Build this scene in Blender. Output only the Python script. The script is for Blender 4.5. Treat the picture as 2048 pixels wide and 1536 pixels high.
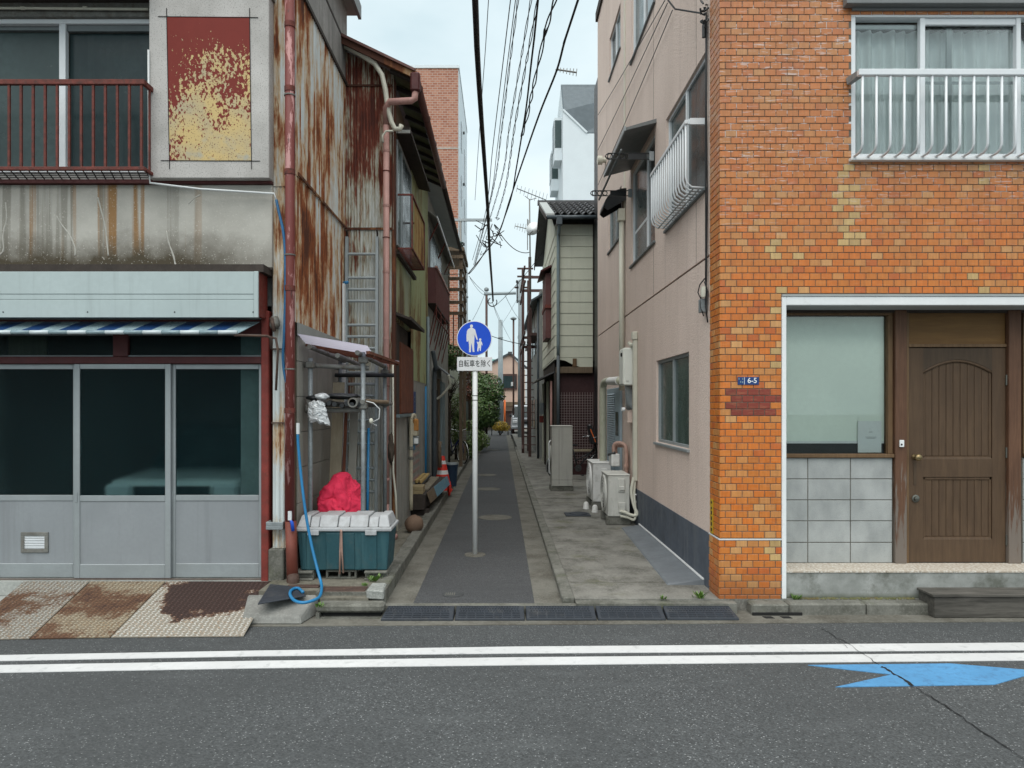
import bpy, bmesh, math, random
from mathutils import Vector, Matrix, noise as mnoise
random.seed(7)
for o in list(bpy.data.objects): bpy.data.objects.remove(o)
scene = bpy.context.scene
COL = scene.collection
R = math.radians
# ------------------------------------------------------------------ camera
F = 1422.0            # focal length in photograph pixels (2048 wide)
VX, VY, EYE = 1003.0, 812.0, 1.75
cam = bpy.data.cameras.new("camera"); cam_o = bpy.data.objects.new("camera", cam)
COL.objects.link(cam_o); scene.camera = cam_o
cam_o.location = (0, 0, EYE); cam_o.rotation_euler = (R(90), 0, 0)
cam.sensor_width = 36; cam.lens = F / 2048 * 36
cam.shift_x = (1024 - VX) / 2048; cam.shift_y = (VY - 768) / 2048
cam.clip_end = 2000; cam.clip_start = 0.05
# ------------------------------------------------------------------ sky and sun
SUN_EL, SUN_AZ = 64, 195      # overcast: soft light from above and behind the viewer
w = bpy.data.worlds.new("World"); scene.world = w; w.use_nodes = True
nt = w.node_tree; nt.nodes.clear()
sky = nt.nodes.new("ShaderNodeTexSky"); sky.sky_type = 'NISHITA'; sky.sun_disc = False
sky.sun_elevation = R(SUN_EL); sky.sun_rotation = R(SUN_AZ); sky.air_density = 1.5; sky.dust_density = 3.0
tc = nt.nodes.new("ShaderNodeTexCoord")
mp = nt.nodes.new("ShaderNodeMapping"); mp.inputs['Scale'].default_value = (1.6, 1.6, 3.2)
ns = nt.nodes.new("ShaderNodeTexNoise"); ns.inputs['Scale'].default_value = 1.7; ns.inputs['Detail'].default_value = 5; ns.inputs['Roughness'].default_value = .5
cr = nt.nodes.new("ShaderNodeValToRGB")
cr.color_ramp.elements[0].position = .34; cr.color_ramp.elements[0].color = (3.1, 3.88, 4.15, 1)
cr.color_ramp.elements[1].position = .66; cr.color_ramp.elements[1].color = (4.45, 5.0, 5.15, 1)
hs = nt.nodes.new("ShaderNodeHueSaturation"); hs.inputs['Saturation'].default_value = .55
mx = nt.nodes.new("ShaderNodeMix"); mx.data_type = 'RGBA'; mx.inputs[0].default_value = .92
bg = nt.nodes.new("ShaderNodeBackground"); bg.inputs['Strength'].default_value = .1
ou = nt.nodes.new("ShaderNodeOutputWorld")
L = nt.links.new
L(tc.outputs['Generated'], mp.inputs['Vector']); L(mp.outputs[0], ns.inputs['Vector']); L(ns.outputs[0], cr.inputs[0])
L(sky.outputs[0], hs.inputs['Color']); L(hs.outputs[0], mx.inputs[6]); L(cr.outputs[0], mx.inputs[7])
L(mx.outputs[2], bg.inputs['Color']); L(bg.outputs[0], ou.inputs['Surface'])
sl = bpy.data.lights.new("sun", 'SUN'); sl.energy = 1.5; sl.angle = R(75); sl.color = (1, .955, .9)
so = bpy.data.objects.new("sun", sl); COL.objects.link(so)
sd = Vector((math.sin(R(SUN_AZ)) * math.cos(R(SUN_EL)), math.cos(R(SUN_AZ)) * math.cos(R(SUN_EL)), math.sin(R(SUN_EL))))
so.rotation_euler = (-sd).to_track_quat('-Z', 'Y').to_euler(); so.location = (0, -3, 20)
vs = scene.view_settings; vs.view_transform = 'Standard'; vs.look = 'None'; vs.gamma = 1; vs.exposure = 1.12
scene.cycles.max_bounces = 6; scene.cycles.diffuse_bounces = 4; scene.cycles.glossy_bounces = 3
scene.cycles.transparent_max_bounces = 12; scene.cycles.transmission_bounces = 4
try:
    scene.cycles.use_denoising = True
except Exception: pass
# ------------------------------------------------------------------ helpers
def P(px, py, d):                     # photograph pixel + distance along the street axis -> point
    return Vector(((px - VX) * d / F, d, EYE - (py - VY) * d / F))
def G(px, py, z=0.0):                 # photograph pixel on a level surface of height z
    return P(px, py, F * (EYE - z) / (py - VY))
def XW(px, py, x):                    # photograph pixel on a wall running along the alley at x
    return P(px, py, x * F / (px - VX))

class MB:
    def __init__(s): s.v = []; s.f = []
    def add(s, vs, fs):
        n = len(s.v); s.v += [tuple(p) for p in vs]; s.f += [tuple(i + n for i in f) for f in fs]; return s
    def box(s, x0, x1, y0, y1, z0, z1):
        x0, x1 = sorted((x0, x1)); y0, y1 = sorted((y0, y1)); z0, z1 = sorted((z0, z1))
        return s.add([(x0,y0,z0),(x1,y0,z0),(x1,y1,z0),(x0,y1,z0),(x0,y0,z1),(x1,y0,z1),(x1,y1,z1),(x0,y1,z1)],
              [(0,3,2,1),(4,5,6,7),(0,1,5,4),(1,2,6,5),(2,3,7,6),(3,0,4,7)])
    def hexa(s, a):                   # 8 points ordered as box
        return s.add(a, [(0,3,2,1),(4,5,6,7),(0,1,5,4),(1,2,6,5),(2,3,7,6),(3,0,4,7)])
    def bar(s, p, q, w, h=None, up=(0,0,1)):
        p, q = Vector(p), Vector(q); h = h or w; d = (q - p).normalized(); u = Vector(up)
        if abs(d.dot(u)) > .98: u = Vector((0, 1, 0))
        a = d.cross(u).normalized() * w / 2; b = a.cross(d).normalized() * h / 2
        return s.hexa([p-a-b, p+a-b, q+a-b, q-a-b, p-a+b, p+a+b, q+a+b, q-a+b])
    def slab(s, pts, vec):            # prism: polygon pts swept by vec
        pts = [Vector(p) for p in pts]; vec = Vector(vec); n = len(pts)
        return s.add(pts + [p + vec for p in pts], [tuple(range(n))[::-1], tuple(range(n, 2*n))] +
                     [(i, (i+1) % n, n + (i+1) % n, n + i) for i in range(n)])
    def tube(s, pts, r, n=8, cap=True):
        pts = [Vector(p) for p in pts]; rs = r if isinstance(r, (list, tuple)) else [r] * len(pts)
        rings = []; prev = None
        for i, p in enumerate(pts):
            t = (pts[min(i+1, len(pts)-1)] - pts[max(i-1, 0)])
            t = t.normalized() if t.length > 1e-9 else Vector((0,0,1))
            if prev is None:
                u = Vector((0,0,1)) if abs(t.z) < .9 else Vector((1,0,0))
                a = t.cross(u).normalized()
            else:
                a = (prev - t * prev.dot(t)); a = a.normalized() if a.length > 1e-6 else t.orthogonal().normalized()
            prev = a; b = t.cross(a)
            rings.append([p + (a * math.cos(2*math.pi*k/n) + b * math.sin(2*math.pi*k/n)) * rs[i] for k in range(n)])
        vs = [q for rg in rings for q in rg]
        fs = [(i*n+k, i*n+(k+1) % n, (i+1)*n+(k+1) % n, (i+1)*n+k) for i in range(len(pts)-1) for k in range(n)]
        if cap: fs += [tuple(range(n))[::-1], tuple(range((len(pts)-1)*n, len(pts)*n))]
        return s.add(vs, fs)
    def lathe(s, prof, c, ax=(0,0,1), n=20, cap=True):   # prof: (radius, along-axis)
        ax = Vector(ax).normalized(); a = ax.orthogonal().normalized(); b = ax.cross(a); c = Vector(c)
        vs = [c + ax*h + (a*math.cos(2*math.pi*k/n) + b*math.sin(2*math.pi*k/n))*max(r, 1e-4) for r, h in prof for k in range(n)]
        fs = [(i*n+k, i*n+(k+1) % n, (i+1)*n+(k+1) % n, (i+1)*n+k) for i in range(len(prof)-1) for k in range(n)]
        if cap: fs += [tuple(range(n))[::-1], tuple(range((len(prof)-1)*n, len(prof)*n))]
        return s.add(vs, fs)
    def torus(s, c, ax, rad, r, n=28, m=8, a0=0, a1=360):
        ax = Vector(ax).normalized(); a = Vector((0,0,1)) if abs(ax.z) < .9 else Vector((1,0,0)); a = (a - ax*a.dot(ax)).normalized(); b = ax.cross(a)
        full = (a1 - a0) >= 360
        pts = [Vector(c) + (a*math.cos(R(a0+(a1-a0)*k/n)) + b*math.sin(R(a0+(a1-a0)*k/n)))*rad for k in range(n+1)]
        return s.tube(pts, r, m, cap=not full)
    def grid(s, fn, nu, nv):          # open sheet fn(u,v), u,v in 0..1
        return s.add([fn(i/nu, j/nv) for j in range(nv+1) for i in range(nu+1)],
              [(j*(nu+1)+i, j*(nu+1)+i+1, (j+1)*(nu+1)+i+1, (j+1)*(nu+1)+i) for j in range(nv) for i in range(nu)])
    def build(s, name, mat, parent=None, smooth=False, bevel=0, thick=0, seg=1):
        me = bpy.data.meshes.new(name); me.from_pydata(s.v, [], s.f)
        if bevel or thick:
            bm = bmesh.new(); bm.from_mesh(me)
            if thick:
                bmesh.ops.recalc_face_normals(bm, faces=bm.faces[:]); bmesh.ops.solidify(bm, geom=bm.faces[:], thickness=thick)
            if bevel:
                es = [e for e in bm.edges if len(e.link_faces) == 2 and e.calc_face_angle(0) > .6]
                bmesh.ops.bevel(bm, geom=es, offset=bevel, segments=seg, affect='EDGES', profile=.5, clamp_overlap=True)
            bm.to_mesh(me); bm.free()
        me.validate(); me.materials.append(MATS[mat] if isinstance(mat, str) else mat)
        if smooth:
            for p in me.polygons: p.use_smooth = True
            if smooth == 'auto':
                for p in me.polygons: p.use_smooth = True
                try: me.set_sharp_from_angle(angle=R(38))
                except Exception: pass
        return link(name, me, parent)
def link(name, me, parent=None, loc=None):
    o = bpy.data.objects.new(name, me); COL.objects.link(o)
    if loc is not None: o.location = loc
    if parent is not None:
        o.parent = parent; o.matrix_parent_inverse = Matrix.Translation(-parent.location) if parent.type == 'EMPTY' else Matrix.Identity(4)
    return o
def thing(name, label, cat, loc=(0,0,0), group=None):
    o = bpy.data.objects.new(name, None); COL.objects.link(o); o.location = loc; o.empty_display_size = .1
    return tag(o, label, cat, group)
def tag(o, label, cat, group=None):
    o['label'] = label; o['category'] = cat
    if group: o['group'] = group
    return o
def struct(o): o['kind'] = 'structure'; return o
def stuff(o): o['kind'] = 'stuff'; return o
def copy_tree(o, parent=None, off=None):
    c = o.copy(); COL.objects.link(c)
    if parent is not None:
        c.parent = parent
        if o.parent.type == 'EMPTY': c.matrix_parent_inverse = o.matrix_parent_inverse.copy()
    for ch in [x for x in bpy.data.objects if x.parent == o]: copy_tree(ch, c)
    if off is not None: c.location = o.location + Vector(off)
    return c
def text_mesh(body, size, thick=0.0, bold=0.0):
    c = bpy.data.curves.new('lettering', 'FONT'); c.body = body; c.size = size; c.extrude = thick; c.offset = bold; c.align_x = 'CENTER'; c.align_y = 'CENTER'
    t = bpy.data.objects.new('lettering', c); COL.objects.link(t); bpy.context.view_layer.update()
    me = bpy.data.meshes.new_from_object(t.evaluated_get(bpy.context.evaluated_depsgraph_get()))
    bpy.data.objects.remove(t); bpy.data.curves.remove(c); return me
def sheet(p, du, dv, n, pitch, amp, steps=6):   # corrugated sheet: p + u*du + v*dv, ribs along dv, waves across du, bulging along n
    p, du, dv, n = Vector(p), Vector(du), Vector(dv), Vector(n); k = max(1, int(du.length / pitch * steps))
    ln = du.length
    return MB().grid(lambda u, v: p + du*u + dv*v + n*(amp*math.sin(2*math.pi*u*ln/pitch)), k, 1)
# ------------------------------------------------------------------ materials
MATS = {}
class N:                               # tiny node builder working in world position
    def __init__(s, name):
        s.m = bpy.data.materials.new(name); s.m.use_nodes = True; s.t = s.m.node_tree; s.b = s.t.nodes['Principled BSDF']
        s.geo = s.t.nodes.new('ShaderNodeNewGeometry'); s.pos = s.geo.outputs['Position']; MATS[name] = s.m
    def n(s, typ, **kw):
        o = s.t.nodes.new(typ)
        for k, v in kw.items(): setattr(o, k, v)
        return o
    def put(s, sock, v):
        if hasattr(v, 'node'): s.t.links.new(v, sock)
        elif isinstance(v, (tuple, list)): sock.default_value = tuple(v) + ((1,) if len(sock.default_value) == 4 and len(v) == 3 else ())
        else: sock.default_value = v
    def map(s, sc, off=(0,0,0), src=None):
        m = s.n('ShaderNodeMapping'); s.put(m.inputs['Vector'], src or s.pos)
        m.inputs['Scale'].default_value = sc if isinstance(sc, (tuple, list)) else (sc, sc, sc); m.inputs['Location'].default_value = off
        return m.outputs[0]
    def noise(s, sc=5, det=4, ro=.55, off=(0,0,0), dist=0):
        t = s.n('ShaderNodeTexNoise'); s.put(t.inputs['Vector'], s.map(sc, off)); t.inputs['Scale'].default_value = 1
        t.inputs['Detail'].default_value = det; t.inputs['Roughness'].default_value = ro; t.inputs['Distortion'].default_value = dist
        return t.outputs[0]
    def vor(s, sc, out='Distance', feat='F1'):
        t = s.n('ShaderNodeTexVoronoi'); t.feature = feat; s.put(t.inputs['Vector'], s.map(sc)); t.inputs['Scale'].default_value = 1
        return t.outputs[out]
    def step(s, v, a, b, lo=0., hi=1.):
        t = s.n('ShaderNodeMapRange'); t.clamp = True; s.put(t.inputs['Value'], v)
        t.inputs['From Min'].default_value = a; t.inputs['From Max'].default_value = b; t.inputs['To Min'].default_value = lo; t.inputs['To Max'].default_value = hi
        return t.outputs[0]
    def math(s, op, a, b=0.):
        t = s.n('ShaderNodeMath', operation=op); s.put(t.inputs[0], a); s.put(t.inputs[1], b); return t.outputs[0]
    def mul(s, a, b): return s.math('MULTIPLY', a, b)
    def mix(s, f, a, b, mode='MIX'):
        t = s.n('ShaderNodeMix', data_type='RGBA', blend_type=mode); s.put(t.inputs[0], f); s.put(t.inputs[6], a); s.put(t.inputs[7], b); return t.outputs[2]
    def sep(s): t = s.n('ShaderNodeSeparateXYZ'); s.put(t.inputs[0], s.pos); return t.outputs
    def bump(s, h, st=.3, dist=.01):
        t = s.n('ShaderNodeBump'); t.inputs['Strength'].default_value = st; t.inputs['Distance'].default_value = dist; s.put(t.inputs['Height'], h)
        s.t.links.new(t.outputs[0], s.b.inputs['Normal']); return t
    def out(s, col, rough=.7, metal=0, spec=.5):
        s.put(s.b.inputs['Base Color'], col); s.put(s.b.inputs['Roughness'], rough); s.put(s.b.inputs['Metallic'], metal); s.put(s.b.inputs['Specular IOR Level'], spec); return s.m
def sc3(c, k): return tuple(min(1, a*k) for a in c)
def mat(name, col, rough=.7, var=.18, vs=4, bump=.15, bs=60, metal=0, dirt=None, streak=None, spec=.4):
    m = N(name); c = m.mix(m.step(m.noise(vs, 5), .3, .7), sc3(col, 1-var), sc3(col, 1+var))
    c = m.mix(m.step(m.noise(vs*11, 3, off=(3,1,7)), .35, .65, 0, .5), c, sc3(col, 1-var*1.2))
    if dirt:   # (colour, amount, scale)
        c = m.mix(m.step(m.noise(dirt[2], 6, .65, off=(9,4,2)), .62-.25*dirt[1], .78-.2*dirt[1], 0, min(1, .5+.5*dirt[1])), c, dirt[0])
    if streak: # (colour, amount, scale)
        k = streak[2]; c = m.mix(m.step(m.noise((k, k, k*.06), 4, .6, off=(5,8,1)), .62-.25*streak[1], .80-.2*streak[1], 0, min(1, .4+.5*streak[1])), c, streak[0])
    if bump: m.bump(m.noise(bs, 4), bump, .004)
    rv = m.step(m.noise(vs*3, 3, off=(1,2,3)), .3, .7, max(0, rough-.08), min(1, rough+.08))
    return m.out(c, rv, metal, spec)
# ================================================================== materials: walls and things
def rusty_sheet(name, base, amount=.5, sx=9, halo=(.44,.27,.10), rust=(.21,.062,.020), dark=(.055,.02,.012), z0=None):
    m = N(name); s = .07
    a = m.noise((sx, sx, sx*s*1.2), 6, .62); b = m.noise((1.9, 1.9, .75), 4, .55, off=(4,2,1)); f = m.noise((38, 38, 9), 4, .7, off=(1,1,5))
    v = m.math('ADD', m.math('ADD', m.mul(a, .52), m.mul(b, .80)), m.mul(f, .22))
    if z0: v = m.math('ADD', v, m.step(m.sep()[2], z0[0], z0[1], 0, z0[2]))
    t = .91 - .26*amount
    c = m.mix(m.step(m.noise((20, 20, 1.5), 4), .3, .7), sc3(base, .86), sc3(base, 1.1))
    c = m.mix(m.step(v, t-.11, t, 0, .8), c, halo)
    c = m.mix(m.step(v, t-.015, t+.05, 0, 1), c, rust)
    c = m.mix(m.step(v, t+.05, t+.14, 0, .9), c, dark)
    m.bump(m.noise((60, 60, 20), 4), .25, .003)
    return m.out(c, m.step(v, t-.1, t+.05, .45, .85), 0, .4)
rusty_sheet('rust_side', (.54,.58,.58), .60, 10, (.46,.27,.10), (.25,.070,.020))
rusty_sheet('rust_front', (.55,.57,.54), .36, 24, (.30,.25,.15), (.17,.04,.022), (.07,.02,.014))
rusty_sheet('rust_white', (.55,.60,.60), .38, 14)
rusty_sheet('rust_heavy', (.30,.20,.12), .95, 14, (.30,.15,.05), (.16,.055,.02), (.06,.022,.014))
rusty_sheet('green_sheet', (.29,.34,.19), .30, 12, (.26,.24,.12), (.16,.09,.04), (.07,.045,.03))
rusty_sheet('balcony_sheet', (.33,.25,.11), .55, 16, (.30,.19,.06), (.16,.06,.02), (.07,.03,.02))
mat('l_grey_board', (.30,.29,.275), .85, .2, 3, .3, 60, streak=((.16,.155,.15), .6, 9))
mat('red_paint', (.19,.030,.022), .6, .25, 8, .3, 50, dirt=((.10,.03,.02), .4, 18))
mat('rail_rust', (.15,.035,.025), .75, .3, 14, .5, 90, dirt=((.05,.025,.02), .6, 22))
m = N('peel_pipe'); v = m.noise((10,10,1.6), 6, .7); c = m.mix(m.step(v, .43, .46), (.40,.20,.19), (.15,.028,.022)); c = m.mix(m.step(m.noise((22,22,5), 5, off=(2,2,2)), .62, .68), c, (.055,.022,.018)); m.bump(v, .3, .004); m.out(c, .6)
mat('pink_pipe', (.44,.25,.22), .55, .15, 5, .15, 60, streak=((.24,.10,.07), .4, 12))
m = N('stain_fascia')     # rendered concrete fascia: rust runs below the railing, black grime along the lower edge
x = m.sep(); base = m.mix(m.step(m.noise(2.5, 6, .6), .3, .7), (.36,.345,.31), (.49,.475,.43))
run = m.noise((6.5, 6.5, .12), 3, .5, off=(3.3,0,0)); lim = m.step(x[0], -2.6, -3.6, 0, 1)
c = m.mix(m.mul(m.mul(m.step(run, .545, .60), lim), .85), base, (.27,.13,.03))
c = m.mix(m.mul(m.mul(m.step(m.noise((9,9,.2), 3, off=(7,0,0)), .53, .60), lim), .6), c, (.17,.16,.13))
lowz = m.math('ADD', m.step(x[2], 3.62, 3.12), m.mul(m.noise(3, 6, .65), .9)); c = m.mix(m.mul(m.step(lowz, .78, 1.35), m.step(x[0], -2.2, -3.0, .35, 1)), c, (.075,.062,.042))
c = m.mix(m.step(m.noise(75, 3), .63, .70, 0, .8), c, (.55,.53,.48)); m.bump(m.noise(60, 5), .4, .006); m.out(c, .9, 0, .2)
m = N('peel_panel')       # red paint flaked to an ochre undercoat, mostly towards the lower half
x = m.sep(); big = m.noise(2.3, 3, .5, off=(1.9,0,.6)); fine = m.noise((38,38,26), 4, .6)
v = m.math('ADD', m.math('ADD', m.mul(big, .85), m.mul(fine, 1.35)), m.math('ADD', m.step(x[2], 5.45, 4.35, -.30, .15), m.step(x[0], -3.15, -2.5, -.07, .06)))
c = m.mix(m.step(v, 1.115, 1.13), m.mix(m.noise(9), (.20,.032,.024), (.165,.026,.02)), m.mix(m.step(m.noise(4, 5, off=(5,5,5)), .4, .7), (.56,.42,.19), (.42,.36,.24)))
c = m.mix(m.mul(m.step(m.noise(70, 4, off=(3,1,1)), .60, .64), m.step(v, 1.13, 1.2)), c, (.14,.06,.035)); c = m.mix(m.mul(m.step(m.noise(5, 6, off=(1,9,1)), .55, .68), m.step(x[2], 4.55, 4.1)), c, (.36,.36,.31)); m.bump(m.step(v, 1.10, 1.14), .4, .004); m.out(c, .8, 0, .3)
m = N('panel_render'); n1 = m.noise(90, 4, .6); c = m.mix(m.step(m.noise(3, 5), .3, .7), (.40,.385,.365), (.53,.51,.49)); c = m.mix(m.step(n1, .56, .64, 0, .75), c, (.17,.16,.15)); c = m.mix(m.step(m.noise(2.2, 6, off=(2,0,0)), .56, .72, 0, .5), c, (.27,.26,.24)); m.bump(n1, .5, .006); m.out(c, .9, 0, .2)
mat('blue_fascia', (.40,.47,.47), .5, .06, 2, .08, 60, streak=((.29,.34,.34), .35, 10))
mat('alu', (.33,.36,.37), .42, .08, 3, .05, 80, metal=.35)
mat('alu_dark', (.16,.18,.185), .45, .1, 3, .05, 80, metal=.3)
mat('alu_white', (.70,.73,.75), .35, .05, 3, .03, 80)
mat('panel_grey', (.25,.27,.285), .5, .07, 2.5, .06, 90, streak=((.19,.20,.21), .4, 12))
m = N('frosted_glass'); t = m.n('ShaderNodeTexChecker'); m.put(t.inputs['Vector'], m.map(95)); t.inputs['Scale'].default_value = 1
m.bump(t.outputs[1], .25, .002); m.out(m.mix(m.step(m.noise((.7,.7,.5), 4), .35, .75), (.003,.014,.018), (.012,.032,.036)), .30, 0, .16)
rfr = m.n('ShaderNodeBsdfRefraction'); rfr.inputs['Color'].default_value = (.86,.98,.98,1); rfr.inputs['Roughness'].default_value = .24; rfr.inputs['IOR'].default_value = 1.25
ms_ = m.n('ShaderNodeMixShader'); ms_.inputs[0].default_value = .72; m.t.links.new(m.b.outputs[0], ms_.inputs[1]); m.t.links.new(rfr.outputs[0], ms_.inputs[2]); m.t.links.new(ms_.outputs[0], m.t.nodes['Material Output'].inputs['Surface'])
mat('garage_wall', (.30,.31,.30), .9, .2, 2, .1, 20)
mat('dark_glass', (.026,.044,.047), .22, .25, 1.6, 0, spec=.22, streak=((.05,.07,.07), .4, 6))
mat('pale_glass', (.062,.090,.090), .22, .2, 1.6, 0, spec=.25)
mat('green_glass', (.045,.075,.065), .22, .3, 2, 0, spec=.5, streak=((.09,.13,.115), .5, 7))
m = N('clear_glass'); m.t.nodes.remove(m.b); tr = m.n('ShaderNodeBsdfTransparent'); tr.inputs[0].default_value = (.95,.98,.97,1); gl = m.n('ShaderNodeBsdfGlossy'); gl.inputs['Roughness'].default_value = .02; fr = m.n('ShaderNodeFresnel'); fr.inputs[0].default_value = 1.5; sh = m.n('ShaderNodeMixShader')
fm = m.math('ADD', m.mul(fr.outputs[0], 1.0), .0); m.put(sh.inputs[0], fm); m.t.links.new(tr.outputs[0], sh.inputs[1]); m.t.links.new(gl.outputs[0], sh.inputs[2]); m.t.links.new(sh.outputs[0], m.t.nodes['Material Output'].inputs['Surface'])
mat('curtain', (.80,.84,.85), .9, .06, 4, .1, 90)
mat('blind', (.86,.92,.84), .9, .05, 2, .1, 120)
mat('interior', (.015,.02,.022), .9, .1, 2, 0)
m = N('brick_single'); oi = m.n('ShaderNodeObjectInfo'); bc = oi.outputs['Color']
def brick_nodes(m, bc):
    c = m.mix(m.step(m.noise((60,60,6), 4, .6), .35, .7, 0, .55), bc, m.mix(.5, bc, (.10,.03,.01)))
    c = m.mix(m.step(m.noise((14,14,90), 3, off=(3,3,3)), .5, .8, 0, .28), c, (.55,.30,.14))
    c = m.mix(m.step(m.noise((10,10,.6), 4, off=(6,2,2)), .56, .75, 0, .45), c, m.mix(.6, c, (.16,.06,.03)))
    c = m.mix(m.step(m.sep()[2], .30, .02, 0, .55), c, m.mix(m.step(m.noise(5, 5), .3, .7), (.17,.055,.025), (.10,.06,.03)))
    c = m.mix(m.mul(m.mul(m.step(m.noise((7,7,60), 3, .6, off=(4,4,1)), .60, .63), m.step(m.noise(1.3, 3, off=(7,7,7)), .42, .55)), m.step(m.sep()[2], 3.1, 4.0, 0, .6)), c, (.60,.53,.51))
    m.bump(m.noise((70,70,25), 4), .18, .003); m.out(c, m.step(m.noise(20, 3), .3, .7, .28, .5), 0, .5)
brick_nodes(m, bc)
m = N('brick_field'); at = m.n('ShaderNodeAttribute'); at.attribute_name = 'tint'; brick_nodes(m, at.outputs['Color'])
m = N('mortar'); x = m.sep(); wv = m.mul(m.step(m.noise((5,5,16), 4, .6, off=(0,0,9)), .54, .60), m.step(x[2], 3.2, 4.2)); c = m.mix(wv, m.mix(m.noise(30, 3), (.10,.085,.07), (.19,.16,.13)), (.66,.64,.64)); m.out(c, .9, 0, .2)
m = N('pink_stucco'); n1 = m.noise(55, 5, .6); c = m.mix(m.step(m.noise((1.4,1.4,.5), 5, .6), .3, .7), (.65,.525,.455), (.74,.605,.53)); c = m.mix(m.step(m.noise((7,7,.35), 4, off=(2,2,2)), .54, .76, 0, .4), c, (.50,.40,.35)); c = m.mix(m.step(n1, .52, .70, 0, .45), c, (.41,.315,.285)); m.bump(n1, .75, .012); m.out(c, .9, 0, .2)
mat('pink_groove', (.06,.04,.035), .9, .2, 5, 0)
mat('base_band', (.085,.10,.125), .7, .18, 3, .2, 40, streak=((.14,.15,.16), .4, 9), dirt=((.05,.055,.06), .3, 4))
mat('fillet_paint', (.15,.165,.18), .7, .15, 3, .2, 40)
mat('white_paint', (.74,.76,.76), .5, .05, 3, .08, 60, dirt=((.45,.46,.45), .15, 7))
mat('soffit', (.36,.38,.37), .7, .08, 3, .1, 50)
mat('grey_metal', (.17,.18,.18), .5, .12, 3, .1, 60)
def wood(name, a, b, gx=40, horiz=False, rough=.6, worn=None):
    m = N(name); sc = (2.2, gx, gx) if horiz else (gx, gx, 2.2); n1 = m.noise(sc, 6, .65, dist=.6)
    c = m.mix(m.step(n1, .32, .68), a, b); c = m.mix(m.step(m.noise(3, 4), .35, .7, 0, .4), c, sc3(a, .75))
    if worn: c = m.mix(m.mul(m.step(m.math('ADD', m.noise((30,30,3), 5, .6), m.step(m.sep()[2], worn[1], worn[2], .25, -.12)), .55, .66), .8), c, worn[0])
    m.bump(n1, .2, .004); m.out(c, rough, 0, .35)
wood('door_wood', (.068,.040,.022), (.102,.062,.034), 26)
wood('door_frame_dark', (.046,.030,.018), (.075,.048,.028), 30)
wood('post_wood', (.085,.040,.022), (.15,.075,.042), 40, worn=((.17,.15,.13), .3, 1.4))
wood('trim_wood', (.10,.055,.025), (.18,.11,.055), 40)
wood('transom_wood', (.13,.065,.018), (.19,.10,.03), 30, True)
wood('old_wood', (.10,.07,.045), (.19,.14,.09), 36)
wood('pale_wood', (.30,.25,.17), (.42,.36,.26), 36)
wood('step_wood', (.045,.042,.036), (.13,.12,.105), 22, True, .85)
m = N('cmu'); n1 = m.noise(120, 4, .6); c = m.mix(m.step(m.noise((5,5,3), 5), .3, .7), (.27,.285,.28), (.40,.415,.405)); c = m.mix(m.step(n1, .55, .7, 0, .5), c, (.20,.21,.21)); m.bump(n1, .5, .006); m.out(c, .9, 0, .25)
m = N('step_tile'); n1 = m.vor(42); c = m.mix(m.step(n1, .2, .6), (.60,.57,.51), (.42,.36,.29)); m.bump(n1, .4, .004); m.out(c, .7)
m = N('platform'); c = m.mix(m.step(m.noise(5, 7, .65), .35, .68), (.33,.34,.325), (.20,.21,.195)); c = m.mix(m.step(m.noise(2.4, 7, .7, off=(5,1,2)), .48, .62, 0, .8), c, (.10,.105,.085)); c = m.mix(m.step(m.sep()[2], .05, .0, 0, .8), c, (.05,.06,.025)); m.bump(m.noise(40, 5), .25, .005); m.out(c, .85, 0, .3)
mat('brass', (.28,.21,.11), .35, .15, 20, .05, 80, metal=.8)
mat('bronze', (.16,.16,.14), .35, .15, 20, .05, 80, metal=.8)
mat('plate_blue', (.010,.045,.17), .4, .1, 6, 0)
mat('plate_yellow', (.50,.33,.02), .5, .1, 6, 0)
mat('ink', (.02,.02,.02), .6, .1, 6, 0)
mat('sign_blue', (.002,.075,.62), .55, .06, 5, 0)
mat('sign_white', (.74,.75,.76), .4, .04, 5, 0, dirt=((.55,.56,.56), .2, 14))
mat('post_white', (.72,.74,.74), .4, .04, 4, .03, 60, dirt=((.38,.33,.22), .10, 9))
mat('galv', (.27,.30,.31), .5, .18, 12, .1, 60, metal=.4, dirt=((.16,.17,.17), .4, 25))
mat('galv_dirty', (.19,.19,.175), .65, .3, 10, .15, 60, metal=.2, dirt=((.10,.075,.05), .5, 14))
mat('ladder_alu', (.34,.38,.39), .5, .12, 9, .08, 60, metal=.3)
mat('teal_plastic', (.020,.074,.090), .55, .15, 4, .15, 60, streak=((.045,.115,.13), .6, 14), dirt=((.06,.085,.085), .3, 6))
mat('lid_grey', (.40,.41,.42), .6, .12, 6, .25, 60, dirt=((.27,.27,.27), .5, 8))
mat('red_cloth', (.72,.03,.085), .8, .12, 6, .15, 70)
mat('hose_blue', (.022,.19,.40), .4, .12, 5, 0)
mat('hose_end', (.60,.62,.62), .4, .05, 5, 0)
mat('beige_siding', (.30,.285,.245), .75, .1, 3, .1, 60, streak=((.2,.19,.165), .4, 9))
m = N('plastic_sheet'); m.out((.62,.60,.74), .35); tl_ = m.n('ShaderNodeBsdfTranslucent'); tl_.inputs[0].default_value = (.80,.78,.92,1); ms_ = m.n('ShaderNodeMixShader'); ms_.inputs[0].default_value = .7; m.t.links.new(m.b.outputs[0], ms_.inputs[1]); m.t.links.new(tl_.outputs[0], ms_.inputs[2]); m.t.links.new(ms_.outputs[0], m.t.nodes['Material Output'].inputs['Surface'])
mat('clear_bag', (.62,.64,.65), .18, .15, 9, .3, 30, spec=.8)
mat('black_plastic', (.02,.022,.024), .4, .2, 6, .1, 40)
mat('old_tile', (.20,.175,.13), .85, .2, 9, .2, 40)
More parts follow.
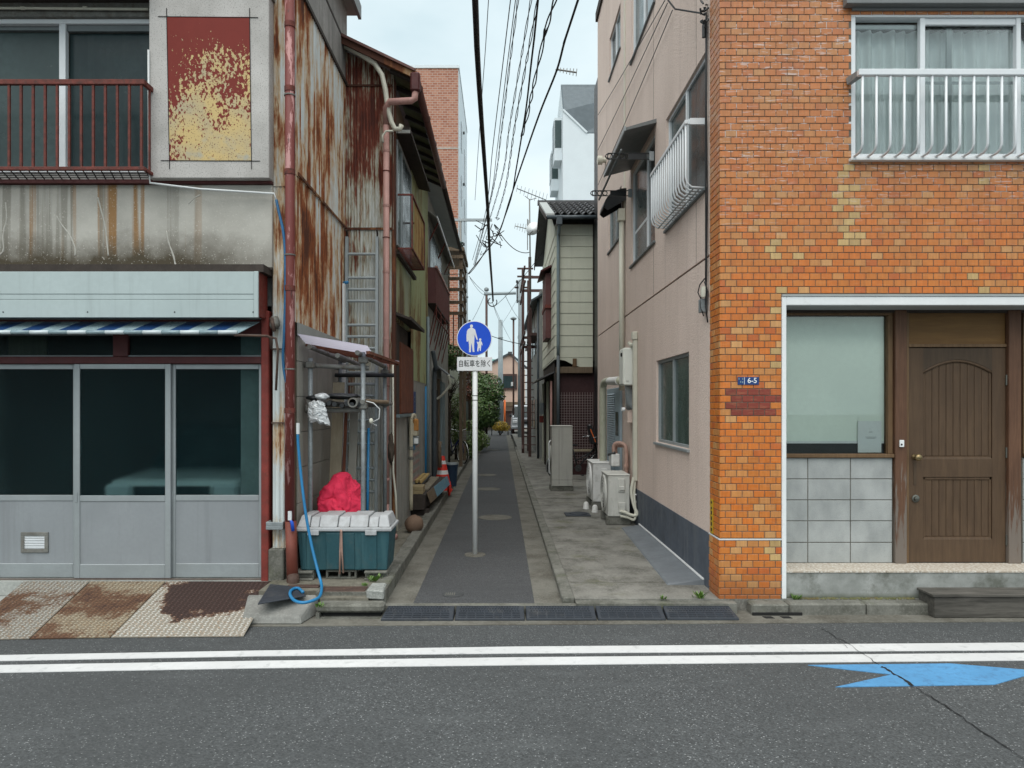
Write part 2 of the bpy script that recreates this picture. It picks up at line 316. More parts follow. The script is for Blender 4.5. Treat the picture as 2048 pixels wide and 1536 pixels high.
mat('tan_block', (.30,.235,.13), .85, .2, 9, .2, 60)
mat('blue_tarp', (.12,.25,.33), .6, .2, 9, .2, 40, dirt=((.22,.20,.15), .4, 14))
mat('cone_red', (.62,.035,.02), .5, .1, 6, .05, 60)
mat('cone_white', (.66,.66,.66), .5, .06, 6, .05, 60)
mat('stone_tan', (.17,.11,.075), .85, .2, 9, .3, 60)
mat('meter_cream', (.44,.40,.30), .55, .12, 9, .1, 60)
mat('meter_rust', (.42,.19,.05), .7, .3, 14, .2, 60)
mat('l2_concrete', (.30,.30,.275), .85, .16, 3, .2, 50, streak=((.19,.19,.17), .5, 8), dirt=((.36,.24,.22), .25, 5))
mat('moss_soffit', (.12,.12,.05), .95, .4, 5, .3, 40, dirt=((.12,.06,.03), .5, 4))
mat('dark_wood', (.046,.036,.030), .85, .25, 12, .2, 50)
mat('brown_gutter', (.14,.060,.050), .5, .15, 6, .1, 60)
mat('maroon', (.085,.020,.020), .6, .2, 8, .15, 60)
mat('maroon_sheet', (.115,.042,.040), .6, .15, 6, .1, 60)
mat('old_shutter', (.17,.055,.028), .8, .3, 8, .2, 60, streak=((.08,.03,.02), .6, 16))
mat('soffit_grey', (.30,.31,.29), .8, .1, 4, .1, 40)
mat('cream_duct', (.58,.57,.48), .45, .08, 5, .05, 60)
mat('cream_pipe', (.42,.42,.33), .45, .12, 5, .05, 60, dirt=((.25,.27,.17), .4, 5))
mat('ac_cream', (.60,.60,.56), .45, .08, 4, .05, 60, streak=((.33,.33,.30), .4, 9), dirt=((.30,.29,.25), .2, 8))
mat('ac_white', (.70,.70,.68), .45, .06, 4, .05, 60, dirt=((.36,.35,.32), .3, 8))
mat('heat_pump', (.40,.395,.36), .5, .08, 4, .05, 60, streak=((.22,.215,.2), .4, 9))
mat('heater_white', (.76,.77,.71), .35, .05, 4, .02, 60)
mat('louver_blue', (.32,.40,.45), .45, .08, 4, .03, 60)
mat('copper_wrap', (.42,.27,.22), .7, .2, 12, .2, 60)
mat('siding_cream', (.54,.55,.45), .6, .06, 3, .06, 60, streak=((.42,.43,.35), .4, 6))
mat('roof_tile', (.085,.085,.088), .42, .25, 9, .15, 60)
mat('slate', (.10,.125,.14), .6, .15, 5, .2, 60)
mat('gutter_slate', (.06,.075,.085), .45, .12, 5, .05, 60)
mat('downpipe_slate', (.17,.22,.235), .45, .1, 5, .05, 60)
mat('white_house', (.66,.72,.75), .7, .04, 2, .05, 60)
mat('steel_brown', (.075,.038,.032), .6, .2, 9, .1, 60)
mat('pole_grey', (.30,.35,.37), .7, .1, 4, .15, 50)
mat('cable', (.012,.012,.013), .6, .1, 4, 0)
mat('cable_grey', (.10,.11,.115), .6, .1, 4, 0)
mat('antenna', (.20,.20,.19), .5, .1, 4, 0, metal=.3)
mat('far_pink', (.58,.42,.34), .85, .08, 2, .1, 40)
mat('far_green_roof', (.07,.22,.19), .6, .1, 2, .1, 40)
mat('chrome', (.6,.62,.63), .2, .05, 4, 0, metal=.9)
mat('tyre', (.015,.015,.016), .7, .1, 9, .1, 90)
mat('bike_blue', (.012,.022,.12), .3, .1, 5, 0)
mat('van_silver', (.42,.45,.48), .3, .05, 3, 0, metal=.3)
mat('orange', (.75,.16,.03), .6, .1, 5, 0)
mat('yellow_net', (.55,.36,.02), .7, .2, 6, .1, 40)
mat('bark', (.06,.045,.033), .9, .3, 14, .4, 60)
mat('lattice_wine', (.05,.02,.021), .7, .15, 5, .1, 60)
mat('bamboo', (.25,.18,.09), .7, .2, 9, .1, 60)
def foliage(name, a, b):
    m = N(name); r = m.geo.outputs['Random Per Island']; c = m.mix(r, a, b); c = m.mix(m.step(m.noise(1.6, 3), .35, .7, 0, .6), c, sc3(a, .7))
    m.out(c, .42, 0, .5); m.b.inputs['Subsurface Weight'].default_value = 0
foliage('leaf_dark', (.040,.095,.026), (.12,.20,.05)); foliage('leaf_light', (.07,.13,.03), (.17,.23,.06)); foliage('weed', (.06,.15,.02), (.16,.26,.05)); foliage('leaf_red', (.05,.05,.02), (.22,.05,.03))
m = N('tower_brick'); bt = m.n('ShaderNodeTexBrick'); x = m.n('ShaderNodeCombineXYZ'); sp = m.sep(); m.put(x.inputs[0], m.math('ADD', sp[0], sp[1])); m.put(x.inputs[1], sp[2]); m.put(bt.inputs['Vector'], x.outputs[0])
bt.inputs['Scale'].default_value = 1; bt.inputs['Brick Width'].default_value = .21; bt.inputs['Row Height'].default_value = .10; bt.inputs['Mortar Size'].default_value = .012
bt.inputs['Color1'].default_value = (.30,.115,.07,1); bt.inputs['Color2'].default_value = (.42,.20,.13,1); bt.inputs['Mortar'].default_value = (.42,.31,.26,1); m.out(bt.outputs['Color'], .75, 0, .3)
def diamond(name, rustamt, pale):
    m = N(name); v = m.math('ADD', m.mul(m.noise(1.8, 5, .6, off=(rustamt*7,2,0)), .75), m.mul(m.noise(26, 5, .7), .35)); t = .70 - .2*rustamt
    c = m.mix(m.step(m.noise(40, 4), .3, .7), sc3(pale, .8), sc3(pale, 1.1)); c = m.mix(m.step(m.noise(60, 4, off=(2,2,2)), .50, .62, 0, .7), c, (.30,.19,.10))
    c = m.mix(m.step(v, t-.02, t+.05), c, (.16,.085,.05)); c = m.mix(m.step(v, t+.08, t+.16), c, (.075,.038,.030)); m.bump(m.noise(50, 4), .25, .003); m.out(c, .75, .1, .4)
diamond('plate_grey', .60, (.38,.38,.36)); diamond('plate_tan', .75, (.36,.32,.25)); diamond('plate_cream', .05, (.58,.55,.46)); mat('plate_rust', (.062,.033,.028), .7, .2, 6, .25, 60, dirt=((.10,.05,.035), .3, 14))
# ================================================================== materials: ground
def asphalt(name, base, k, speck=.9, patch=0.):
    m = N(name); v = m.n('ShaderNodeTexVoronoi'); m.put(v.inputs['Vector'], m.map(k)); v.inputs['Scale'].default_value = 1
    bw = m.n('ShaderNodeSeparateColor'); m.put(bw.inputs[0], v.outputs['Color']); r = bw.outputs[0]
    c = m.mix(m.step(r, 0, 1), sc3(base, .55), sc3(base, 1.35))
    c = m.mix(m.mul(m.step(r, speck, speck+.02), m.step(v.outputs['Distance'], .5, .25)), c, (.36, .37, .37))
    big = m.noise(.7, 5, .6); c = m.mix(m.step(big, .3, .72, 0, .5), c, sc3(base, .62)); c = m.mix(m.step(m.noise((.25,1.6,1), 3, off=(1,.4,0)), .45, .7, 0, .4), c, sc3(base, .7)); c = m.mix(m.step(m.noise(2.4, 6, .7, off=(9,9,0)), .62, .74, 0, .5), c, sc3(base, .5))
    c = m.mix(m.step(m.noise((1.2, 5, 1), 4, off=(2,7,0)), .55, .8, 0, .35), c, sc3(base, 1.5))
    m.bump(v.outputs['Distance'], .5, .004)
    return m.out(c, .82, 0, .35)
asphalt('road_asphalt', (.074, .079, .081), 105, .93)
asphalt('alley_asphalt', (.072, .074, .077), 120, .98)
def concrete(name, base, dark, moss=None, k=1.0, crack=0):
    m = N(name); c = m.mix(m.step(m.noise(2.2*k, 6, .65), .3, .7), sc3(base, .8), sc3(base, 1.15))
    c = m.mix(m.step(m.noise((2.6*k, 2.2*k, 3*k), 8, .72, off=(3,3,3)), .44, .64, 0, .85), c, dark)
    c = m.mix(m.step(m.noise(45, 3), .5, .75, 0, .5), c, sc3(base, 1.5))
    if moss: c = m.mix(m.step(m.noise(1.6, 7, .7, off=(8,1,5)), .56, .70, 0, .7), c, moss)
    m.bump(m.math('ADD', m.noise(70, 4), m.mul(m.noise(8, 5), 1.5)), .35, .006)
    return m.out(c, .9, 0, .25)
concrete('pavement_concrete', (.205, .20, .18), (.070, .068, .058), (.085, .088, .035))
concrete('gravel_concrete', (.17, .16, .13), (.07, .065, .05), (.06, .075, .025), 2.2)
concrete('gutter_concrete', (.15, .145, .125), (.075, .068, .055))
concrete('wedge_concrete', (.22,.22,.205), (.12,.12,.11))
concrete('kerb_concrete', (.17, .168, .148), (.075, .075, .062), (.075, .085, .035), 1.6)
concrete('pale_concrete', (.34, .35, .33), (.17, .18, .17))
mat('road_paint', (.585, .59, .59), .8, .07, 2.2, .3, 90, dirt=((.30,.31,.31), .22, 11))
mat('blue_paint', (.085, .27, .50), .75, .12, 3, .3, 90, dirt=((.06,.15,.28), .42, 24))
mat('black_gap', (.012, .012, .012), .9, .1, 3, 0)
mat('rubber', (.030, .036, .046), .62, .2, 8, .2, 120, dirt=((.07,.07,.07), .3, 6))
mat('rusty_lid', (.075, .045, .035), .75, .3, 9, .3, 80, dirt=((.14,.09,.06), .4, 20))
mat('dark_iron', (.055, .057, .058), .6, .2, 9, .3, 90)
# ================================================================== ground, road, alley
ZR, ZA, ZL, ZP = -.11, -.04, .06, .0        # road, alley, left pavement, right pavement
struct(MB().grid(lambda u, v: (-450 + 900*u, -150 + 750*v, -.30), 2, 2).build('ground', 'gutter_concrete'))
road = struct(MB().grid(lambda u, v: (-60 + 120*u, -30 + (36.32 + .02*(-60+120*u))*v, ZR), 1, 1).build('road', 'road_asphalt'))
def flat(pxs, z, name, m, parent, up=.004):
    MB().slab([G(x, y, z) for x, y in pxs], (0, 0, up)).build(name, m, parent)
flat([(-400,1315.5),(0,1311),(512,1302),(1024,1294),(2048,1286),(2500,1282),(2500,1297),(2048,1301),(1024,1307.5),(512,1313),(0,1322.5),(-400,1327)], ZR, 'white_line', 'road_paint', road)
flat([(-400,1336),(0,1331),(512,1322.5),(1024,1315.5),(2048,1306.5),(2500,1302),(2500,1317),(2048,1321.5),(1024,1331),(512,1337),(0,1346),(-400,1351)], ZR, 'white_line', 'road_paint', road)
flat([(1616,1331),(1901,1328),(2083,1343),(1989,1370),(1671,1375),(1784,1350)], ZR, 'blue_arrow', 'blue_paint', road, .0045)
def crack(pts, w0, seed):
    rnd = random.Random(seed); a, b = [], []
    for i in range(len(pts)-1):
        for k in range(8):
            t = k/8; x = pts[i][0]+(pts[i+1][0]-pts[i][0])*t; y = pts[i][1]+(pts[i+1][1]-pts[i][1])*t
            p = G(x + rnd.uniform(-2, 2), y + rnd.uniform(-1.2, 1.2), ZR) ; ww = w0*rnd.uniform(.4, 1.5)*.5
            a.append(p + Vector((-ww, -ww*.4, .0062))); b.append(p + Vector((ww, ww*.4, .0062)))
    n = len(a); MB().add(a+b, [(i, i+1, n+i+1, n+i) for i in range(n-1)]).build('crack', 'black_gap', road)
crack([(1645,1258),(1722,1306),(1762,1333)], .006, 1)
crack([(1762,1333),(1790,1350),(1832,1376)], .022, 2)
crack([(1832,1376),(1890,1412),(1960,1462),(2060,1528)], .008, 3)
crack([(1655,1262),(1700,1302)], .003, 4)
# concrete strip along the road edge
gut = struct(MB().slab([(-60,6.03-.02*60,ZR),(60,6.03+.02*60,ZR),(60,6.50+.02*60,ZR),(-60,6.50-.02*60,ZR)], (0,0,.006)).build('road_edge_strip', 'gutter_concrete'))
# alley surface with concrete gutters
alley = struct(MB().box(-.80, .30, 6.42, 44, -.25, ZA).build('alley', 'alley_asphalt'))
MB().box(-1.052, -.80, 6.40, 44, -.25, ZA-.004).build('gutter', 'gutter_concrete', alley)
MB().box(.30, .552, 6.40, 44, -.25, ZA-.004).build('gutter', 'gutter_concrete', alley)
MB().box(-1.25, .7, 6.335, 6.418, -.25, ZA+.01).build('threshold', 'kerb_concrete', alley)
for i, (px, py, r, m) in enumerate([(990,1035,.27,'gutter_concrete'),(975,978,.28,'gutter_concrete'),(972,950,.27,'gutter_concrete'),(906,1189,.10,'dark_iron'),(985,900,.3,'gutter_concrete')]):
    c = G(px, py, ZA); q = MB().lathe([(r, 0), (r, .004), (r*.93, .0045)], (c.x, c.y, ZA), n=32).build('manhole_cover', m, alley)
    if m == 'dark_iron':
        for k in range(5): MB().box(c.x-r*.7+k*.02, c.x-r*.7+k*.02+.008, c.y-.05, c.y+.05, ZA+.004, ZA+.007).build('rib', 'kerb_concrete', q)
# pavements
left_pave = struct(MB().box(-2.22, -1.19, 6.50, 60, -.25, ZL).box(-60, -2.22, 6.95, 60, -.25, ZL-.016).build('left_pavement', 'gravel_concrete'))
right_pave = struct(MB().box(.668, 60, 6.451, 60, -.25, ZP).build('right_pavement', 'pavement_concrete'))
MB().hexa([(1.62,6.95,ZP),(1.99,6.95,ZP),(1.99,10.2,ZP),(1.72,10.2,ZP),(1.63,6.96,ZP+.012),(1.985,6.96,ZP+.05),(1.985,10.19,ZP+.05),(1.73,10.19,ZP+.012)]).build('mortar_fillet', 'fillet_paint', right_pave)
MB().tube([(1.975,6.96,ZP+.055),(1.978,8.2,ZP+.056),(1.975,10.2,ZP+.055)], .012, 6).build('sealant', 'road_paint', right_pave)
# joints scored in the right pavement
for y in (7.05, 9.0, 11.2, 13.4):
    MB().box(.68, 1.62, y, y+.008, ZP, ZP+.003).build('joint', 'gutter_concrete', right_pave)
# kerb stones
y = 6.46; i = 0
while y < 30:
    ln = .6; MB().box(-1.19, -1.052, y, y+ln-.008, -.25, ZL+.03+.006*math.sin(i*2.1)).build('kerb_stone', 'kerb_concrete', left_pave, bevel=.012)
    MB().box(.552, .668, max(y,6.422), y+ln-.006, -.25, ZP+.012+.004*math.sin(i*1.7)).build('kerb_stone', 'kerb_concrete', right_pave, bevel=.01)
    y += ln; i += 1
# kerb along the main road, right of the ramps
kr = struct(MB().box(2.22, 2.55, 6.30, 6.452, -.25, -.006).build('road_kerb', 'kerb_concrete', bevel=.015))
for x0, x1 in ((2.56, 3.24), (3.25, 3.92), (3.93, 4.6), (4.61, 5.3)):
    MB().box(x0, x1, 6.31, 6.452, -.25, -.004).build('kerb_stone', 'kerb_concrete', kr, bevel=.015)
MB().box(2.22, 2.66, 6.285, 6.30, -.102, -.078).build('drain_slot', 'black_gap', kr)
for x in (2.40, 2.56): MB().slab([G(x0, y0, ZR+.006) for x0, y0 in ((1003+x*222-12,1233),(1003+x*222+6,1233),(1003+x*222+14,1237),(1003+x*222-4,1237))], (0,0,.003)).build('drain_hole', 'black_gap', kr)
MB().box(.668, 2.1, 6.335, 6.45, -.25, -.012).build('threshold', 'kerb_concrete', kr)
# kerb and drain at the left corner of the alley
kl = struct(MB().box(-1.62, -1.03, 6.20, 6.34, -.055, .02).build('corner_kerb', 'kerb_concrete', bevel=.02))
MB().box(-1.62, -1.03, 6.19, 6.34, -.25, -.098).build('drain_base', 'kerb_concrete', kl)
MB().box(-1.58, -1.06, 6.26, 6.33, -.098, -.055).build('drain_slot', 'black_gap', kl)
MB().box(-1.62, -1.59, 6.20, 6.34, -.10, -.055).build('drain_cheek', 'kerb_concrete', kl)
MB().box(-1.62, -1.19, 6.345, 6.50, -.25, .035).build('kerb_bed', 'gravel_concrete', kl)
MB().slab([(-1.21,6.36,.02),(-1.05,6.33,.02),(-1.07,6.62,.02),(-1.21,6.62,.02)], (0,0,.085)).build('corner_stone', 'pale_concrete', kl, bevel=.012)
MB().box(-1.66, -1.24, 6.45, 6.62, .03, .072).build('iron_lid', 'rusty_lid', kl, bevel=.006)
MB().box(-1.68, -1.22, 6.43, 6.64, .02, .066).build('lid_frame', 'kerb_concrete', kl)
MB().box(-2.0, -1.70, 6.60, 6.68, .04, .075).build('iron_lid', 'rusty_lid', kl, bevel=.004)
# concrete wedge block before the shop corner
tag(MB().hexa([(-2.22,6.03,ZR+.004),(-1.70,6.03,ZR+.004),(-1.62,6.40,ZR+.004),(-2.30,6.40,ZR+.004),(-2.20,6.06,-.04),(-1.72,6.06,-.04),(-1.66,6.40,.055),(-2.28,6.40,.055)]).build('concrete_wedge', 'wedge_concrete', bevel=.012),
    'grey concrete wedge bridging the kerb beside the diamond plate ramp', 'kerb ramp')
# five rubber kerb ramps
xs = [762, 909, 1051, 1194, 1332, 1478]
for i in range(5):
    a0, a1 = G(xs[i], 1240, ZR), G(xs[i+1]-1.5, 1240, ZR)
    x0, x1 = a0.x+.004, a1.x
    e0 = .03 if i == 0 else 0; e1 = -.03 if i == 4 else 0
    y0, y1 = 6.13 + .004*i, 6.335
    t = thing('rubber_ramp', ['black rubber kerb ramp at the left end of the row of five', 'second black rubber kerb ramp from the left, left of the sign post foot', 'middle one of the five black rubber kerb ramps', 'fourth black rubber kerb ramp, at the foot of the right pavement', 'black rubber kerb ramp at the right end, by the brick pillar'][i], 'kerb ramp', ((x0+x1)/2, y0, ZR), 'rubber ramps across the alley mouth')
    MB().hexa([(x0-e0*0,y0,ZR+.006),(x1,y0,ZR+.006),(x1+e1,y1,ZR+.006),(x0+e0,y1,ZR+.006),(x0+.004,y0+.004,ZR+.028),(x1-.004,y0+.004,ZR+.028),(x1-.004+e1,y1,-.028),(x0+.004+e0,y1,-.028)]).build('body', 'rubber', t, bevel=.004)
    b = MB()
    for r in range(6):
        f0 = (r+.35)/6.2; yy = y0+(y1-y0)*f0; zz = ZR+.028+(-.028-ZR-.028)*f0
        if r < 3:
            for k in range(7):
                xa = x0+.03+(x1-x0-.06)*k/7; b.box(xa, xa+(x1-x0-.06)/7-.012, yy, yy+.010, zz, zz+.007)
        else:
            for k in range(22):
                xa = x0+.035+(x1-x0-.08)*k/22 + (.008 if r % 2 else 0); b.box(xa, xa+.013, yy, yy+.013, zz, zz+.008)
    stuff(b.build('tread_ribs', 'rubber', t))
def smooth_path(ps, n=6):
    ps = [Vector(p) for p in ps]; out = []
    for i in range(len(ps)-1):
        p0, p1, p2, p3 = ps[max(i-1,0)], ps[i], ps[i+1], ps[min(i+2,len(ps)-1)]
        for k in range(n):
            t = k/n; out.append(.5*((2*p1)+(p2-p0)*t+(2*p0-5*p1+4*p2-p3)*t*t+(3*p1-p0-3*p2+p3)*t**3))
    return out + [ps[-1]]
# ================================================================== left corner shop house
def X(px, d): return (px - VX) * d / F
def Z(py, d): return EYE - (py - VY) * d / F
H1 = thing('shop_house', 'old rusty two-storey shop house with grey sliding doors on the left corner', 'house', (-4, 7.0, ZL))
XL = -7.6
# sliding doors
def leaf(x0, x1, y, vent=False, parent=H1):
    z0, z1 = .052, 2.165; sw = .055
    fr = MB()
    fr.box(x0, x0+sw, y, y+.03, z0, z1); fr.box(x1-sw, x1, y, y+.03, z0, z1)
    fr.box(x0+sw, x1-sw, y+.002, y+.028, z1-.05, z1); fr.box(x0+sw, x1-sw, y+.002, y+.028, .81, .868); fr.box(x0+sw, x1-sw, y+.002, y+.028, z0, .19)
    f = fr.build('sliding_door', 'alu', parent, bevel=.004)
    MB().box(x0+sw, x1-sw, y+.012, y+.018, .868, z1-.05).build('glass_pane', 'frosted_glass', f)
    MB().box(x0+sw, x1-sw, y+.010, y+.020, .19, .81).build('lower_panel', 'panel_grey', f)
    for z in (.865, .812): pass
    MB().box(x0+.012, x0+.034, y-.006, y, .80, .90).build('handle', 'alu_dark' if vent else 'alu', f, bevel=.002)
    if vent:
        vx0, vx1, vz0, vz1 = X(36,7), X(91,7), Z(1107,7), Z(1066,7)
        b = MB(); t = .035
        b.box(vx0, vx1, y-.004, y+.012, vz0, vz0+t); b.box(vx0, vx1, y-.004, y+.012, vz1-t, vz1); b.box(vx0, vx0+t, y-.004, y+.012, vz0+t, vz1-t); b.box(vx1-t, vx1, y-.004, y+.012, vz0+t, vz1-t)
        b.build('vent_frame', 'galv_dirty', f, bevel=.003)
        b = MB()
        for k in range(8):
            zz = vz0+t+.006+k*(vz1-vz0-2*t)/8; b.hexa([(vx0+t,y+.002,zz),(vx1-t,y+.002,zz),(vx1-t,y+.014,zz+.008),(vx0+t,y+.014,zz+.008),(vx0+t,y,zz+.004),(vx1-t,y,zz+.004),(vx1-t,y+.012,zz+.013),(vx0+t,y+.012,zz+.013)])
        b.build('vent_louvers', 'alu_white', f)
leaf(X(-230,7), X(-34,7), 7.00); leaf(X(-42,7), X(152,7), 7.04, True); leaf(X(148,7), X(341,7), 7.00); leaf(X(336,7), X(526,7), 7.04)
MB().box(XL, X(527,7), 6.955, 7.20, -.25, .046).build('door_sill', 'pale_concrete', H1)
MB().box(XL, X(527,7), 6.97, 7.0, .0465, .053).build('sill_track', 'rusty_lid', H1)
MB().box(XL, X(527,7), 6.985, 7.07, 2.167, 2.235).build('head_beam', 'maroon', H1, bevel=.005)
# transom lights above the doors
b = MB(); b.box(XL, X(527,7), 7.0, 7.05, 2.46, 2.60); b.box(X(226,7), X(256,7), 6.995, 7.05, 2.237, 2.46); b.box(X(-150,7), X(-120,7), 6.995, 7.05, 2.237, 2.46); tr_ = b.build('transom', 'maroon', H1, bevel=.004)
for a, c in ((-400,-150),(-120,226),(256,527)):
    MB().box(X(a,7), X(c,7), 7.03, 7.036, 2.237, 2.46).build('pane', 'frosted_glass', tr_)
    b = MB(); b.box(X(a,7), X(c,7), 7.005, 7.028, 2.237, 2.25); b.box(X(a,7), X(c,7), 7.005, 7.028, 2.445, 2.46); b.build('pane_frame', 'alu_dark', tr_)
MB().box(X(12,7), X(88,7), 7.037, 7.06, 2.25, 2.45).build('paper', 'old_wood', tr_)
gr = MB(); gr.box(-7.6, -2.62, 10.4, 10.45, 0, 3.0); gr.box(-7.6, -2.62, 7.1, 10.4, 2.75, 2.8); gr.box(-7.6, -2.62, 7.1, 10.4, .0, .04); gr.box(-7.65, -7.6, 7.1, 10.4, 0, 2.8); gr.build('garage_room', 'garage_wall', H1)
MB().box(-2.61, -2.1, 7.12, 7.2, 0, 2.75).build('inner_jamb', 'garage_wall', H1); MB().box(-2.62, -2.61, 7.2, 9.2, 0, 2.75).build('inner_wall', 'garage_wall', H1); MB().box(-7.6, -2.3, 7.12, 7.2, 2.60, 3.95).build('inner_header', 'garage_wall', H1)
gc = thing('garage_car', 'white car parked indoors, blurred behind the frosted sliding doors', 'car', (-3.55, 8.5, .05))
gx0, gx1 = X(222,7.75), X(500,7.75)
MB().hexa([(gx0,7.55,.30),(gx1,7.55,.30),(gx1,9.9,.30),(gx0,9.9,.30),(gx0+.05,7.60,.96),(gx1-.05,7.60,.96),(gx1-.05,9.9,1.08),(gx0+.05,9.9,1.08)]).build('body', 'white_paint', gc, bevel=.07, seg=2)
MB().hexa([(gx0+.08,8.35,1.0),(gx1-.08,8.35,1.0),(gx1-.08,9.9,1.0),(gx0+.08,9.9,1.0),(gx0+.2,8.95,1.52),(gx1-.2,8.95,1.52),(gx1-.2,9.9,1.55),(gx0+.2,9.9,1.55)]).build('cabin', 'dark_glass', gc, bevel=.04)
MB().box(gx0+.36, gx1-.36, 7.53, 7.56, .70, .90).build('grille', 'black_plastic', gc)
for a_ in (gx0+.05, gx1-.33): MB().box(a_, a_+.28, 7.52, 7.60, .74, .92).build('headlight', 'alu_white', gc, bevel=.03)
for a_ in (gx0+.02, gx1-.20):
    for y_ in (7.95, 9.5): MB().lathe([(.30,0),(.30,.18)], (a_,y_,.34), (1,0,0), 18).build('wheel', 'tyre', gc)
MB().box(X(526.5,7), X(542,7), 6.93, 7.06, .0, 2.68).build('door_post', 'red_paint', H1, bevel=.008)
# folded striped awning
aw = thing('striped_awning', 'folded blue and white striped awning above the sliding doors', 'awning', (-4, 6.75, 2.5))
k = 0; xx = X(503, 6.7)
while xx > -6.4:
    x1 = xx; x0 = xx-.172; sk = .09
    mname = 'awn_blue' if k % 2 else 'awn_pale'
    if mname not in MATS:
        mat('awn_blue', (.012,.045,.14), .35, .2, 8, .2, 30); mat('awn_pale', (.24,.33,.36), .3, .2, 8, .3, 30, dirt=((.08,.12,.14), .4, 6)); mat('awn_edge', (.55,.62,.64), .35, .1, 8, .1, 30)
    MB().hexa([(x0-sk,6.58,2.415),(x1-sk,6.58,2.415),(x1,6.92,2.565),(x0,6.92,2.565),(x0-sk,6.58,2.421),(x1-sk,6.58,2.421),(x1,6.92,2.571),(x0,6.92,2.571)]).build('canvas_stripe', mname, aw)
    MB().tube([(x0-sk,6.575,2.432),(x1-sk,6.575,2.432)], .019, 8).build('rolled_hem', 'awn_edge' if k % 2 == 0 else 'awn_pale', aw, smooth=True)
    xx -= .174; k += 1
MB().tube([(X(470,6.6),6.58,2.405),(X(535,6.6),6.60,2.40),(X(541,6.62),6.62,2.385),(X(541,6.62),6.64,2.33),(X(541,6.9),6.92,2.31)], .012, 8).build('awning_arm', 'rusty_lid', aw, smooth=True)
# pale blue metal fascia over the doors
fa = MB().box(XL, -2.335, 6.715, 6.97, 2.60, 3.018).build('metal_fascia', 'blue_fascia', H1)
MB().box(XL, -2.335, 6.703, 6.7145, 2.806, 3.018).build('fascia_panel', 'blue_fascia', fa, bevel=.003)
MB().box(XL, -2.335, 6.706, 6.7145, 2.755, 2.803).build('fascia_panel', 'blue_fascia', fa, bevel=.003)
MB().box(XL, -2.335, 6.703, 6.7145, 2.585, 2.752).build('fascia_panel', 'blue_fascia', fa, bevel=.003)
MB().box(-2.334, -2.292, 6.695, 6.72, 2.583, 3.02).build('corner_trim', 'blue_fascia', fa, bevel=.004)
MB().box(-2.333, -2.296, 6.722, 6.975, 2.60, 3.025).build('end_board', 'red_paint', fa)
for px in (6, 175, 349, 506): MB().lathe([(.006,0),(.006,.004)], (X(px,6.7), 6.703, Z(624,6.7)), (0,-1,0), 8).build('screw', 'black_gap', fa)
MB().box(XL, -2.25, 6.72, 7.05, 3.019, 3.09).build('fascia_gap', 'dark_wood', H1)
# concrete fascia with rust runs and filled cracks
cf = MB().box(XL, X(545,6.93), 6.925, 7.05, 3.085, 3.905).build('concrete_fascia', 'stain_fascia', H1, bevel=.006)
MB().box(XL, X(546,6.93), 6.905, 6.9245, 3.075, 3.098).build('drip_edge', 'dark_wood', cf)
for pts in ([(12,405),(14,438),(6,470),(8,500),(-4,512)],[(114,432),(122,448),(140,470),(150,495),(150,512)],[(196,395),(202,420),(212,455),(214,480),(218,512)],[(334,462),(338,486),(348,512),(352,532)],[(376,408),(390,396),(402,390)]):
    MB().tube(smooth_path([P(a + random.uniform(-1,1), b_, 6.9285) for a, b_ in pts], 5), [random.uniform(.006,.0105) for _ in range(5*(len(pts)-1)+1)], 6).build('crack_filler', 'pale_filler' if 'pale_filler' in MATS else mat('pale_filler', (.47,.455,.41), .9, .15, 9, .3, 60), cf, smooth=True)
MB().box(XL, X(546,6.93), 6.88, 7.05, 3.906, 3.945).build('ledge', 'maroon', H1, bevel=.004)
# upper wall, window and panel box
MB().box(-3.42, -2.235, 6.945, 7.2, 3.945, 5.66).build('upper_wall', 'l_grey_board', H1)
MB().box(XL, -3.42, 6.98, 7.2, 3.945, 4.04).build('upper_wall', 'l_grey_board', H1)
wn = MB(); wn.box(XL, -3.43, 6.97, 7.10, 5.50, 5.545); wn.box(XL, -3.43, 6.965, 7.10, 4.04, 4.075)
wn.box(X(121,7), X(134,7), 6.975, 7.03, 4.075, 5.50); wn.box(X(-260,7), X(-247,7), 6.975, 7.03, 4.075, 5.50); wn.box(-3.44, -3.425, 6.98, 7.08, 4.075, 5.50)
wn = wn.build('upper_window', 'alu_white', H1, bevel=.003)
b = MB(); b.box(X(134,7), -3.44, 7.0, 7.03, 5.44, 5.50); b.box(X(-247,7), X(121,7), 7.02, 7.05, 5.46, 5.50); b.build('sash', 'alu_dark', wn)
MB().box(X(134,7), -3.44, 7.045, 7.05, 4.075, 5.44).build('pane', 'dark_glass', wn)
MB().box(X(-247,7), X(121,7), 7.06, 7.065, 4.075, 5.46).build('pane', 'pale_glass', wn)
MB().box(XL, X(-260,7), 7.06, 7.065, 4.075, 5.46).build('pane', 'dark_glass', wn)
MB().box(XL, -3.40, 6.93, 7.2, 5.546, 5.68).build('shutter_box', 'galv_dirty', H1)
MB().tube([(XL,6.90,5.615),(X(50,6.9),6.90,5.61),(-3.43,6.90,5.60)], .013, 8).build('conduit', 'cream_duct', H1, smooth=True)
for px in (45, 170): MB().tube([(X(px,6.9)-.015,6.90,5.611),(X(px,6.9)+.02,6.90,5.611)], .018, 8).build('conduit_clip', 'cream_duct', H1)
MB().box(XL, -3.38, 6.55, 7.2, 5.681, 5.80).build('eave_soffit', 'dark_wood', H1)
pb = MB().box(X(298,6.8), X(538,6.8), 6.80, 6.944, 3.93, 5.68).build('panel_box', 'panel_render', H1, bevel=.006)
rx0, rx1, rz0, rz1 = X(334,6.8), X(503,6.8), Z(321,6.8), Z(33,6.8)
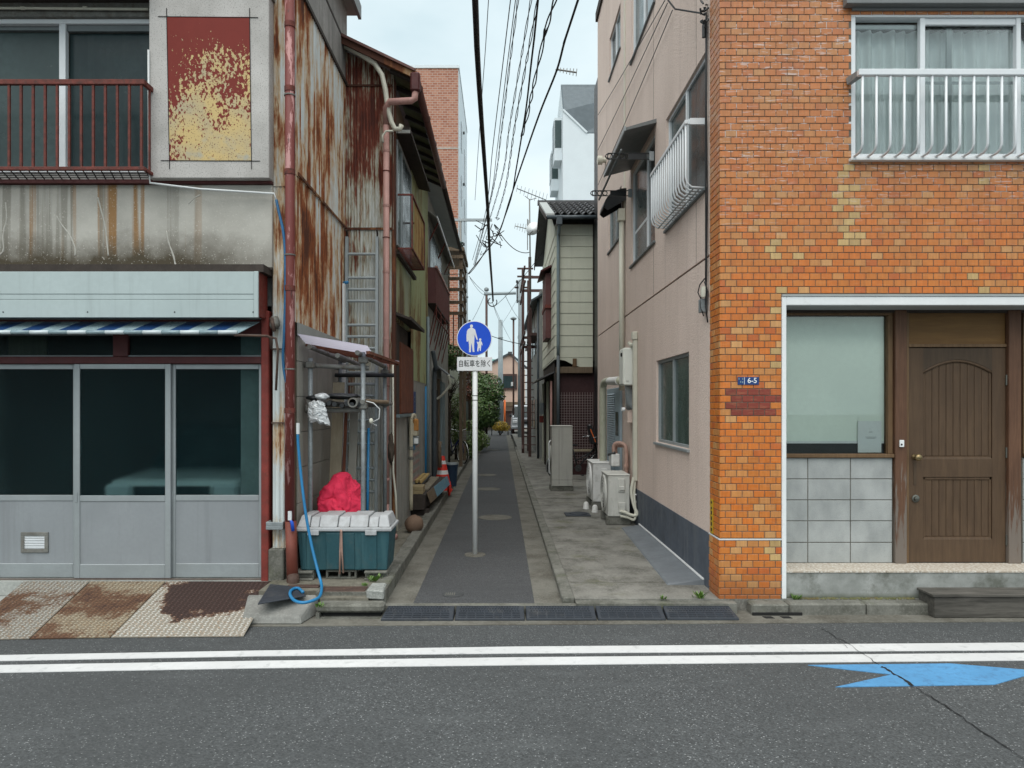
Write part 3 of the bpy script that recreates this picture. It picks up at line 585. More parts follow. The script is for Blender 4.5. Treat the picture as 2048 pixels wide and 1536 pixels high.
MB().slab([(X(333,6.8),6.797,Z(33,6.8)),(X(339,6.8),6.797,Z(321,6.8)),(X(503,6.8),6.797,Z(321,6.8)),(X(500,6.8),6.797,Z(34,6.8))], (0,.0025,0)).build('painted_field', 'peel_panel', pb)
for a, c in (((316,33),(516,35)),((322,321),(520,322)),((333,16),(339,338)),((499,16),(503,338))):
    MB().bar(P(a[0],a[1],6.796), P(c[0],c[1],6.796), .006, .003, up=(0,1,0)).build('scored_line', 'black_gap', pb)
MB().box(X(296,6.8), X(548,6.9), 6.80, 6.94, 5.681, 5.80).build('panel_top', 'galv_dirty', H1)
# rusty railing with mesh floor
rl = thing('balcony_railing', 'rusty red iron railing in front of the upper left window', 'railing', (-4.4, 6.7, 3.94))
x1 = X(291, 6.65)
b = MB(); b.box(-6.6, x1, 6.63, 6.67, 4.752, 4.80); b.box(x1-.035, x1, 6.671, 6.93, 4.75, 4.798); b.build('top_rail', 'rail_rust', rl, bevel=.004)
b = MB(); b.box(-6.6, x1, 6.632, 6.668, 3.952, 3.985); b.box(x1-.03, x1, 6.669, 6.93, 3.953, 3.984); b.build('bottom_rail', 'rail_rust', rl, bevel=.004)
px = 283.0
while X(px,6.65) > -6.5:
    MB().box(X(px,6.65)-.010, X(px,6.65)+.010, 6.64, 6.66, 3.985, 4.752).build('baluster', 'rail_rust', rl); px -= 24.05
for yy in (6.75, 6.84): MB().box(x1-.025, x1-.008, yy, yy+.017, 3.984, 4.75).build('baluster', 'rail_rust', rl)
b = MB(); xx = x1
while xx > -6.5: b.bar((xx,6.67,3.957),(xx-.10,6.93,3.957), .008); xx -= .085
for yy in (6.73,6.79,6.86): b.box(-6.6, x1-.03, yy, yy+.006, 3.951, 3.957)
b.build('floor_mesh', 'black_gap', rl)
tag(MB().tube([P(297,100,6.79),P(298,340,6.79),P(300,366,6.79),P(400,378,6.8),P(548,387,6.86),P(553,400,6.86)], .010, 8).build('drain_hose', 'hose_end', smooth=True), 'thin white drain hose sloping below the peeling red panel', 'hose')
# right edge: corrugated corner strip, concrete pier
s_ = sheet((-2.24,6.965,.36), (.135,0,0), (0,0,3.55), (0,-1,0), .045, .008); s_.build('corner_sheet', 'rust_white', H1, smooth=True)
s_ = sheet((-2.235,6.955,3.9), (.13,0,0), (0,0,3.2), (0,-1,0), .05, .006); s_.build('corner_sheet', 'rust_white', H1, smooth=True)
MB().box(-2.11, -2.045, 6.955, 7.0, .36, 7.1).build('corner_board', 'rust_heavy', H1)
MB().box(-2.25, -2.055, 6.985, 7.3, .36, 7.1).build('corner_core', 'old_wood', H1)
MB().box(-2.265, -2.115, 6.90, 7.05, -.1, .36).build('corner_pier', 'kerb_concrete', H1, bevel=.01)
MB().box(-2.114, -2.03, 6.96, 7.1, -.1, .36).build('corner_pier', 'kerb_concrete', H1, bevel=.006)
for z in (.57, 1.58, 2.3): MB().box(-2.245, -2.10, 6.93, 6.955, z, z+.012).build('strap', 'rusty_lid', H1)
MB().lathe([(.035,0),(.05,.03),(.045,.08),(.03,.12)], (-2.20,6.90,2.50), (0,0,1), 10).build('insulator_knob', 'galv_dirty', H1, smooth=True)
b = MB(); b.tube([(-2.25,6.85,2.42),(-2.17,6.84,2.40),(-2.15,6.84,2.28),(-2.17,6.84,1.9)], .012); b.tube([(-2.22,6.86,2.6),(-2.19,6.85,2.47)], .02); b.build('old_bracket', 'rusty_lid', H1, smooth=True)
tr = MB(); tr.box(-2.265,-2.10,6.83,6.95,.56,.60); tr.box(-2.265,-2.10,6.83,6.845,.60,.635); tr.box(-2.265,-2.25,6.846,6.95,.60,.635); tr.box(-2.115,-2.10,6.846,6.95,.60,.635)
tag(tr.build('metal_tray', 'galv', bevel=.004), 'small grey metal tray fixed low at the shop corner', 'tray')
# big peeling downpipe
dp = thing('downpipe', 'peeling dark red and pink downpipe at the shop corner', 'pipe', (-2.03, 6.86, .03))
MB().tube([(-2.045,6.86,.62),(-2.04,6.86,3),(-2.045,6.86,7.0)], .046, 14).build('pipe', 'peel_pipe', dp, smooth=True)
MB().tube([(-2.01,6.84,.05),(-2.03,6.85,.64)], .054, 14).build('boot', 'pink_pipe' if 0 else 'peel_boot' if 'peel_boot' in MATS else mat('peel_boot', (.17,.045,.03), .6, .2, 6, .2, 60), dp, smooth=True)
MB().tube([(-2.0,6.82,.0),(-1.99,6.80,.075),(-2.0,6.83,.12)], .056, 12).build('shoe', 'rusty_lid', dp, smooth=True)
for z in (1.68, 2.86, 3.98, 4.78, 5.4): MB().lathe([(.052,0),(.052,.05)], (-2.042,6.86,z), n=14).build('collar', 'rail_rust', dp, smooth='auto')
for z in (4.74, 3.2, 2.1): MB().lathe([(.054,0),(.054,.012)], (-2.042,6.86,z), n=14).build('bracket', 'galv_dirty', dp)
# side wall: rusty corrugated sheets above grey siding
yb = [7.01, 7.64, 8.13, 8.62, 9.22]
for i in range(4):
    for z0, z1, off in ((2.58, 4.06, 0), (4.03, 5.92, .008)):
        s_ = sheet((-2.035+off+.003*(i%2), yb[i]-.02, z0), (0, yb[i+1]-yb[i]+.02, 0), (0,0,z1-z0), (1,0,0), .052, .009)
        s_.build('corrugated_sheet', 'rust_white' if i == 3 else 'rust_side', H1, smooth=True)
    MB().box(-2.030, -2.020, yb[i+1]-.012, yb[i+1]+.0, 2.58, 5.92).build('cover_strip', 'rust_side', H1)
MB().bar((-2.015,7.05,4.055),(-2.015,9.22,4.055),.012,.03).build('seam_flashing', 'rust_heavy', H1)
MB().box(-2.04, -2.0, 7.0, 9.3, 5.90, 5.945).build('flashing', 'dark_wood', H1)
for y0, y1 in ((7.0,7.9),(7.904,8.6),(8.604,9.3)): MB().box(-2.045, -2.022, y0, y1, 5.946, 7.0).build('upper_board', 'l_grey_board', H1)
MB().box(-2.028, -2.018, 7.0, 9.3, 6.42, 6.46).build('board_batten', 'dark_wood', H1)
MB().box(-2.6, -2.05, 7.2, 9.28, .0, 7.0).build('core_wall', 'l_grey_board', H1)
MB().box(-7.6, -2.6, 7.3, 9.28, 5.7, 7.0).build('core_wall', 'l_grey_board', H1)
MB().box(-7.7, -1.9, 6.5, 9.42, 6.92, 7.05).build('roof_eave', 'soffit_grey', H1)
MB().box(-1.9, -1.86, 6.5, 9.44, 6.88, 7.06).build('fascia_board', 'grey_metal', H1)
MB().slab([(-2.03,7.06,2.45),(-2.03,9.2,2.45),(-2.03,9.2,2.58),(-2.03,7.06,2.58)], (.012,0,0)).build('apron_flashing', 'soffit_grey', H1)
zz = .06
while zz < 2.44:
    for y0, y1 in ((7.1, 7.95), (7.955, 9.2)):
        MB().box(-2.05, -2.031, y0, y1, zz, min(zz+.352, 2.448)).build('siding_panel', 'beige_siding', H1, bevel=.003)
    zz += .357
# cream vent pipe curling over the roof edge
tag(MB().tube([P(690,92,9.05),P(720,108,9.05),P(750,128,9.05),P(764,150,9.05),P(771,180,9.05),P(775,215,9.05),P(783,245,9.05),P(790,258,9.05),P(800,258,9.05),P(803,250,9.05)], .033, 10).build('vent_pipe', 'cream_duct', smooth=True), 'cream plastic pipe curling over the rusty roof edge', 'pipe')
tag(MB().tube([P(786,262,9.0),P(772,262,9.0),P(765,272,9.0),P(766,285,9.0)], .014, 8).build('small_hose', 'cream_duct', smooth=True), 'short cream hose looping round the pink downpipe', 'hose')
# ================================================================== second house: front strip and green alley side
H2 = thing('green_house', 'narrow corrugated house with rusty front strip and green alley side', 'house', (-1.7, 11, ZL))
YF, XS = 9.24, -1.40
for z0, z1 in ((.08, 2.2), (2.18, 4.06)):
    sheet((-2.03, YF, z0), (.63,0,0), (0,0,z1-z0), (0,-1,0), .0385, .007, 8).build('corrugated_sheet', 'rust_front', H2, smooth=True)
sheet((-2.03, YF-.006, 4.04), (.63,0,0), (0,0,1.88), (0,-1,0), .0385, .007, 8).build('corrugated_sheet', 'rust_front', H2, smooth=True)
MB().grid(lambda u, v: (-2.03+.63*u, YF-.010-.007*math.sin(2*math.pi*u*.63/.0385), 5.90 + v*(.45-.27*u)), 131, 1).build('corrugated_sheet', 'rust_front', H2, smooth=True)
MB().box(-2.02, -1.41, YF-.022, YF-.014, 4.035, 4.065).build('seam', 'rust_heavy', H2); MB().box(-2.02, -1.41, YF-.026, YF-.018, 5.895, 5.92).build('seam', 'rust_heavy', H2)
MB().box(-1.425, -1.38, YF-.012, YF+.10, .08, 6.0).build('corner_trim', 'rust_heavy', H2, bevel=.006)
MB().box(-6.5, -1.45, YF+.03, 13.4, 0, 5.9).build('core_wall', 'dark_wood', H2)
MB().box(-1.45, XS-.003, 9.34, 13.44, ZL, 2.21).build('lower_wall', 'l2_concrete', H2)
MB().box(-1.45, XS-.004, 9.34, 11.0, 2.9, 3.86).build('green_board', 'green_sheet', H2)
MB().box(-1.45, XS-.006, 9.34, 11.0, 3.86, 5.85).build('back_board', 'old_wood', H2)
for y0, y1 in ((10.98, 12.2), (12.18, 13.45)):
    sheet((XS, y0, 2.16), (0, y1-y0, 0), (0,0,3.7), (1,0,0), .076, .010, 8).build('corrugated_sheet', 'green_sheet', H2, smooth=True)
# shutter bay
sb = MB().box(XS+.0, XS+.03, 9.62, 11.0, 1.64, 2.62).build('rusty_shutter', 'old_shutter', H2)
for k in range(7): MB().box(XS+.031, XS+.04, 9.64+k*.195, 9.64+k*.195+.18, 1.65, 2.6).build('shutter_board', 'old_shutter', sb, bevel=.004)
MB().box(XS-.001, XS+.02, 9.36, 9.62, 1.64, 2.85).build('shutter_gap', 'dark_wood', H2); MB().box(XS, XS+.06, 9.36, 11.05, 1.60, 1.638).build('sill', 'downpipe_slate', H2)
def canopy(y0, y1, xo, z, drop, name, parent):
    c = MB().hexa([(XS-.02,y0,z),(xo,y0,z-drop),(xo,y1,z-drop),(XS-.02,y1,z),(XS-.02,y0,z+.05),(xo,y0,z-drop+.03),(xo,y1,z-drop+.03),(XS-.02,y1,z+.05)]).build(name, 'dark_wood', parent, bevel=.004)
    MB().bar((xo+.006,y0-.01,z-drop+.02),(xo+.006,y1+.01,z-drop+.02),.02,.045).build('front_batten', 'dark_wood', c)
    return c
canopy(9.30, 10.95, -1.20, 2.95, .07, 'window_canopy', H2); canopy(9.28, 11.95, -1.21, 5.40, .05, 'window_canopy', H2)
MB().box(-1.35, -1.19, 9.24, 9.275, 5.30, 5.34).build('canopy_end', 'pale_concrete', H2); MB().box(-1.37, -1.36, 9.24, 9.275, 5.30, 5.37).build('canopy_end', 'pale_concrete', H2)
# upper window and its rusty guard box
w2 = MB(); w2.box(XS, XS+.03, 9.40, 9.43, 3.88, 5.28); w2.box(XS, XS+.03, 10.82, 10.85, 3.88, 5.28); w2.box(XS, XS+.03, 9.43, 10.82, 5.24, 5.28); w2.box(XS, XS+.03, 9.43, 10.82, 3.88, 3.92); w2.box(XS, XS+.034, 9.80, 9.835, 3.92, 5.24)
w2 = w2.build('side_window', 'alu', H2); MB().box(XS+.006, XS+.012, 9.43, 9.8, 3.92, 5.24).build('pane', 'green_glass', w2); MB().box(XS+.012, XS+.018, 9.835, 10.82, 3.92, 5.24).build('pane', 'dark_glass', w2)
gb = thing('window_guard', 'rusty box guard with ochre corrugated panel on the green house window', 'window guard', (-1.28, 10.1, 3.83))
xo = -1.18
b = MB()
for z in (4.54, 3.83): b.bar((XS+.03,9.39,z),(xo,9.39,z),.022); b.bar((xo,9.39,z),(xo,10.85,z),.022); b.bar((XS+.03,10.85,z),(xo,10.85,z),.022)
for y in (9.39, 10.85): b.bar((xo,y,3.83),(xo,y,4.54),.022)
b.build('frame', 'rail_rust', gb)
sheet((xo-.012, 9.72, 3.85), (0,1.11,0), (0,0,.68), (1,0,0), .05, .006, 8).build('corrugated_panel', 'balcony_sheet', gb, smooth=True)
b = MB()
for k in range(22): b.bar((XS+.03,9.42+k*.066,3.83),(xo,9.42+k*.066,3.83),.010)
b.build('floor_bars', 'rail_rust', gb); MB().bar((XS+.03,9.39,3.80),(xo,10.85,3.62),.03).build('brace', 'dark_wood', gb) if 0 else None
MB().bar((XS+.02,9.42,3.79),(XS+.06,11.0,3.72),.05).build('support_beam', 'dark_wood', gb)
# roof, mossy soffit boards, gutter
rf = MB().hexa([(-2.06,9.02,6.40),(-1.10,9.02,5.94),(-1.10,13.42,5.94),(-2.06,13.42,6.40),(-2.06,9.02,6.46),(-1.10,9.02,6.0),(-1.10,13.42,6.0),(-2.06,13.42,6.46)]).build('roof', 'brown_gutter', H2)
MB().hexa([(-6.3,9.3,6.9),(-2.061,9.3,6.40),(-2.061,13.42,6.40),(-6.3,13.42,6.9),(-6.3,9.3,6.96),(-2.061,9.3,6.46),(-2.061,13.42,6.46),(-6.3,13.42,6.96)]).build('roof', 'brown_gutter', H2)
MB().bar((-2.06,8.99,6.40),(-1.09,8.99,5.935),.03,.09).build('barge_board', 'rust_heavy', H2)
MB().bar((-2.06,8.97,6.45),(-1.09,8.97,5.985),.05,.03).build('ridge_roll', 'brown_gutter', H2)
for k in range(9):
    y0 = 9.06 + k*.485; dz = .012*((k*7)%3)
    MB().hexa([(-1.42,y0,6.085-dz),(-1.135,y0,5.945-dz),(-1.135,y0+.47,5.945-dz),(-1.42,y0+.47,6.085-dz),(-1.42,y0,6.10-dz),(-1.135,y0,5.958-dz),(-1.135,y0+.47,5.958-dz),(-1.42,y0+.47,6.10-dz)]).build('soffit_board', 'moss_soffit', rf)
for k in range(10): MB().bar((-1.42,9.08+k*.48,6.03),(-1.125,9.08+k*.48,5.90),.045,.05).build('rafter', 'dark_wood', rf)
gt = MB().tube([(-1.085,9.0,5.90),(-1.085,13.38,5.88)], .052, 12).build('gutter', 'brown_gutter', H2, smooth=True)
for k in range(5): MB().torus((-1.085,9.3+k*.98,5.90), (0,1,0), .054, .007, 14, 5).build('gutter_bracket', 'dark_wood', gt)
MB().box(-1.15, -1.03, 8.94, 9.06, 5.72, 5.96).build('hopper', 'maroon', gt, bevel=.02)
MB().tube([(-1.09,9.0,5.74),(-1.10,9.0,5.64),(-1.14,9.0,5.615),(-1.42,9.0,5.60),(-1.47,9.05,5.55),(-1.475,9.10,5.35)], .042, 12).build('swan_neck', 'pink_pipe', gt, smooth=True)
pk = thing('pink_downpipe', 'tall pink plastic downpipe beside the ladder', 'pipe', (-1.475, 9.1, .1))
MB().tube([(-1.475,9.1,5.40),(-1.475,9.1,.50)], .040, 12).build('pipe', 'pink_pipe', pk, smooth=True)
MB().tube([(-1.475,9.1,.52),(-1.47,9.08,.15),(-1.40,9.02,.10),(-1.33,8.98,.10)], .036, 12).build('foot', 'pink_pipe', pk, smooth=True)
for z in (5.0, 4.3, 3.45, 2.6, 1.75, .8): MB().lathe([(.045,0),(.045,.03)], (-1.475,9.1,z), n=12).build('collar', 'pink_pipe', pk)
for z in (4.75, 3.9, 2.0): MB().lathe([(.046,0),(.046,.01)], (-1.475,9.1,z), n=12).build('bracket', 'rail_rust', pk)
tag(MB().tube([(-1.40,9.16,2.3),(-1.395,9.16,.9),(-1.36,9.14,.6),(-1.34,9.12,.15)], .014, 8).build('conduit', 'cream_duct', smooth=True), 'thin pale conduit running down the rusty corner by the gas meter', 'pipe')
# ================================================================== corner building: tiled front, pink side
HB = thing('corner_building', 'corner building with orange tile front and pink stucco alley side', 'building', (3.5, 6.5, 0))
YB, XB, XP = 6.46, 1.983, 1.995
YE = 14.7; ZT = 9.74
# mortar backing of the front
for x0, x1, z0, z1 in ((XB+.006,2.545,-.1,2.745),(XB+.006,6.6,2.745,3.99),(XB+.006,3.18,3.99,5.33),(XB+.006,6.6,5.33,ZT)):
    MB().box(x0, x1, YB+.006, 6.76, z0, z1).build('tile_backing', 'mortar', HB)
PX, PZ, JT = .1023, .0618, .0065
def tile(mb, x0, x1, z0, z1, y=YB, dy=.012, c=.0022):
    n = [(x0,y+dy,z0),(x1,y+dy,z0),(x1,y+dy,z1),(x0,y+dy,z1),(x0,y+c,z0),(x1,y+c,z0),(x1,y+c,z1),(x0,y+c,z1),(x0+c,y,z0+c),(x1-c,y,z0+c),(x1-c,y,z1-c),(x0+c,y,z1-c)]
    mb.add(n, [(0,1,5,4),(1,2,6,5),(2,3,7,6),(3,0,4,7),(4,5,9,8),(5,6,10,9),(6,7,11,10),(7,4,8,11),(8,9,10,11)])
rb = random.Random(11)
YELLOW = [(1698,338),(1687,351),(1679,378),(1705,378),(1668,391),(1692,405),(1712,405),(1680,419),(1702,432),(1690,446),(1685,460),(1700,474),(1722,474),(1698,488),(1548,488),(1550,501),(1555,515),(1605,515),(1970,338),(1970,365),(1955,555),(1560,583),(1970,583),(1555,1087),(1540,1101),(1555,1115),(1552,620),(1556,700),(1552,726)]
def tint(x, z):
    px, py = VX + x*F/YB, VY - (z-EYE)*F/YB
    for i, (ya, a, b) in enumerate(((789,1451,1541),(802.5,1462,1562),(816,1451,1541),(829.5,1462,1552))):
        if abs(py-ya) < 6.8 and a-2 < px < b+2: k = rb.uniform(.8, 1.15); return (.23*k, .036*k, .021*k)
    for a, b in YELLOW:
        if abs(px-a) < 12 and abs(py-b) < 7: k = rb.uniform(.85, 1.1); return (.54*k, .365*k, .15*k)
    c = Vector(rb.choices([(.60,.165,.020),(.57,.18,.028),(.56,.235,.065),(.58,.30,.11),(.52,.125,.022)], [4.5,4.8,2.2,.65,.8])[0]) * rb.uniform(.92, 1.07)
    if z > 2.9: c = c.lerp(Vector((.43,.185,.08)), min(.55, (z-2.9)*.38))
    return tuple(c)
bricks = []
def rows(z0, zmax, first):
    z = z0; r = first
    while z + PZ - JT < zmax + .02:
        za, zb = z + JT/2, z + PZ - JT/2
        if zb < 2.745 + .01: lim = 2.545 - .002
        elif za > 3.985 and zb < 5.345: lim = 3.18 - .002
        elif za < 2.745: lim = 2.545 - .002; 
        else: lim = 5.75
        if 2.70 < za < 2.745: pass
        x = XB - (PX/2 if r % 2 else 0)
        while x < lim:
            a, b = max(x + JT/2, XB if x < XB else 0), min(x + PX - JT/2, lim)
            if x < XB: a = XB
            if b - a > .018: bricks.append((a, b, za, zb))
            x += PX
        z += PZ; r += 1
rows(.548, 6.2, 0)
nlow = 9
low = []
for r in range(nlow):
    za = .530 - (r+1)*PZ + JT/2; zb = .530 - r*PZ - JT/2; x = XB - .008 - (PX/2 if r % 2 == 0 else 0)
    while x < 2.543:
        a, b = max(x + JT/2, XB-.008), min(x + PX - JT/2, 2.543)
        if b - a > .018: low.append((a, b, max(za, -.02), zb))
        x += PX
MB().box(XB-.002, 2.543, YB-.003, YB+.006, -.1, .530).build('plinth_backing', 'mortar', HB)
MB().box(XB-.002, XB+.006, YB-.003, 6.775, -.1, .530).build('plinth_backing', 'mortar', HB)
MB().box(XB-.010, 2.544, YB-.011, YB-.001, .531, .545).build('white_joint', 'road_paint', HB, bevel=.002)
MB().box(XB-.010, XB-.001, YB-.001, 6.775, .531, .545).build('white_joint', 'road_paint', HB, bevel=.002)
allb = [(q, YB) for q in bricks] + [(q, YB-.009) for q in low]
allb.sort(key=lambda t: (t[0][0]-0)**2 + (t[0][2]-EYE)**2*1.0)
cache = {}
fld = MB(); cols = []
for i, ((a, b, za, zb), y) in enumerate(allb):
    col = tint((a+b)/2, (za+zb)/2)
    if i < 300:
        key = (round(b-a, 3), round(zb-za, 3))
        if key not in cache:
            mb = MB(); w2_, h2_ = (b-a)/2, (zb-za)/2; tile(mb, -w2_, w2_, -h2_, h2_, 0.0)
            me = bpy.data.meshes.new('tile_brick'); me.from_pydata(mb.v, [], mb.f); me.materials.append(MATS['brick_single']); cache[key] = me
        o = link('tile_brick', cache[key], HB, ((a+b)/2, y + rb.uniform(0, .0016), (za+zb)/2)); o.color = col + (1,)
    else:
        tile(fld, a, b, za, zb, y + rb.uniform(0, .0016)); cols += [col]*9
# tiles of the return (facing the alley)
def side_tile(y0, y1, z0, z1, x):
    n = len(fld.v); t = MB(); tile(t, y0, y1, z0, z1, x)
    fld.add([(p[1], p[0], p[2]) for p in t.v], [f[::-1] for f in t.f])
z = .548; r = 0
while z < 6.2:
    y = YB + .002 - (PX/2 if r % 2 == 0 else 0)
    while y < 6.77:
        a, b = max(y + JT/2, YB+.001), min(y + PX - JT/2, 6.772)
        if b - a > .015:
            k = Vector(tint(1.2, z+.03)); side_tile(a, b, z+JT/2, z+PZ-JT/2, XB); cols += [tuple(k)]*9
        y += PX
    z += PZ; r += 1
for r in range(nlow):
    y = YB - .008 - (PX/2 if r % 2 else 0); za = .530-(r+1)*PZ+JT/2; zb = .530-r*PZ-JT/2
    while y < 6.77:
        a, b = max(y+JT/2, YB-.008), min(y+PX-JT/2, 6.772)
        if b - a > .015: side_tile(a, b, max(za,-.02), zb, XB-.009); cols += [tint(1.2, .2)]*9
        y += PX
MB().box(XB+.006, 2.2, 6.765, 6.80, -.1, ZT).build('return_edge', 'pink_stucco', HB)
MB().box(XB+.0055, XB+.02, YB+.006, 6.775, -.1, ZT).build('return_backing', 'mortar', HB)
fo = fld.build('tile_bricks', 'brick_field', HB); stuff(fo)
ca = fo.data.color_attributes.new('tint', 'FLOAT_COLOR', 'CORNER')
buf = []
for p, c in zip(fo.data.polygons, cols): buf += list(c + (1,))*p.loop_total
ca.data.foreach_set('color', buf)
# ---- house number and yellow strip
pl = MB().box(X(1475,YB), X(1517.5,YB), YB-.006, YB-.001, Z(769.5,YB), Z(754,YB)).build('number_plate', 'plate_blue', HB, bevel=.001)
me = text_mesh('6-5', .066, 0, .001); me.materials.append(MATS['sign_white']); o = link('lettering', me, pl, (X(1504,YB), YB-.0068, Z(761.5,YB))); o.rotation_euler = (R(90),0,0)
MB().box(X(1488,YB), X(1488.8,YB), YB-.0068, YB-.006, Z(769,YB), Z(754.5,YB)).build('divider', 'sign_white', pl)
b = MB()
for (a, c_) in ((1477.5,757.5),(1485,757.5),(1481,763.5),(1485,764)): b.box(X(a-.9,YB), X(a+.9,YB), YB-.0068, YB-.006, Z(c_+2,YB), Z(c_-1.4,YB))
b.build('faded_marks', 'awn_pale', pl)
ys = MB().box(XB-.006, XB-.001, 6.655, 6.735, Z(1066,6.7), Z(998,6.7)).build('yellow_strip', 'plate_yellow', HB)
b = MB(); z = Z(1062,6.7)
for k, h in enumerate((.03,.035,.035,.035,.02,.02)): b.box(XB-.0075, XB-.006, 6.68, 6.712, z, z+h); z += .052
b.build('strip_marks', 'ink', ys)
# ---- shop front recess
ofr = MB(); ofr.box(2.545, 2.585, YB-.012, 6.80, .0, 2.745); ofr.box(2.585, 6.2, YB-.012, 6.50, 2.665, 2.745); ofr.build('opening_frame', 'white_paint', HB, bevel=.004)
MB().box(2.545, 6.2, YB-.02, YB+.01, 2.746, 2.762).build('frame_flashing', 'soffit', HB)
MB().box(2.586, 6.2, 6.501, 6.9, 2.666, 2.744).build('soffit', 'soffit', HB)
MB().box(2.585, 6.2, 6.475, 7.05, -.1, .232).build('platform', 'platform', HB, bevel=.008)
x = 2.587
while x < 5.9: MB().box(x, x+.302, 6.468, 6.80, .2325, .250).build('platform_tile', 'step_tile', HB, bevel=.002); x += .306
RW = 6.80
xs_ = [2.545, 2.93, 3.338, 3.74]; zs_ = [Z(p, RW) for p in (1126,1085,1042,1000,958,915.5)]
MB().box(2.545, 3.742, RW+.006, 6.96, .24, zs_[-1]).build('block_backing', 'gutter_concrete', HB)
for i in range(3):
    for j in range(5): MB().box(xs_[i]+.004, xs_[i+1]-.004, RW, RW+.02, zs_[j]+.004, zs_[j+1]-.004).build('concrete_block', 'cmu', HB, bevel=.003)
for i in range(3):
    for j in range(5): MB().box(4.985+.41*i+.004, 4.985+.41*(i+1)-.004, RW, RW+.02, zs_[j]+.004, zs_[j+1]-.004).build('concrete_block', 'cmu', HB, bevel=.003)
MB().box(4.98, 6.2, RW+.006, 6.96, .24, zs_[-1]).build('block_backing', 'gutter_concrete', HB)
# window with roller blind
def shopwin(x0, x1, parent=HB):
    z0, z1 = zs_[-1]+.002, 2.66
    f = MB(); f.box(x0, x1, RW-.03, RW+.08, z0, z0+.035); f.box(x0, x1, RW, RW+.08, z1-.04, z1); f.box(x1-.045, x1, RW, RW+.08, z0+.035, z1-.04); f.box(x0, x0+.03, RW, RW+.08, z0+.035, z1-.04)
    f = f.build('shop_window', 'trim_wood', parent, bevel=.004)
    MB().box(x0+.03, x1-.045, RW+.045, RW+.05, z0+.035, z1-.04).build('pane', 'clear_glass', f)
    MB().box(x0+.02, x1-.03, RW+.075, RW+.078, Z(883,6.85), z1-.05).build('roller_blind', 'blind', f)
    MB().box(x0+.03, x1-.05, RW+.068, RW+.082, Z(887,6.85), Z(882,6.85)).build('blind_bar', 'white_paint', f)
    MB().box(x0, x1, RW+.082, RW+1.6, z0, z1).build('room', 'interior', f)
    return f
f = shopwin(2.56, X(1786,RW)); shopwin(4.99, 6.1)
nt_ = MB().box(X(1716,6.85), X(1763,6.85), RW+.052, RW+.058, Z(905,6.85), Z(842,6.85)).build('notice', 'white_paint', f)
b = MB(); b.box(X(1738,6.85), X(1745,6.85), RW+.051, RW+.052, Z(864.6,6.85), Z(863.6,6.85)); b.box(X(1731,6.85), X(1753,6.85), RW+.051, RW+.052, Z(874.6,6.85), Z(873.8,6.85)); b.box(X(1733,6.85), X(1751,6.85), RW+.051, RW+.052, Z(877,6.85), Z(876.3,6.85)); b.build('print_lines', 'galv', nt_)
# posts, transom, door
for x0, x1 in ((X(1787,RW), X(1810,RW)), (X(2013,RW), X(2038,RW))): MB().box(x0, x1, RW-.035, RW+.08, .25, 2.665).build('door_post', 'post_wood', HB, bevel=.005)
MB().box(X(1811,RW), X(1816.5,RW), RW-.015, RW+.06, .25, 2.665).build('door_jamb', 'trim_wood', HB, bevel=.003)
MB().box(X(1817,RW), X(2012,RW), RW+.012, RW+.03, Z(688,RW), 2.64).build('transom_board', 'transom_wood', HB)
MB().box(X(1817,RW), X(2012,RW), RW-.01, RW+.05, Z(695,RW)+.003, Z(688,RW)).build('door_head', 'trim_wood', HB, bevel=.002)
MB().box(2.58, 6.1, RW-.02, RW+.06, 2.641, 2.664).build('head_rail', 'dark_wood', HB)
dx0, dx1, dz0, dz1 = X(1817.5,RW), X(2011.5,RW), .256, Z(696,RW)
px0, px1 = X(1847,RW), X(1985,RW); zs1, za1, zb1, zt2, zb2 = Z(742,RW), Z(719,RW), Z(918.5,RW), Z(954,RW), Z(1079.5,RW)
dr = MB(); y0 = RW+.004
dr.box(dx0, px0, y0, y0+.04, dz0, dz1); dr.box(px1, dx1, y0, y0+.04, dz0, dz1); dr.box(px0, px1, y0+.001, y0+.04, dz0, zb2); dr.box(px0, px1, y0+.001, y0+.04, zt2, zb1)
dr = dr.build('door', 'door_wood', HB)
arc = [(px0 + (px1-px0)*k/16, zs1 + (za1-zs1)*math.sin(math.pi*k/16)**.9) for k in range(17)]
MB().slab([(px0,y0+.001,dz1),(px0,y0+.001,zs1)] + [(a,y0+.001,c) for a, c in arc[1:-1]] + [(px1,y0+.001,zs1),(px1,y0+.001,dz1)], (0,.039,0)).build('arched_rail', 'door_frame_dark', dr)
for k in range(9):
    w_ = (px1-px0-.05)/9; a = px0+.025+k*w_
    MB().box(a+.0015, a+w_-.0015, y0+.016, y0+.03, zb1+.03, za1).build('plank', 'door_wood', dr, bevel=.003)
    MB().box(a+.0015, a+w_-.0015, y0+.016, y0+.03, zb2+.03, zt2-.03).build('plank', 'door_wood', dr, bevel=.003)
MB().box(px0, px1, y0+.031, y0+.036, zb2, za1).build('panel_back', 'door_frame_dark', dr)
for z_ in (zb1, zb2): MB().hexa([(px0,y0+.002,z_),(px1,y0+.002,z_),(px1,y0+.03,z_),(px0,y0+.03,z_),(px0+.01,y0+.008,z_+.022),(px1-.01,y0+.008,z_+.022),(px1-.025,y0+.03,z_+.032),(px0+.025,y0+.03,z_+.032)]).build('moulding', 'door_wood', dr)
for s0, s1 in ((zb1, zs1), (zb2, zt2)):
    for x0, x1 in ((px0, px0+.026), (px1-.026, px1)): MB().box(x0, x1, y0+.008, y0+.03, s0+.02, s1).build('moulding', 'door_wood', dr, bevel=.006)
MB().box(px0, px1, y0+.008, y0+.03, zt2-.03, zt2).build('moulding', 'door_wood', dr, bevel=.006)
MB().tube([(a, y0+.012, c-.014) for a, c in arc], .014, 8).build('arch_moulding', 'door_wood', dr, smooth=True)
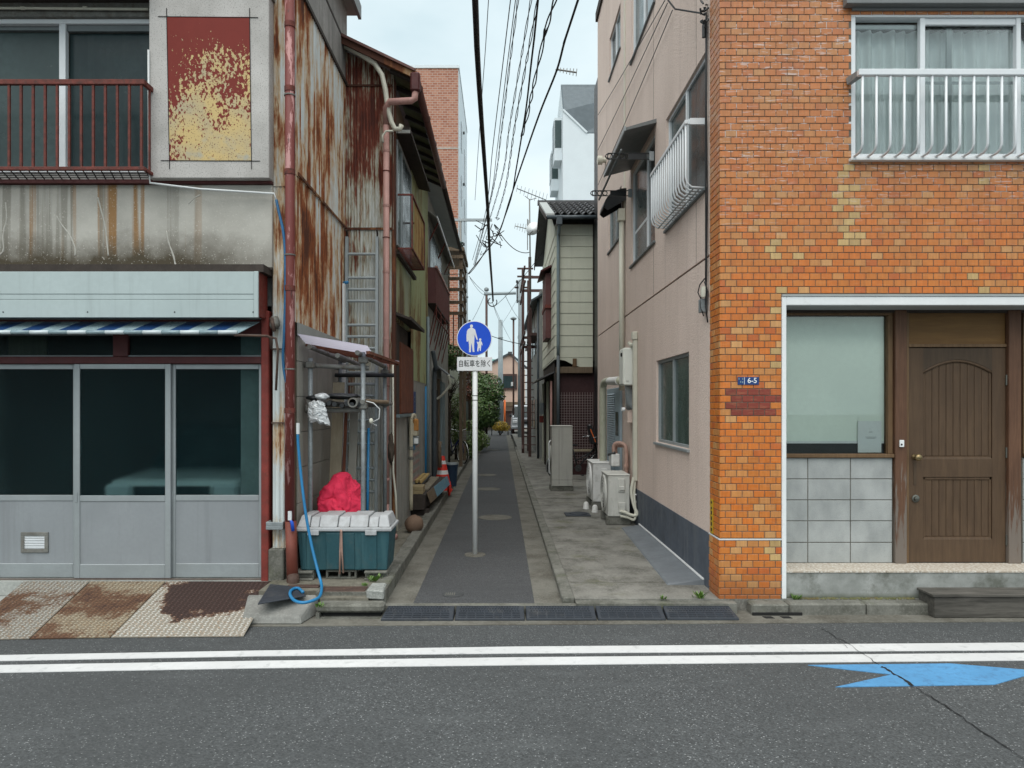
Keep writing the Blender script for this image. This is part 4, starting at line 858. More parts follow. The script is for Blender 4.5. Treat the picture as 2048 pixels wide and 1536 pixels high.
MB().lathe([(.027,0),(.027,.006),(.012,.012),(.012,.035),(.03,.05),(.034,.07),(.025,.088),(0.001,.09)], (X(1829,RW), y0, Z(914,RW)), (0,-1,0), 18).build('door_knob', 'brass', dr, smooth=True)
MB().lathe([(.036,0),(.036,.01),(.024,.014),(.02,.03),(.001,.034)], (X(1831,RW), y0, Z(997,RW)), (0,-1,0), 18).build('lock', 'bronze', dr, smooth='auto')
MB().box(X(1827,RW), X(1833,RW), y0-.004, y0, Z(970,RW), Z(925,RW)).build('key_plate', 'door_frame_dark', dr)
for z in (Z(760,RW), Z(905,RW), Z(1080,RW)): MB().tube([(dx1+.004, RW-.004, z-.05),(dx1+.004, RW-.004, z+.05)], .009, 8).build('hinge', 'bronze', dr)
bl = MB().box(X(1798.5,6.76), X(1807,6.76), 6.745, 6.764, Z(894,6.76), Z(880,6.76)).build('door_bell', 'white_paint', HB, bevel=.003); MB().lathe([(.009,0),(.009,.004)], (X(1803.3,6.745), 6.745, Z(889,6.745)), (0,-1,0), 12).build('button', 'ink', bl)
MB().box(2.2, 6.4, 6.95, 7.0, .2, 2.75).build('recess_back', 'interior', HB)
st = thing('wooden_step', 'weathered dark wooden step box before the brown door', 'step', (4.6, 6.3, ZR))
b = MB(); b.box(3.785, 5.6, 6.215, 6.455, ZR+.008, .082); b.build('box', 'step_wood', st, bevel=.004)
for k in range(2): MB().box(3.765, 5.62, 6.20+.127*k, 6.20+.127*k+.124, .0825, .104).build('tread_plank', 'step_wood', st, bevel=.003)
# ---- upper front window with white railing
uw = MB(); yw = YB+.01
uw.box(3.18, 5.9, yw, yw+.10, 5.29, 5.335); uw.box(3.18, 5.9, yw, yw+.10, 3.998, 4.045); uw.box(3.18, 3.222, yw, yw+.10, 4.045, 5.29)
for a, c in ((1838,1848),(2030,2039)): uw.box(X(a,6.5), X(c,6.5), yw+.01, yw+.06, 4.045, 5.29)
uw.box(X(1848,6.5), X(2030,6.5), yw+.02, yw+.05, 5.23, 5.29)
uw = uw.build('front_window', 'alu_white', HB, bevel=.003)
MB().box(3.18, 5.9, yw-.03, yw+.02, 5.336, 5.36).build('head_trim', 'grey_metal', uw)
b = MB(); b.box(X(1893,6.55), X(1903,6.55), yw+.075, yw+.095, 4.05, 5.23); b.box(X(1848,6.55), X(2030,6.55), yw+.08, yw+.09, Z(168,6.55), Z(163,6.55)); b.box(3.222, X(1838,6.5), yw+.07, yw+.09, 5.22, 5.25); b.build('inner_sash', 'alu', uw)
for a, c, y_ in ((3.222, X(1838,6.5), .055), (X(1848,6.5), X(2030,6.5), .062), (X(2039,6.5), 5.9, .055)): MB().box(a, c, yw+y_, yw+y_+.004, 4.045, 5.25).build('pane', 'clear_glass', uw)
mat('screen_net', (.10,.11,.105), .9, .1, 5, 0)
MB().grid(lambda u, v: (3.25+2.6*u, yw+.20+.022*math.sin(u*150)+.012*math.sin(u*61+1), 4.04+1.22*v), 420, 1).build('curtain', 'curtain', uw, smooth=True)
b = MB(); b.box(3.18, 5.9, yw+.30, yw+1.6, 3.95, 5.45); b.build('room', 'interior', uw)
MB().box(3.10, 5.95, YB-.085, YB+.0, 5.362, 5.45).build('window_hood', 'grey_metal', HB, bevel=.005)
MB().box(3.155, 5.9, YB-.05, YB+.012, 3.968, 3.996).build('window_sill', 'white_paint', HB, bevel=.004)
rr = thing('window_railing', 'white aluminium railing on the upper window of the orange tiled front', 'railing', (4.4, 6.3, 4.0))
yr = 6.27
MB().box(X(1716,yr), 5.85, yr-.02, yr+.025, Z(152,yr), Z(139,yr)).build('top_rail', 'alu_white', rr, bevel=.006)
MB().hexa([(3.13,6.44,4.66),(3.17,6.44,4.66),(X(1730,yr),yr+.02,4.668),(X(1717,yr),yr+.02,4.668),(3.13,6.46,4.73),(3.17,6.46,4.73),(X(1730,yr),yr+.03,4.72),(X(1717,yr),yr+.03,4.72)]).build('bracket', 'galv', rr)
px = 1725.
while X(px,yr) < 5.8:
    x = X(px,yr); MB().tube([(x,yr,4.67),(x,yr,4.06),(x,yr+.02,4.02),(x,yr+.06,4.005),(x,6.44,3.999)], .011, 8).build('baluster', 'alu_white', rr, smooth=True); px += 27.85
# ---- pink alley side
def hole_wall(name, m, axis_x, y0, y1, z0, z1, holes, depth, parent):   # wall facing -x with reveals
    us = sorted({y0, y1} | {h[0] for h in holes} | {h[1] for h in holes}); vs_ = sorted({z0, z1} | {h[2] for h in holes} | {h[3] for h in holes}); b = MB()
    ins = lambda u, v: any(h[0] < u < h[1] and h[2] < v < h[3] for h in holes)
    for i in range(len(us)-1):
        for j in range(len(vs_)-1):
            if not ins((us[i]+us[i+1])/2, (vs_[j]+vs_[j+1])/2):
                b.add([(axis_x,us[i],vs_[j]),(axis_x,us[i+1],vs_[j]),(axis_x,us[i+1],vs_[j+1]),(axis_x,us[i],vs_[j+1])], [(3,2,1,0)])
    for a, c, d, e in holes:
        x2 = axis_x + depth
        for q in (((a,d),(c,d)),((c,d),(c,e)),((c,e),(a,e)),((a,e),(a,d))):
            b.add([(axis_x,*q[0]),(axis_x,*q[1]),(x2,*q[1]),(x2,*q[0])], [(0,1,2,3)])
    return b.build(name, m, parent)
WS = [(7.565,9.18,1.29,2.33),(6.93,8.62,3.88,5.22),(9.24,10.95,3.90,5.33),(11.82,13.26,4.60,5.42),(9.24,10.91,7.02,8.4),(11.92,13.13,7.77,8.52)]
hole_wall('pink_wall', 'pink_stucco', XP, 6.775, YE, .0, ZT, WS + [(6.7751,YE-.0001,3.182,3.206)], .06, HB)
MB().box(XP+.022, XP+.03, 6.78, YE, 3.17, 3.22).build('groove_back', 'pink_groove', HB)
for i, y in enumerate((8.62, 9.24, 7.2)): MB().box(XP-.0015, XP, y+.08, y+.086, 3.21, ZT-.1).build('control_joint', 'pink_groove', HB) if i else None
MB().box(XP, 8, YE, YE+.05, 0, ZT).build('rear_wall', 'pink_stucco', HB); MB().box(XP+.1, 8, 6.9, YE, ZT-.3, ZT-.05).build('roof', 'grey_metal', HB)
MB().box(1.955, 8, 6.3, YE+.1, ZT, ZT+.18).build('parapet', 'dark_wood', HB)
MB().box(XP-.012, XP-.001, 6.775, YE, -.02, .53).build('base_band', 'base_band', HB)
for i, (a, c, d, e) in enumerate(WS):
    t = .035; xw = XP+.03
    f = MB(); f.box(xw, xw+.05, a, c, d, d+t); f.box(xw, xw+.05, a, c, e-t, e); f.box(xw, xw+.05, a, a+t, d+t, e-t); f.box(xw, xw+.05, c-t, c, d+t, e-t); mid = (a+c)/2 if i != 2 else a+.62; f.box(xw-.006, xw+.04, mid-.022, mid+.022, d+t, e-t)
    f = f.build('side_window', 'alu' if i in (0,3) else 'alu_white', HB, bevel=.003)
    g1, g2 = [('green_glass','green_glass'),('dark_glass','pale_glass'),('sky_glass','pale_glass'),('dark_glass','pale_glass'),('sky_glass','pale_glass'),('pale_glass','dark_glass')][i]
    if 'sky_glass' not in MATS: mat('sky_glass', (.03,.04,.042), .03, .1, 2, 0, spec=1.0)
    MB().box(xw+.02, xw+.025, a+t, mid-.022, d+t, e-t).build('pane', g1, f); MB().box(xw+.03, xw+.035, mid+.022, c-t, d+t, e-t).build('pane', g2, f)
    MB().box(XP-.03, XP+.03, a-.03, c+.03, d-.035, d-.003).build('sill', 'alu_dark' if i else 'alu', f, bevel=.004)
    if i == 2: MB().box(xw+.028, xw+.034, mid+.03, c-t, 4.38, 4.42).build('glazing_bar', 'alu_white', f)
    MB().box(xw+.055, xw+.30, a-.02, c+.02, d-.02, e+.02).build('room', 'interior', f)
# curved-bar window guard on the alley side
sg = thing('window_guard', 'white curved-bar window guard high on the pink alley wall', 'window guard', (1.9, 7.7, 3.88), None)
xo = 1.795
b = MB(); b.box(xo-.015, xo+.015, 6.90, 8.52, 4.49, 4.53); b.box(xo+.016, XP, 6.895, 6.925, 4.485, 4.533); b.build('top_rail', 'alu_white', sg, bevel=.004)
MB().box(xo+.03, XP-.02, 6.885, 6.895, 4.48, 4.54).build('bracket', 'alu_white', sg)
y = 6.93
while y < 8.52:
    MB().tube([(xo,y,4.49),(xo,y,3.98),(xo+.015,y,3.92),(xo+.06,y,3.885),(XP,y,3.875)], .010, 8).build('bar', 'alu_white', sg, smooth=True); y += .098
for x in (xo+.07, xo+.13): MB().box(x, x+.012, 6.92, 8.5, 3.866, 3.874).build('cross_bar', 'galv', sg)
# awning over the next window, laundry arms
aw2 = thing('metal_awning', 'grey sheet metal awning over the tall window on the pink wall', 'awning', (1.85, 10, 5.35))
MB().hexa([(XP,9.15,5.40),(1.60,9.15,5.30),(1.60,11.0,5.30),(XP,11.0,5.40),(XP,9.15,5.45),(1.60,9.15,5.335),(1.60,11.0,5.335),(XP,11.0,5.45)]).build('hood', 'grey_metal', aw2)
MB().box(1.58, 1.60, 9.14, 11.01, 5.29, 5.35).build('edge_trim', 'alu', aw2); MB().box(1.585, XP, 9.135, 9.15, 5.38, 5.46).build('end_plate', 'alu', aw2) if 0 else None
for k, y in enumerate((9.30, 10.85)):
    t = thing('laundry_rack', ['perforated metal laundry arm at the near end of the grey awning', 'perforated metal laundry arm at the far end of the grey awning'][k], 'laundry arm', (1.9, y, 5.05), 'laundry arms on the pink wall')
    z = 5.02 - .02*k
    b = MB(); b.box(1.40, XP, y, y+.02, z+.035, z+.043); b.box(1.40, XP, y, y+.02, z-.043, z-.035); b.tube([(1.40,y+.01,z+.039),(1.37,y+.01,z+.02),(1.36,y+.01,z),(1.37,y+.01,z-.02),(1.40,y+.01,z-.039)], .008, 6); b.box(1.66, 1.90, y+.006, y+.014, z-.035, z+.035)
    b.build('arm', 'black_plastic', t)
    b = MB()
    for xx in (1.42, 1.50, 1.58): b.torus((xx,y+.01,z), (0,1,0), .034, .007, 16, 6)
    b.build('ring', 'black_plastic', t); MB().box(XP-.06, XP, y-.004, y+.024, z-.06, z+.06).build('mount', 'alu', t)
tag(MB().tube([(1.55,9.2,5.06),(1.55,11.3,5.03)], .016, 8).build('laundry_pole', 'alu_dark', smooth=True), 'laundry pole lying across the two arms on the pink wall', 'pole')
cv = thing('vent_hood', 'dark curved vent hood on the pink wall beyond the awning', 'vent', (1.85, 11.3, 5))
MB().add([], []); MB().grid(lambda u, v: (XP-.36*math.sin(u*math.pi/2), 11.35+.5*v, 4.93+.30*math.cos(u*math.pi/2)), 12, 3).build('hood', 'black_plastic', cv, smooth=True, thick=.012)
for y in (11.36, 11.83): MB().slab([(XP,y,5.22)]+[(XP-.355*math.sin(k*math.pi/16),y,4.93+.295*math.cos(k*math.pi/16)) for k in range(1,9)]+[(XP-.30,y,4.88),(XP-.05,y,5.02),(XP,y,5.05)], (0,.012,0)).build('end_cheek', 'black_plastic', cv)
tag(MB().tube([(XP+.01,13.6,6.45),(XP-.06,13.6,6.45),(XP-.07,13.6,6.45),(XP-.16,13.6,6.45)], [.05,.05,.085,.085], 12).build('wall_vent', 'cream_duct', smooth='auto'), 'small round cream vent cap high on the pink wall', 'vent')
# downpipe and duct cover
dpk = thing('downpipe', 'cream downpipe running down the pink wall above the water heater', 'pipe', (1.93, 11.4, 2.3))
MB().tube([(1.935,11.45,4.75),(1.935,11.45,2.0)], .043, 12).build('pipe', 'cream_duct', dpk, smooth=True)
MB().box(1.87, 1.99, 11.39, 11.51, 4.72, 4.92).build('hopper', 'cream_duct', dpk, bevel=.012); MB().box(1.97, 1.994, 11.43, 11.47, 4.92, 9.6).build('upper_strip', 'cream_duct', dpk)
dc = thing('duct_cover', 'long cream duct cover running down the pink wall beside the water heater', 'duct', (1.96, 10.45, .65))
MB().box(1.93, 1.993, 10.40, 10.49, .65, 2.72).build('duct', 'cream_duct', dc, bevel=.008); MB().box(1.915, 1.993, 10.385, 10.505, 2.72, 2.84).build('cap', 'cream_duct', dc, bevel=.012)
MB().tube([(1.95,10.44,.68),(1.94,10.42,.45),(1.97,10.40,.3)], .03, 8).build('hose', 'copper_wrap', dc, smooth=True) if 0 else None
# service cables on the pink wall near the tiles
for k, (pts, r, lab) in enumerate((([(1.975,6.86,5.55),(1.97,6.86,4.5),(1.972,6.86,3.2),(1.97,6.86,2.95)], .008, 'black service cable running down the pink wall beside the tiles'),
        ([(1.975,6.83,5.5),(1.968,6.825,4.6),(1.978,6.83,3.8),(1.97,6.83,3.0),(1.96,6.83,2.72)], .006, 'second thinner cable twisting down the pink wall beside the tiles'),
        ([P(1336,0,7.5),P(1350,18,7.4),P(1375,22,7.2),P(1400,26,6.95),P(1409,30,6.85)], .009, 'black drop wire swinging to the top of the pink wall'))):
    tag(MB().tube(pts, r, 6).build('service_cable', 'cable', smooth=True), lab, 'cable')
b = MB(); rj = random.Random(3)
for k in range(14): c = Vector((1.955+rj.uniform(-.03,.02), 6.84+rj.uniform(-.03,.05), 5.5+rj.uniform(-.12,.14))); b.tube([c, c+Vector((rj.uniform(-.04,.04),rj.uniform(-.03,.03),rj.uniform(-.06,.06)))], rj.uniform(.006,.014), 6)
b.tube([(1.95,6.85,5.30),(1.95,6.85,5.42)], .018, 8)
tag(b.build('cable_anchor', 'black_plastic', smooth='auto'), 'tangled cable anchor at the top of the pink wall by the tiles', 'cable anchor')
jb = thing('junction_box', 'small grey junction box with loose wires on the pink wall', 'junction box', (1.95, 6.9, 2.7))
MB().box(1.93, 1.99, 6.87, 6.97, 2.66, 2.79).build('box', 'galv', jb, bevel=.004); MB().lathe([(.03,0),(.034,.05),(.028,.1)], (1.955,6.86,2.80), n=12).build('insulator', 'cream_duct', jb, smooth='auto')
b = MB(); b.tube([(1.96,6.86,2.98),(1.93,6.92,2.93),(1.92,6.95,2.86),(1.95,6.96,2.80),(1.94,6.9,2.84),(1.93,6.88,2.7),(1.95,6.86,2.62)], .006, 6); b.tube([(1.96,6.86,2.95),(1.975,6.82,2.85),(1.96,6.82,2.7),(1.975,6.81,2.55)], .007, 6); b.build('wires', 'cable', jb, smooth=True)
# ================================================================== diamond plate ramp
m = N('plate_patch'); x = m.sep(); v = m.math('ADD', m.math('ADD', m.mul(m.noise((2.2,2.2,1), 4, .55, off=(2.4,0,0)), .7), m.mul(m.noise((24,24,1), 4, .7), .22)), m.math('ADD', m.step(x[1], 5.75, 6.5, -.23, .17), m.step(x[0], -3.2, -2.95, -.16, 0)))
c = m.mix(m.step(m.noise(45, 4), .3, .7), (.42,.415,.385), (.56,.55,.52)); c = m.mix(m.step(m.noise(70, 4, off=(2,2,2)), .53, .62, 0, .7), c, (.36,.22,.11)); c = m.mix(m.step(v, .45, .49), c, (.20,.10,.055)); c = m.mix(m.step(v, .475, .51), c, (.062,.034,.029)); m.bump(m.noise(50, 4), .2, .003); m.out(c, .72, .05, .4)
def darker(name, k):
    s = MATS[name].copy(); MATS[name + '_tread'] = MATS[name]; MATS[name] = s; t_ = s.node_tree; b_ = t_.nodes['Principled BSDF']; src = b_.inputs['Base Color'].links[0].from_socket
    mx_ = t_.nodes.new('ShaderNodeMix'); mx_.data_type = 'RGBA'; mx_.blend_type = 'MULTIPLY'; mx_.inputs[0].default_value = 1; mx_.inputs[7].default_value = (k*1.06, k, k*.9, 1); t_.links.new(src, mx_.inputs[6]); t_.links.new(mx_.outputs[2], b_.inputs['Base Color'])
for q_, k_ in (('plate_patch', .5), ('plate_tan', .55), ('plate_grey', .5)): darker(q_, k_)
def plate(tl, tr, br, bl, mt, label, seed):
    A, B = P(tl[0],tl[1],6.885), P(tr[0],tr[1],6.885); C_, D = G(br[0],br[1],-.100), G(bl[0],bl[1],-.100)
    A.z = B.z = .052; th = Vector((0,0,-.006))
    t = thing('diamond_plate', label, 'metal plate', tuple((C_+D)/2), 'diamond plates of the shop ramp')
    MB().hexa([D+th, C_+th, B+th, A+th, D, C_, B, A]).build('plate', mt, t)
    b = MB(); nu, nv = int((B-A).length/.042), int((D-A).length/.036); up = (B-A).cross(D-A).normalized(); up = -up if up.z < 0 else up
    eu, ev = (B-A).normalized(), (D-A).normalized()
    for j in range(nv):
        for i in range(nu):
            u, v_ = (i+.5+(.0 if j % 2 else .0))/nu, (j+.5)/nv
            c0 = (A*(1-u)+B*u)*(1-v_) + (D*(1-u)+C_*u)*v_
            d1 = (eu+ev*.8 if (i+j) % 2 else eu-ev*.8).normalized(); d2 = up.cross(d1)
            p = [c0+d1*.017, c0+d2*.0065, c0-d1*.017, c0-d2*.0065]
            b.add([q+up*.0003 for q in p]+[c0+d1*.006+up*.006, c0-d1*.006+up*.006], [(0,1,4),(1,2,5,4),(2,3,5),(3,0,4,5)])
    stuff(b.build('tread_pattern', mt + '_tread', t))
plate((333,1163),(548,1163),(487,1272),(222,1274), 'plate_patch', 'cream diamond plate with a large dark brown worn patch, right end of the ramp', 1)
plate((181,1164),(331,1163),(220,1274),(60,1277), 'plate_tan', 'rust brown diamond plate in the middle of the shop ramp', 2)
plate((48,1165),(179,1164),(58,1277),(-92,1280), 'plate_grey', 'greyish rusted diamond plate at the left end of the ramp', 3)
MB().box(-7.6, -2.26, 6.2, 6.95, -.25, -.095).build('ramp_bed', 'pale_concrete', left_pave); MB().box(-7.6, -2.26, 6.90, 6.954, -.09, .043).build('sill_edge', 'pale_concrete', left_pave)
# rubber mat
mt_ = [G(515,1212,.06), G(540,1172,.06), G(600,1178,.06), G(612,1195,.06)]
b = MB(); b.slab([(p.x,p.y,.068) for p in mt_], (0,0,.012))
tag(b.build('rubber_mat', 'rubber', bevel=.004), 'black rubber mat lying at the foot of the downpipe', 'mat')
# ================================================================== teal storage box
bx = thing('storage_box', 'teal plastic storage box with grey lid beside the shop corner', 'storage box', (-1.5, 7.1, .15))
x0, x1, y0, y1 = -1.985, -1.085, 6.90, 7.36; zb, zl = .15, .545
MB().hexa([(x0+.03,y0+.025,zb),(x1-.03,y0+.025,zb),(x1-.03,y1-.02,zb),(x0+.03,y1-.02,zb),(x0,y0,zl),(x1,y0,zl),(x1,y1,zl),(x0,y1,zl)]).build('tub', 'teal_plastic', bx, bevel=.012, seg=2)
for a, c in ((.04,.10),(.30,.62),(.68,.86)):
    xa, xb_ = x0+(x1-x0)*a+.01, x0+(x1-x0)*c
    MB().hexa([(xa,y0+.012,zb+.01),(xb_,y0+.012,zb+.01),(xb_,y0+.05,zb+.01),(xa,y0+.05,zb+.01),(xa,y0-.010,zl-.03),(xb_,y0-.010,zl-.03),(xb_,y0+.02,zl-.03),(xa,y0+.02,zl-.03)]).build('front_rib', 'teal_plastic', bx, bevel=.006)
lid = MB().box(x0-.02, x1+.02, y0-.02, y1+.02, .535, .572).build('lid', 'lid_grey', bx, bevel=.010, seg=2)
segs = [(.0,.13),(.14,.23),(.24,.43),(.44,.56),(.57,.76),(.77,.87),(.88,1.0)]
for k, (a, c) in enumerate(segs):
    hi = .014 if k % 2 == 0 else 0; ins = .02 if k % 2 == 0 else .028
    xa, xb_ = x0+(x1-x0)*a-.002, x0+(x1-x0)*c+.002
    MB().hexa([(xa,y0+ins-.02,.5725),(xb_,y0+ins-.02,.5725),(xb_,y1-.01,.5725),(xa,y1-.01,.5725),(xa+(.03 if k==0 else 0),y0+ins+.05,.665+hi),(xb_-(.03 if k==6 else 0),y0+ins+.05,.665+hi),(xb_-(.03 if k==6 else 0),y1-.07,.665+hi),(xa+(.03 if k==0 else 0),y1-.07,.665+hi)]).build('lid_segment', 'lid_grey', lid, bevel=.010, seg=2)
for a in (.12, .74): MB().box(x0+(x1-x0)*a, x0+(x1-x0)*a+.11, y0-.032, y0-.012, .50, .545).build('latch', 'lid_grey', bx, bevel=.004)
MB().tube([(-1.555,y0-.03,.55),(-1.555,y0-.022,.54),(-1.562,y0-.018,.35),(-1.57,y0-.002,.12)], .009, 6).build('strap', 'copper_wrap', bx, smooth=True)
MB().tube([(-1.55,y0-.03,.55),(-1.548,y0-.022,.53),(-1.545,y0-.016,.35),(-1.535,y0-.002,.13)], .009, 6).build('strap', 'copper_wrap', bx, smooth=True)
for k, (xa, xb_, lab) in enumerate(((-2.0,-1.83,'mossy concrete block under the left end of the teal box'),(-1.33,-1.11,'mossy concrete block under the right end of the teal box'))):
    b = MB(); b.box(xa, xb_, 6.88, 7.3, .06, .078); b.box(xa, xb_, 6.88, 7.3, .128, .148); b.box(xa, xb_, 6.93, 7.25, .078, .128)
    tag(b.build('concrete_block', 'kerb_concrete', bevel=.004), lab, 'block', 'blocks under the teal box')
b = MB(); b.box(-1.72,-1.42,6.96,7.02,.06,.075); b.box(-1.72,-1.42,6.96,7.02,.125,.145)
for xx in (-1.72,-1.60,-1.50,-1.44): b.box(xx,xx+.02,6.96,7.02,.075,.125)
tag(b.build('hollow_block', 'kerb_concrete', bevel=.003), 'hollow concrete block under the middle of the teal box', 'block', 'blocks under the teal box')
# red cloth heap behind the box
b = MB(); rc = random.Random(5); cx, cy = -1.745, 7.62; nu, nv = 110, 40; ph = [rc.uniform(0, 6.28) for _ in range(8)]
def cloth(u, v):
    a = 2*math.pi*u; t = v
    fold = abs(math.sin(3*a+ph[0]+1.5*t)) + .6*abs(math.sin(5*a+ph[1]-2.5*t))
    r = .03 + .33*t**.7*(1 + .12*math.sin(2*a+ph[2])) + .05*(fold-.9)*t
    p = Vector((cx + .045*(1-t) + r*math.cos(a)*.74, cy + r*math.sin(a)*.62, 1.045 - .16*t - .34*t**1.6 + .06*math.sin(2*a+ph[3])*t))
    q = Vector((math.cos(a)*2.2*t, math.sin(a)*2.2*t, t*2.5)); k = 1 if t < .999 else 0
    return p + Vector((mnoise.noise(q*1.3+Vector((3,0,0))), mnoise.noise(q*1.3+Vector((0,7,0))), mnoise.noise(q*1.5+Vector((0,0,5)))))*.06*min(1, t*3) + Vector((0, 0, (1-abs(mnoise.noise(q*3.2)))*.035*t)) + Vector((math.cos(a), math.sin(a), 0))*abs(mnoise.noise(q*4.5+Vector((1,1,1))))*.05*t
b.grid(cloth, nu, nv)
tag(b.build('red_cloth', 'red_cloth', smooth=True), 'bright pinkish red cloth draped over a heap behind the teal box', 'cloth')
tag(MB().box(-1.95,-1.50,7.42,7.85,ZL,.42).build('crate', 'dark_wood'), 'dark crate hidden under the bright red cloth', 'crate')
# ================================================================== scaffold rack with plastic roof
sr = thing('pipe_rack', 'scaffold pipe rack with a plastic sheet roof over clutter', 'rack', (-1.68, 7.9, ZL))
xl, xr, ya, yb_ = -1.955, -1.415, 7.27, 8.62; rp = .0245
for (xx, yy, zt) in ((xl,ya,2.24),(xr,ya,2.30),(xl,yb_,2.3),(xr,yb_,2.26)): MB().tube([(xx,yy,ZL),(xx,yy,zt)], rp, 12).build('post', 'galv', sr, smooth=True)
def hp(a, c, m_='galv_dirty', r=rp): MB().tube([a, c], r, 12).build('rail', m_, sr, smooth='auto')
hp((xl-.06,ya+.05,1.70),(xr+.02,ya+.05,1.71)); hp((xr,ya-.05,1.79),(xr,yb_+.1,1.79)); hp((xl,ya-.05,1.79),(xl,yb_+.1,1.79)); hp((xl-.05,yb_-.05,1.78),(xr+.1,yb_-.05,1.78))
hp((xl-.07,ya+.05,2.17),(xr+.05,ya+.05,2.14)); hp((xl-.05,yb_-.05,2.12),(xr+.12,yb_-.05,2.12), 'black_plastic'); hp((xr-.03,ya-.15,2.285),(xr-.0,yb_+.1,2.22)); hp((xl+.03,ya-.15,2.345),(xl+.03,yb_+.1,2.30)); hp((xl+.3,ya-.1,2.26),(xl+.3,yb_,2.22))
for (xx, yy, zz) in ((xl,ya,1.73),(xr,ya,1.75),(xr,yb_,1.78),(xr,ya,2.22),(xl,ya,2.17),(xr,yb_,2.16)): MB().box(xx-.045, xx+.045, yy-.04, yy+.06, zz-.035, zz+.035).build('clamp', 'galv_dirty', sr, bevel=.012)
rc_ = [(-2.02,7.03,2.465),(-1.325,7.03,2.345),(-1.29,8.98,2.36),(-2.02,8.98,2.49)]
def rfn(u, v): a = Vector(rc_[0]).lerp(Vector(rc_[1]), u); c = Vector(rc_[3]).lerp(Vector(rc_[2]), u); p = a.lerp(c, v); p.z += .006*math.sin(v*190) - .075*min(1, v/.16) + .03*max(0, v-.16); return p
MB().grid(rfn, 2, 160).build('roof_sheet', 'plastic_sheet', sr, smooth=True)
for v in (.16, .40, .68, .97): a = Vector(rc_[0]).lerp(Vector(rc_[3]), v); c = Vector(rc_[1]).lerp(Vector(rc_[2]), v); MB().bar(a+Vector((0,0,-.09)), c+Vector((0,0,-.09)), .03, .028).build('roof_batten', 'old_shutter', sr)
for a, c in (((-1.335,7.10,2.285),(-1.30,8.98,2.29)),): MB().bar(a, c, .035, .03).build('edge_batten', 'old_shutter', sr)
MB().box(-1.95,-1.80,7.05,7.2,2.30,2.33).build('gutter_piece', 'plate_blue' if 0 else 'galv', sr) if 0 else None
# clutter on the rack
b = MB(); rr_ = random.Random(9)
for k in range(7): b.tube([(-1.80+.058*k, 7.22+rr_.uniform(-.06,.02), 1.755+rr_.uniform(-.004,.03)), (-1.80+.058*k, 8.3, 1.76)], .024, 10)
tag(b.build('pipe_bundle', 'black_plastic', smooth='auto'), 'bundle of dark pipes stored across the scaffold rack', 'pipes')
tag(MB().lathe([(.036,0),(.05,0),(.05,.9),(.036,.9)], (-1.50,7.16,1.785), (0,1,0), 18, cap=False).build('grey_pipe', 'galv_dirty', smooth='auto'), 'single wide grey pipe end on the rack beside the post', 'pipe')
tag(MB().tube([(-1.39,7.26,1.80),(-1.20,7.5,1.79)], .022, 10).build('short_pipe', 'old_wood', smooth='auto'), 'short tan pipe tied on the right of the rack', 'pipe')
def crumple(name, c, s, mt, label, cat, seed, n=(26,16), fold=.16):
    r = random.Random(seed); q = [(r.uniform(2,7), r.uniform(2,6), r.uniform(0,6.28), r.uniform(0,6.28)) for _ in range(6)]
    def fn(u, v):
        a, t = 2*math.pi*u, math.pi*v; k = 1 + sum(fold*.4*math.sin(f*a+p1)*math.sin(g*t+p2) for f, g, p1, p2 in [(round(x_[0]), x_[1], x_[2], x_[3]) for x_ in q])
        return (c[0]+s[0]*k*math.sin(t)*math.cos(a), c[1]+s[1]*k*math.sin(t)*math.sin(a), c[2]+s[2]*k*math.cos(t))
    return tag(MB().grid(fn, n[0], n[1]).build(name, mt, smooth=True), label, cat)
rbag = random.Random(77); jb_ = {}
def bagfn(u, v):
    a = 2*math.pi*u; k = jb_.setdefault((round(u*26) % 26, round(v*14)), Vector((rbag.uniform(-1,1), rbag.uniform(-1,1), rbag.uniform(-1,1))))
    w_ = .075+.03*v-.03*max(0, v-.8)*5*(1 if math.cos(a) < .2 else -.3); w_ *= .35 if v < .05 else 1
    return (-1.872+w_*math.cos(a)+.02*v+k.x*.012, 7.19+w_*.5*math.sin(a)+k.y*.012, 1.80-.21*v-(.035*max(0, math.cos(a-.4)) if v > .9 else 0)+k.z*.010)
tag(MB().grid(bagfn, 26, 14).build('plastic_bag', 'clear_bag'), 'crinkled clear plastic bag hanging from the rack', 'bag')
crumple('white_rag', (-1.83,7.25,1.845), (.075,.08,.035), 'clear_bag', 'crumpled white sheet lying on top of the rack pipes', 'sheet', 21)
crumple('dark_sheet', (-1.64,7.32,1.85), (.17,.12,.03), 'black_plastic', 'dark plastic sheet folded over the pipes on the rack', 'sheet', 22)
crumple('dark_rag', (-1.91,7.3,1.835), (.09,.1,.03), 'black_plastic', 'black rag stuffed at the left post of the rack', 'rag', 23)
crumple('tennis_ball', (-1.32,7.20,1.60), (.022,.022,.028), 'cream_duct', 'small pale float hanging right of the rack post', 'float', 24, (12,8), .02)
tag(MB().tube([(-1.375,7.22,1.80),(-1.30,7.22,1.78),(-1.24,7.24,1.72),(-1.25,7.26,1.62),(-1.33,7.24,1.58),(-1.27,7.24,1.55)], .006, 6).build('loose_rope', 'hose_end', smooth=True), 'white cord looped round the rack on the right', 'cord')
crumple('twig_bundle', (-1.29,8.3,1.25), (.035,.035,.16), 'bark', 'dark twine bundle hanging before the ladder', 'bundle', 25, (14,12), .3)
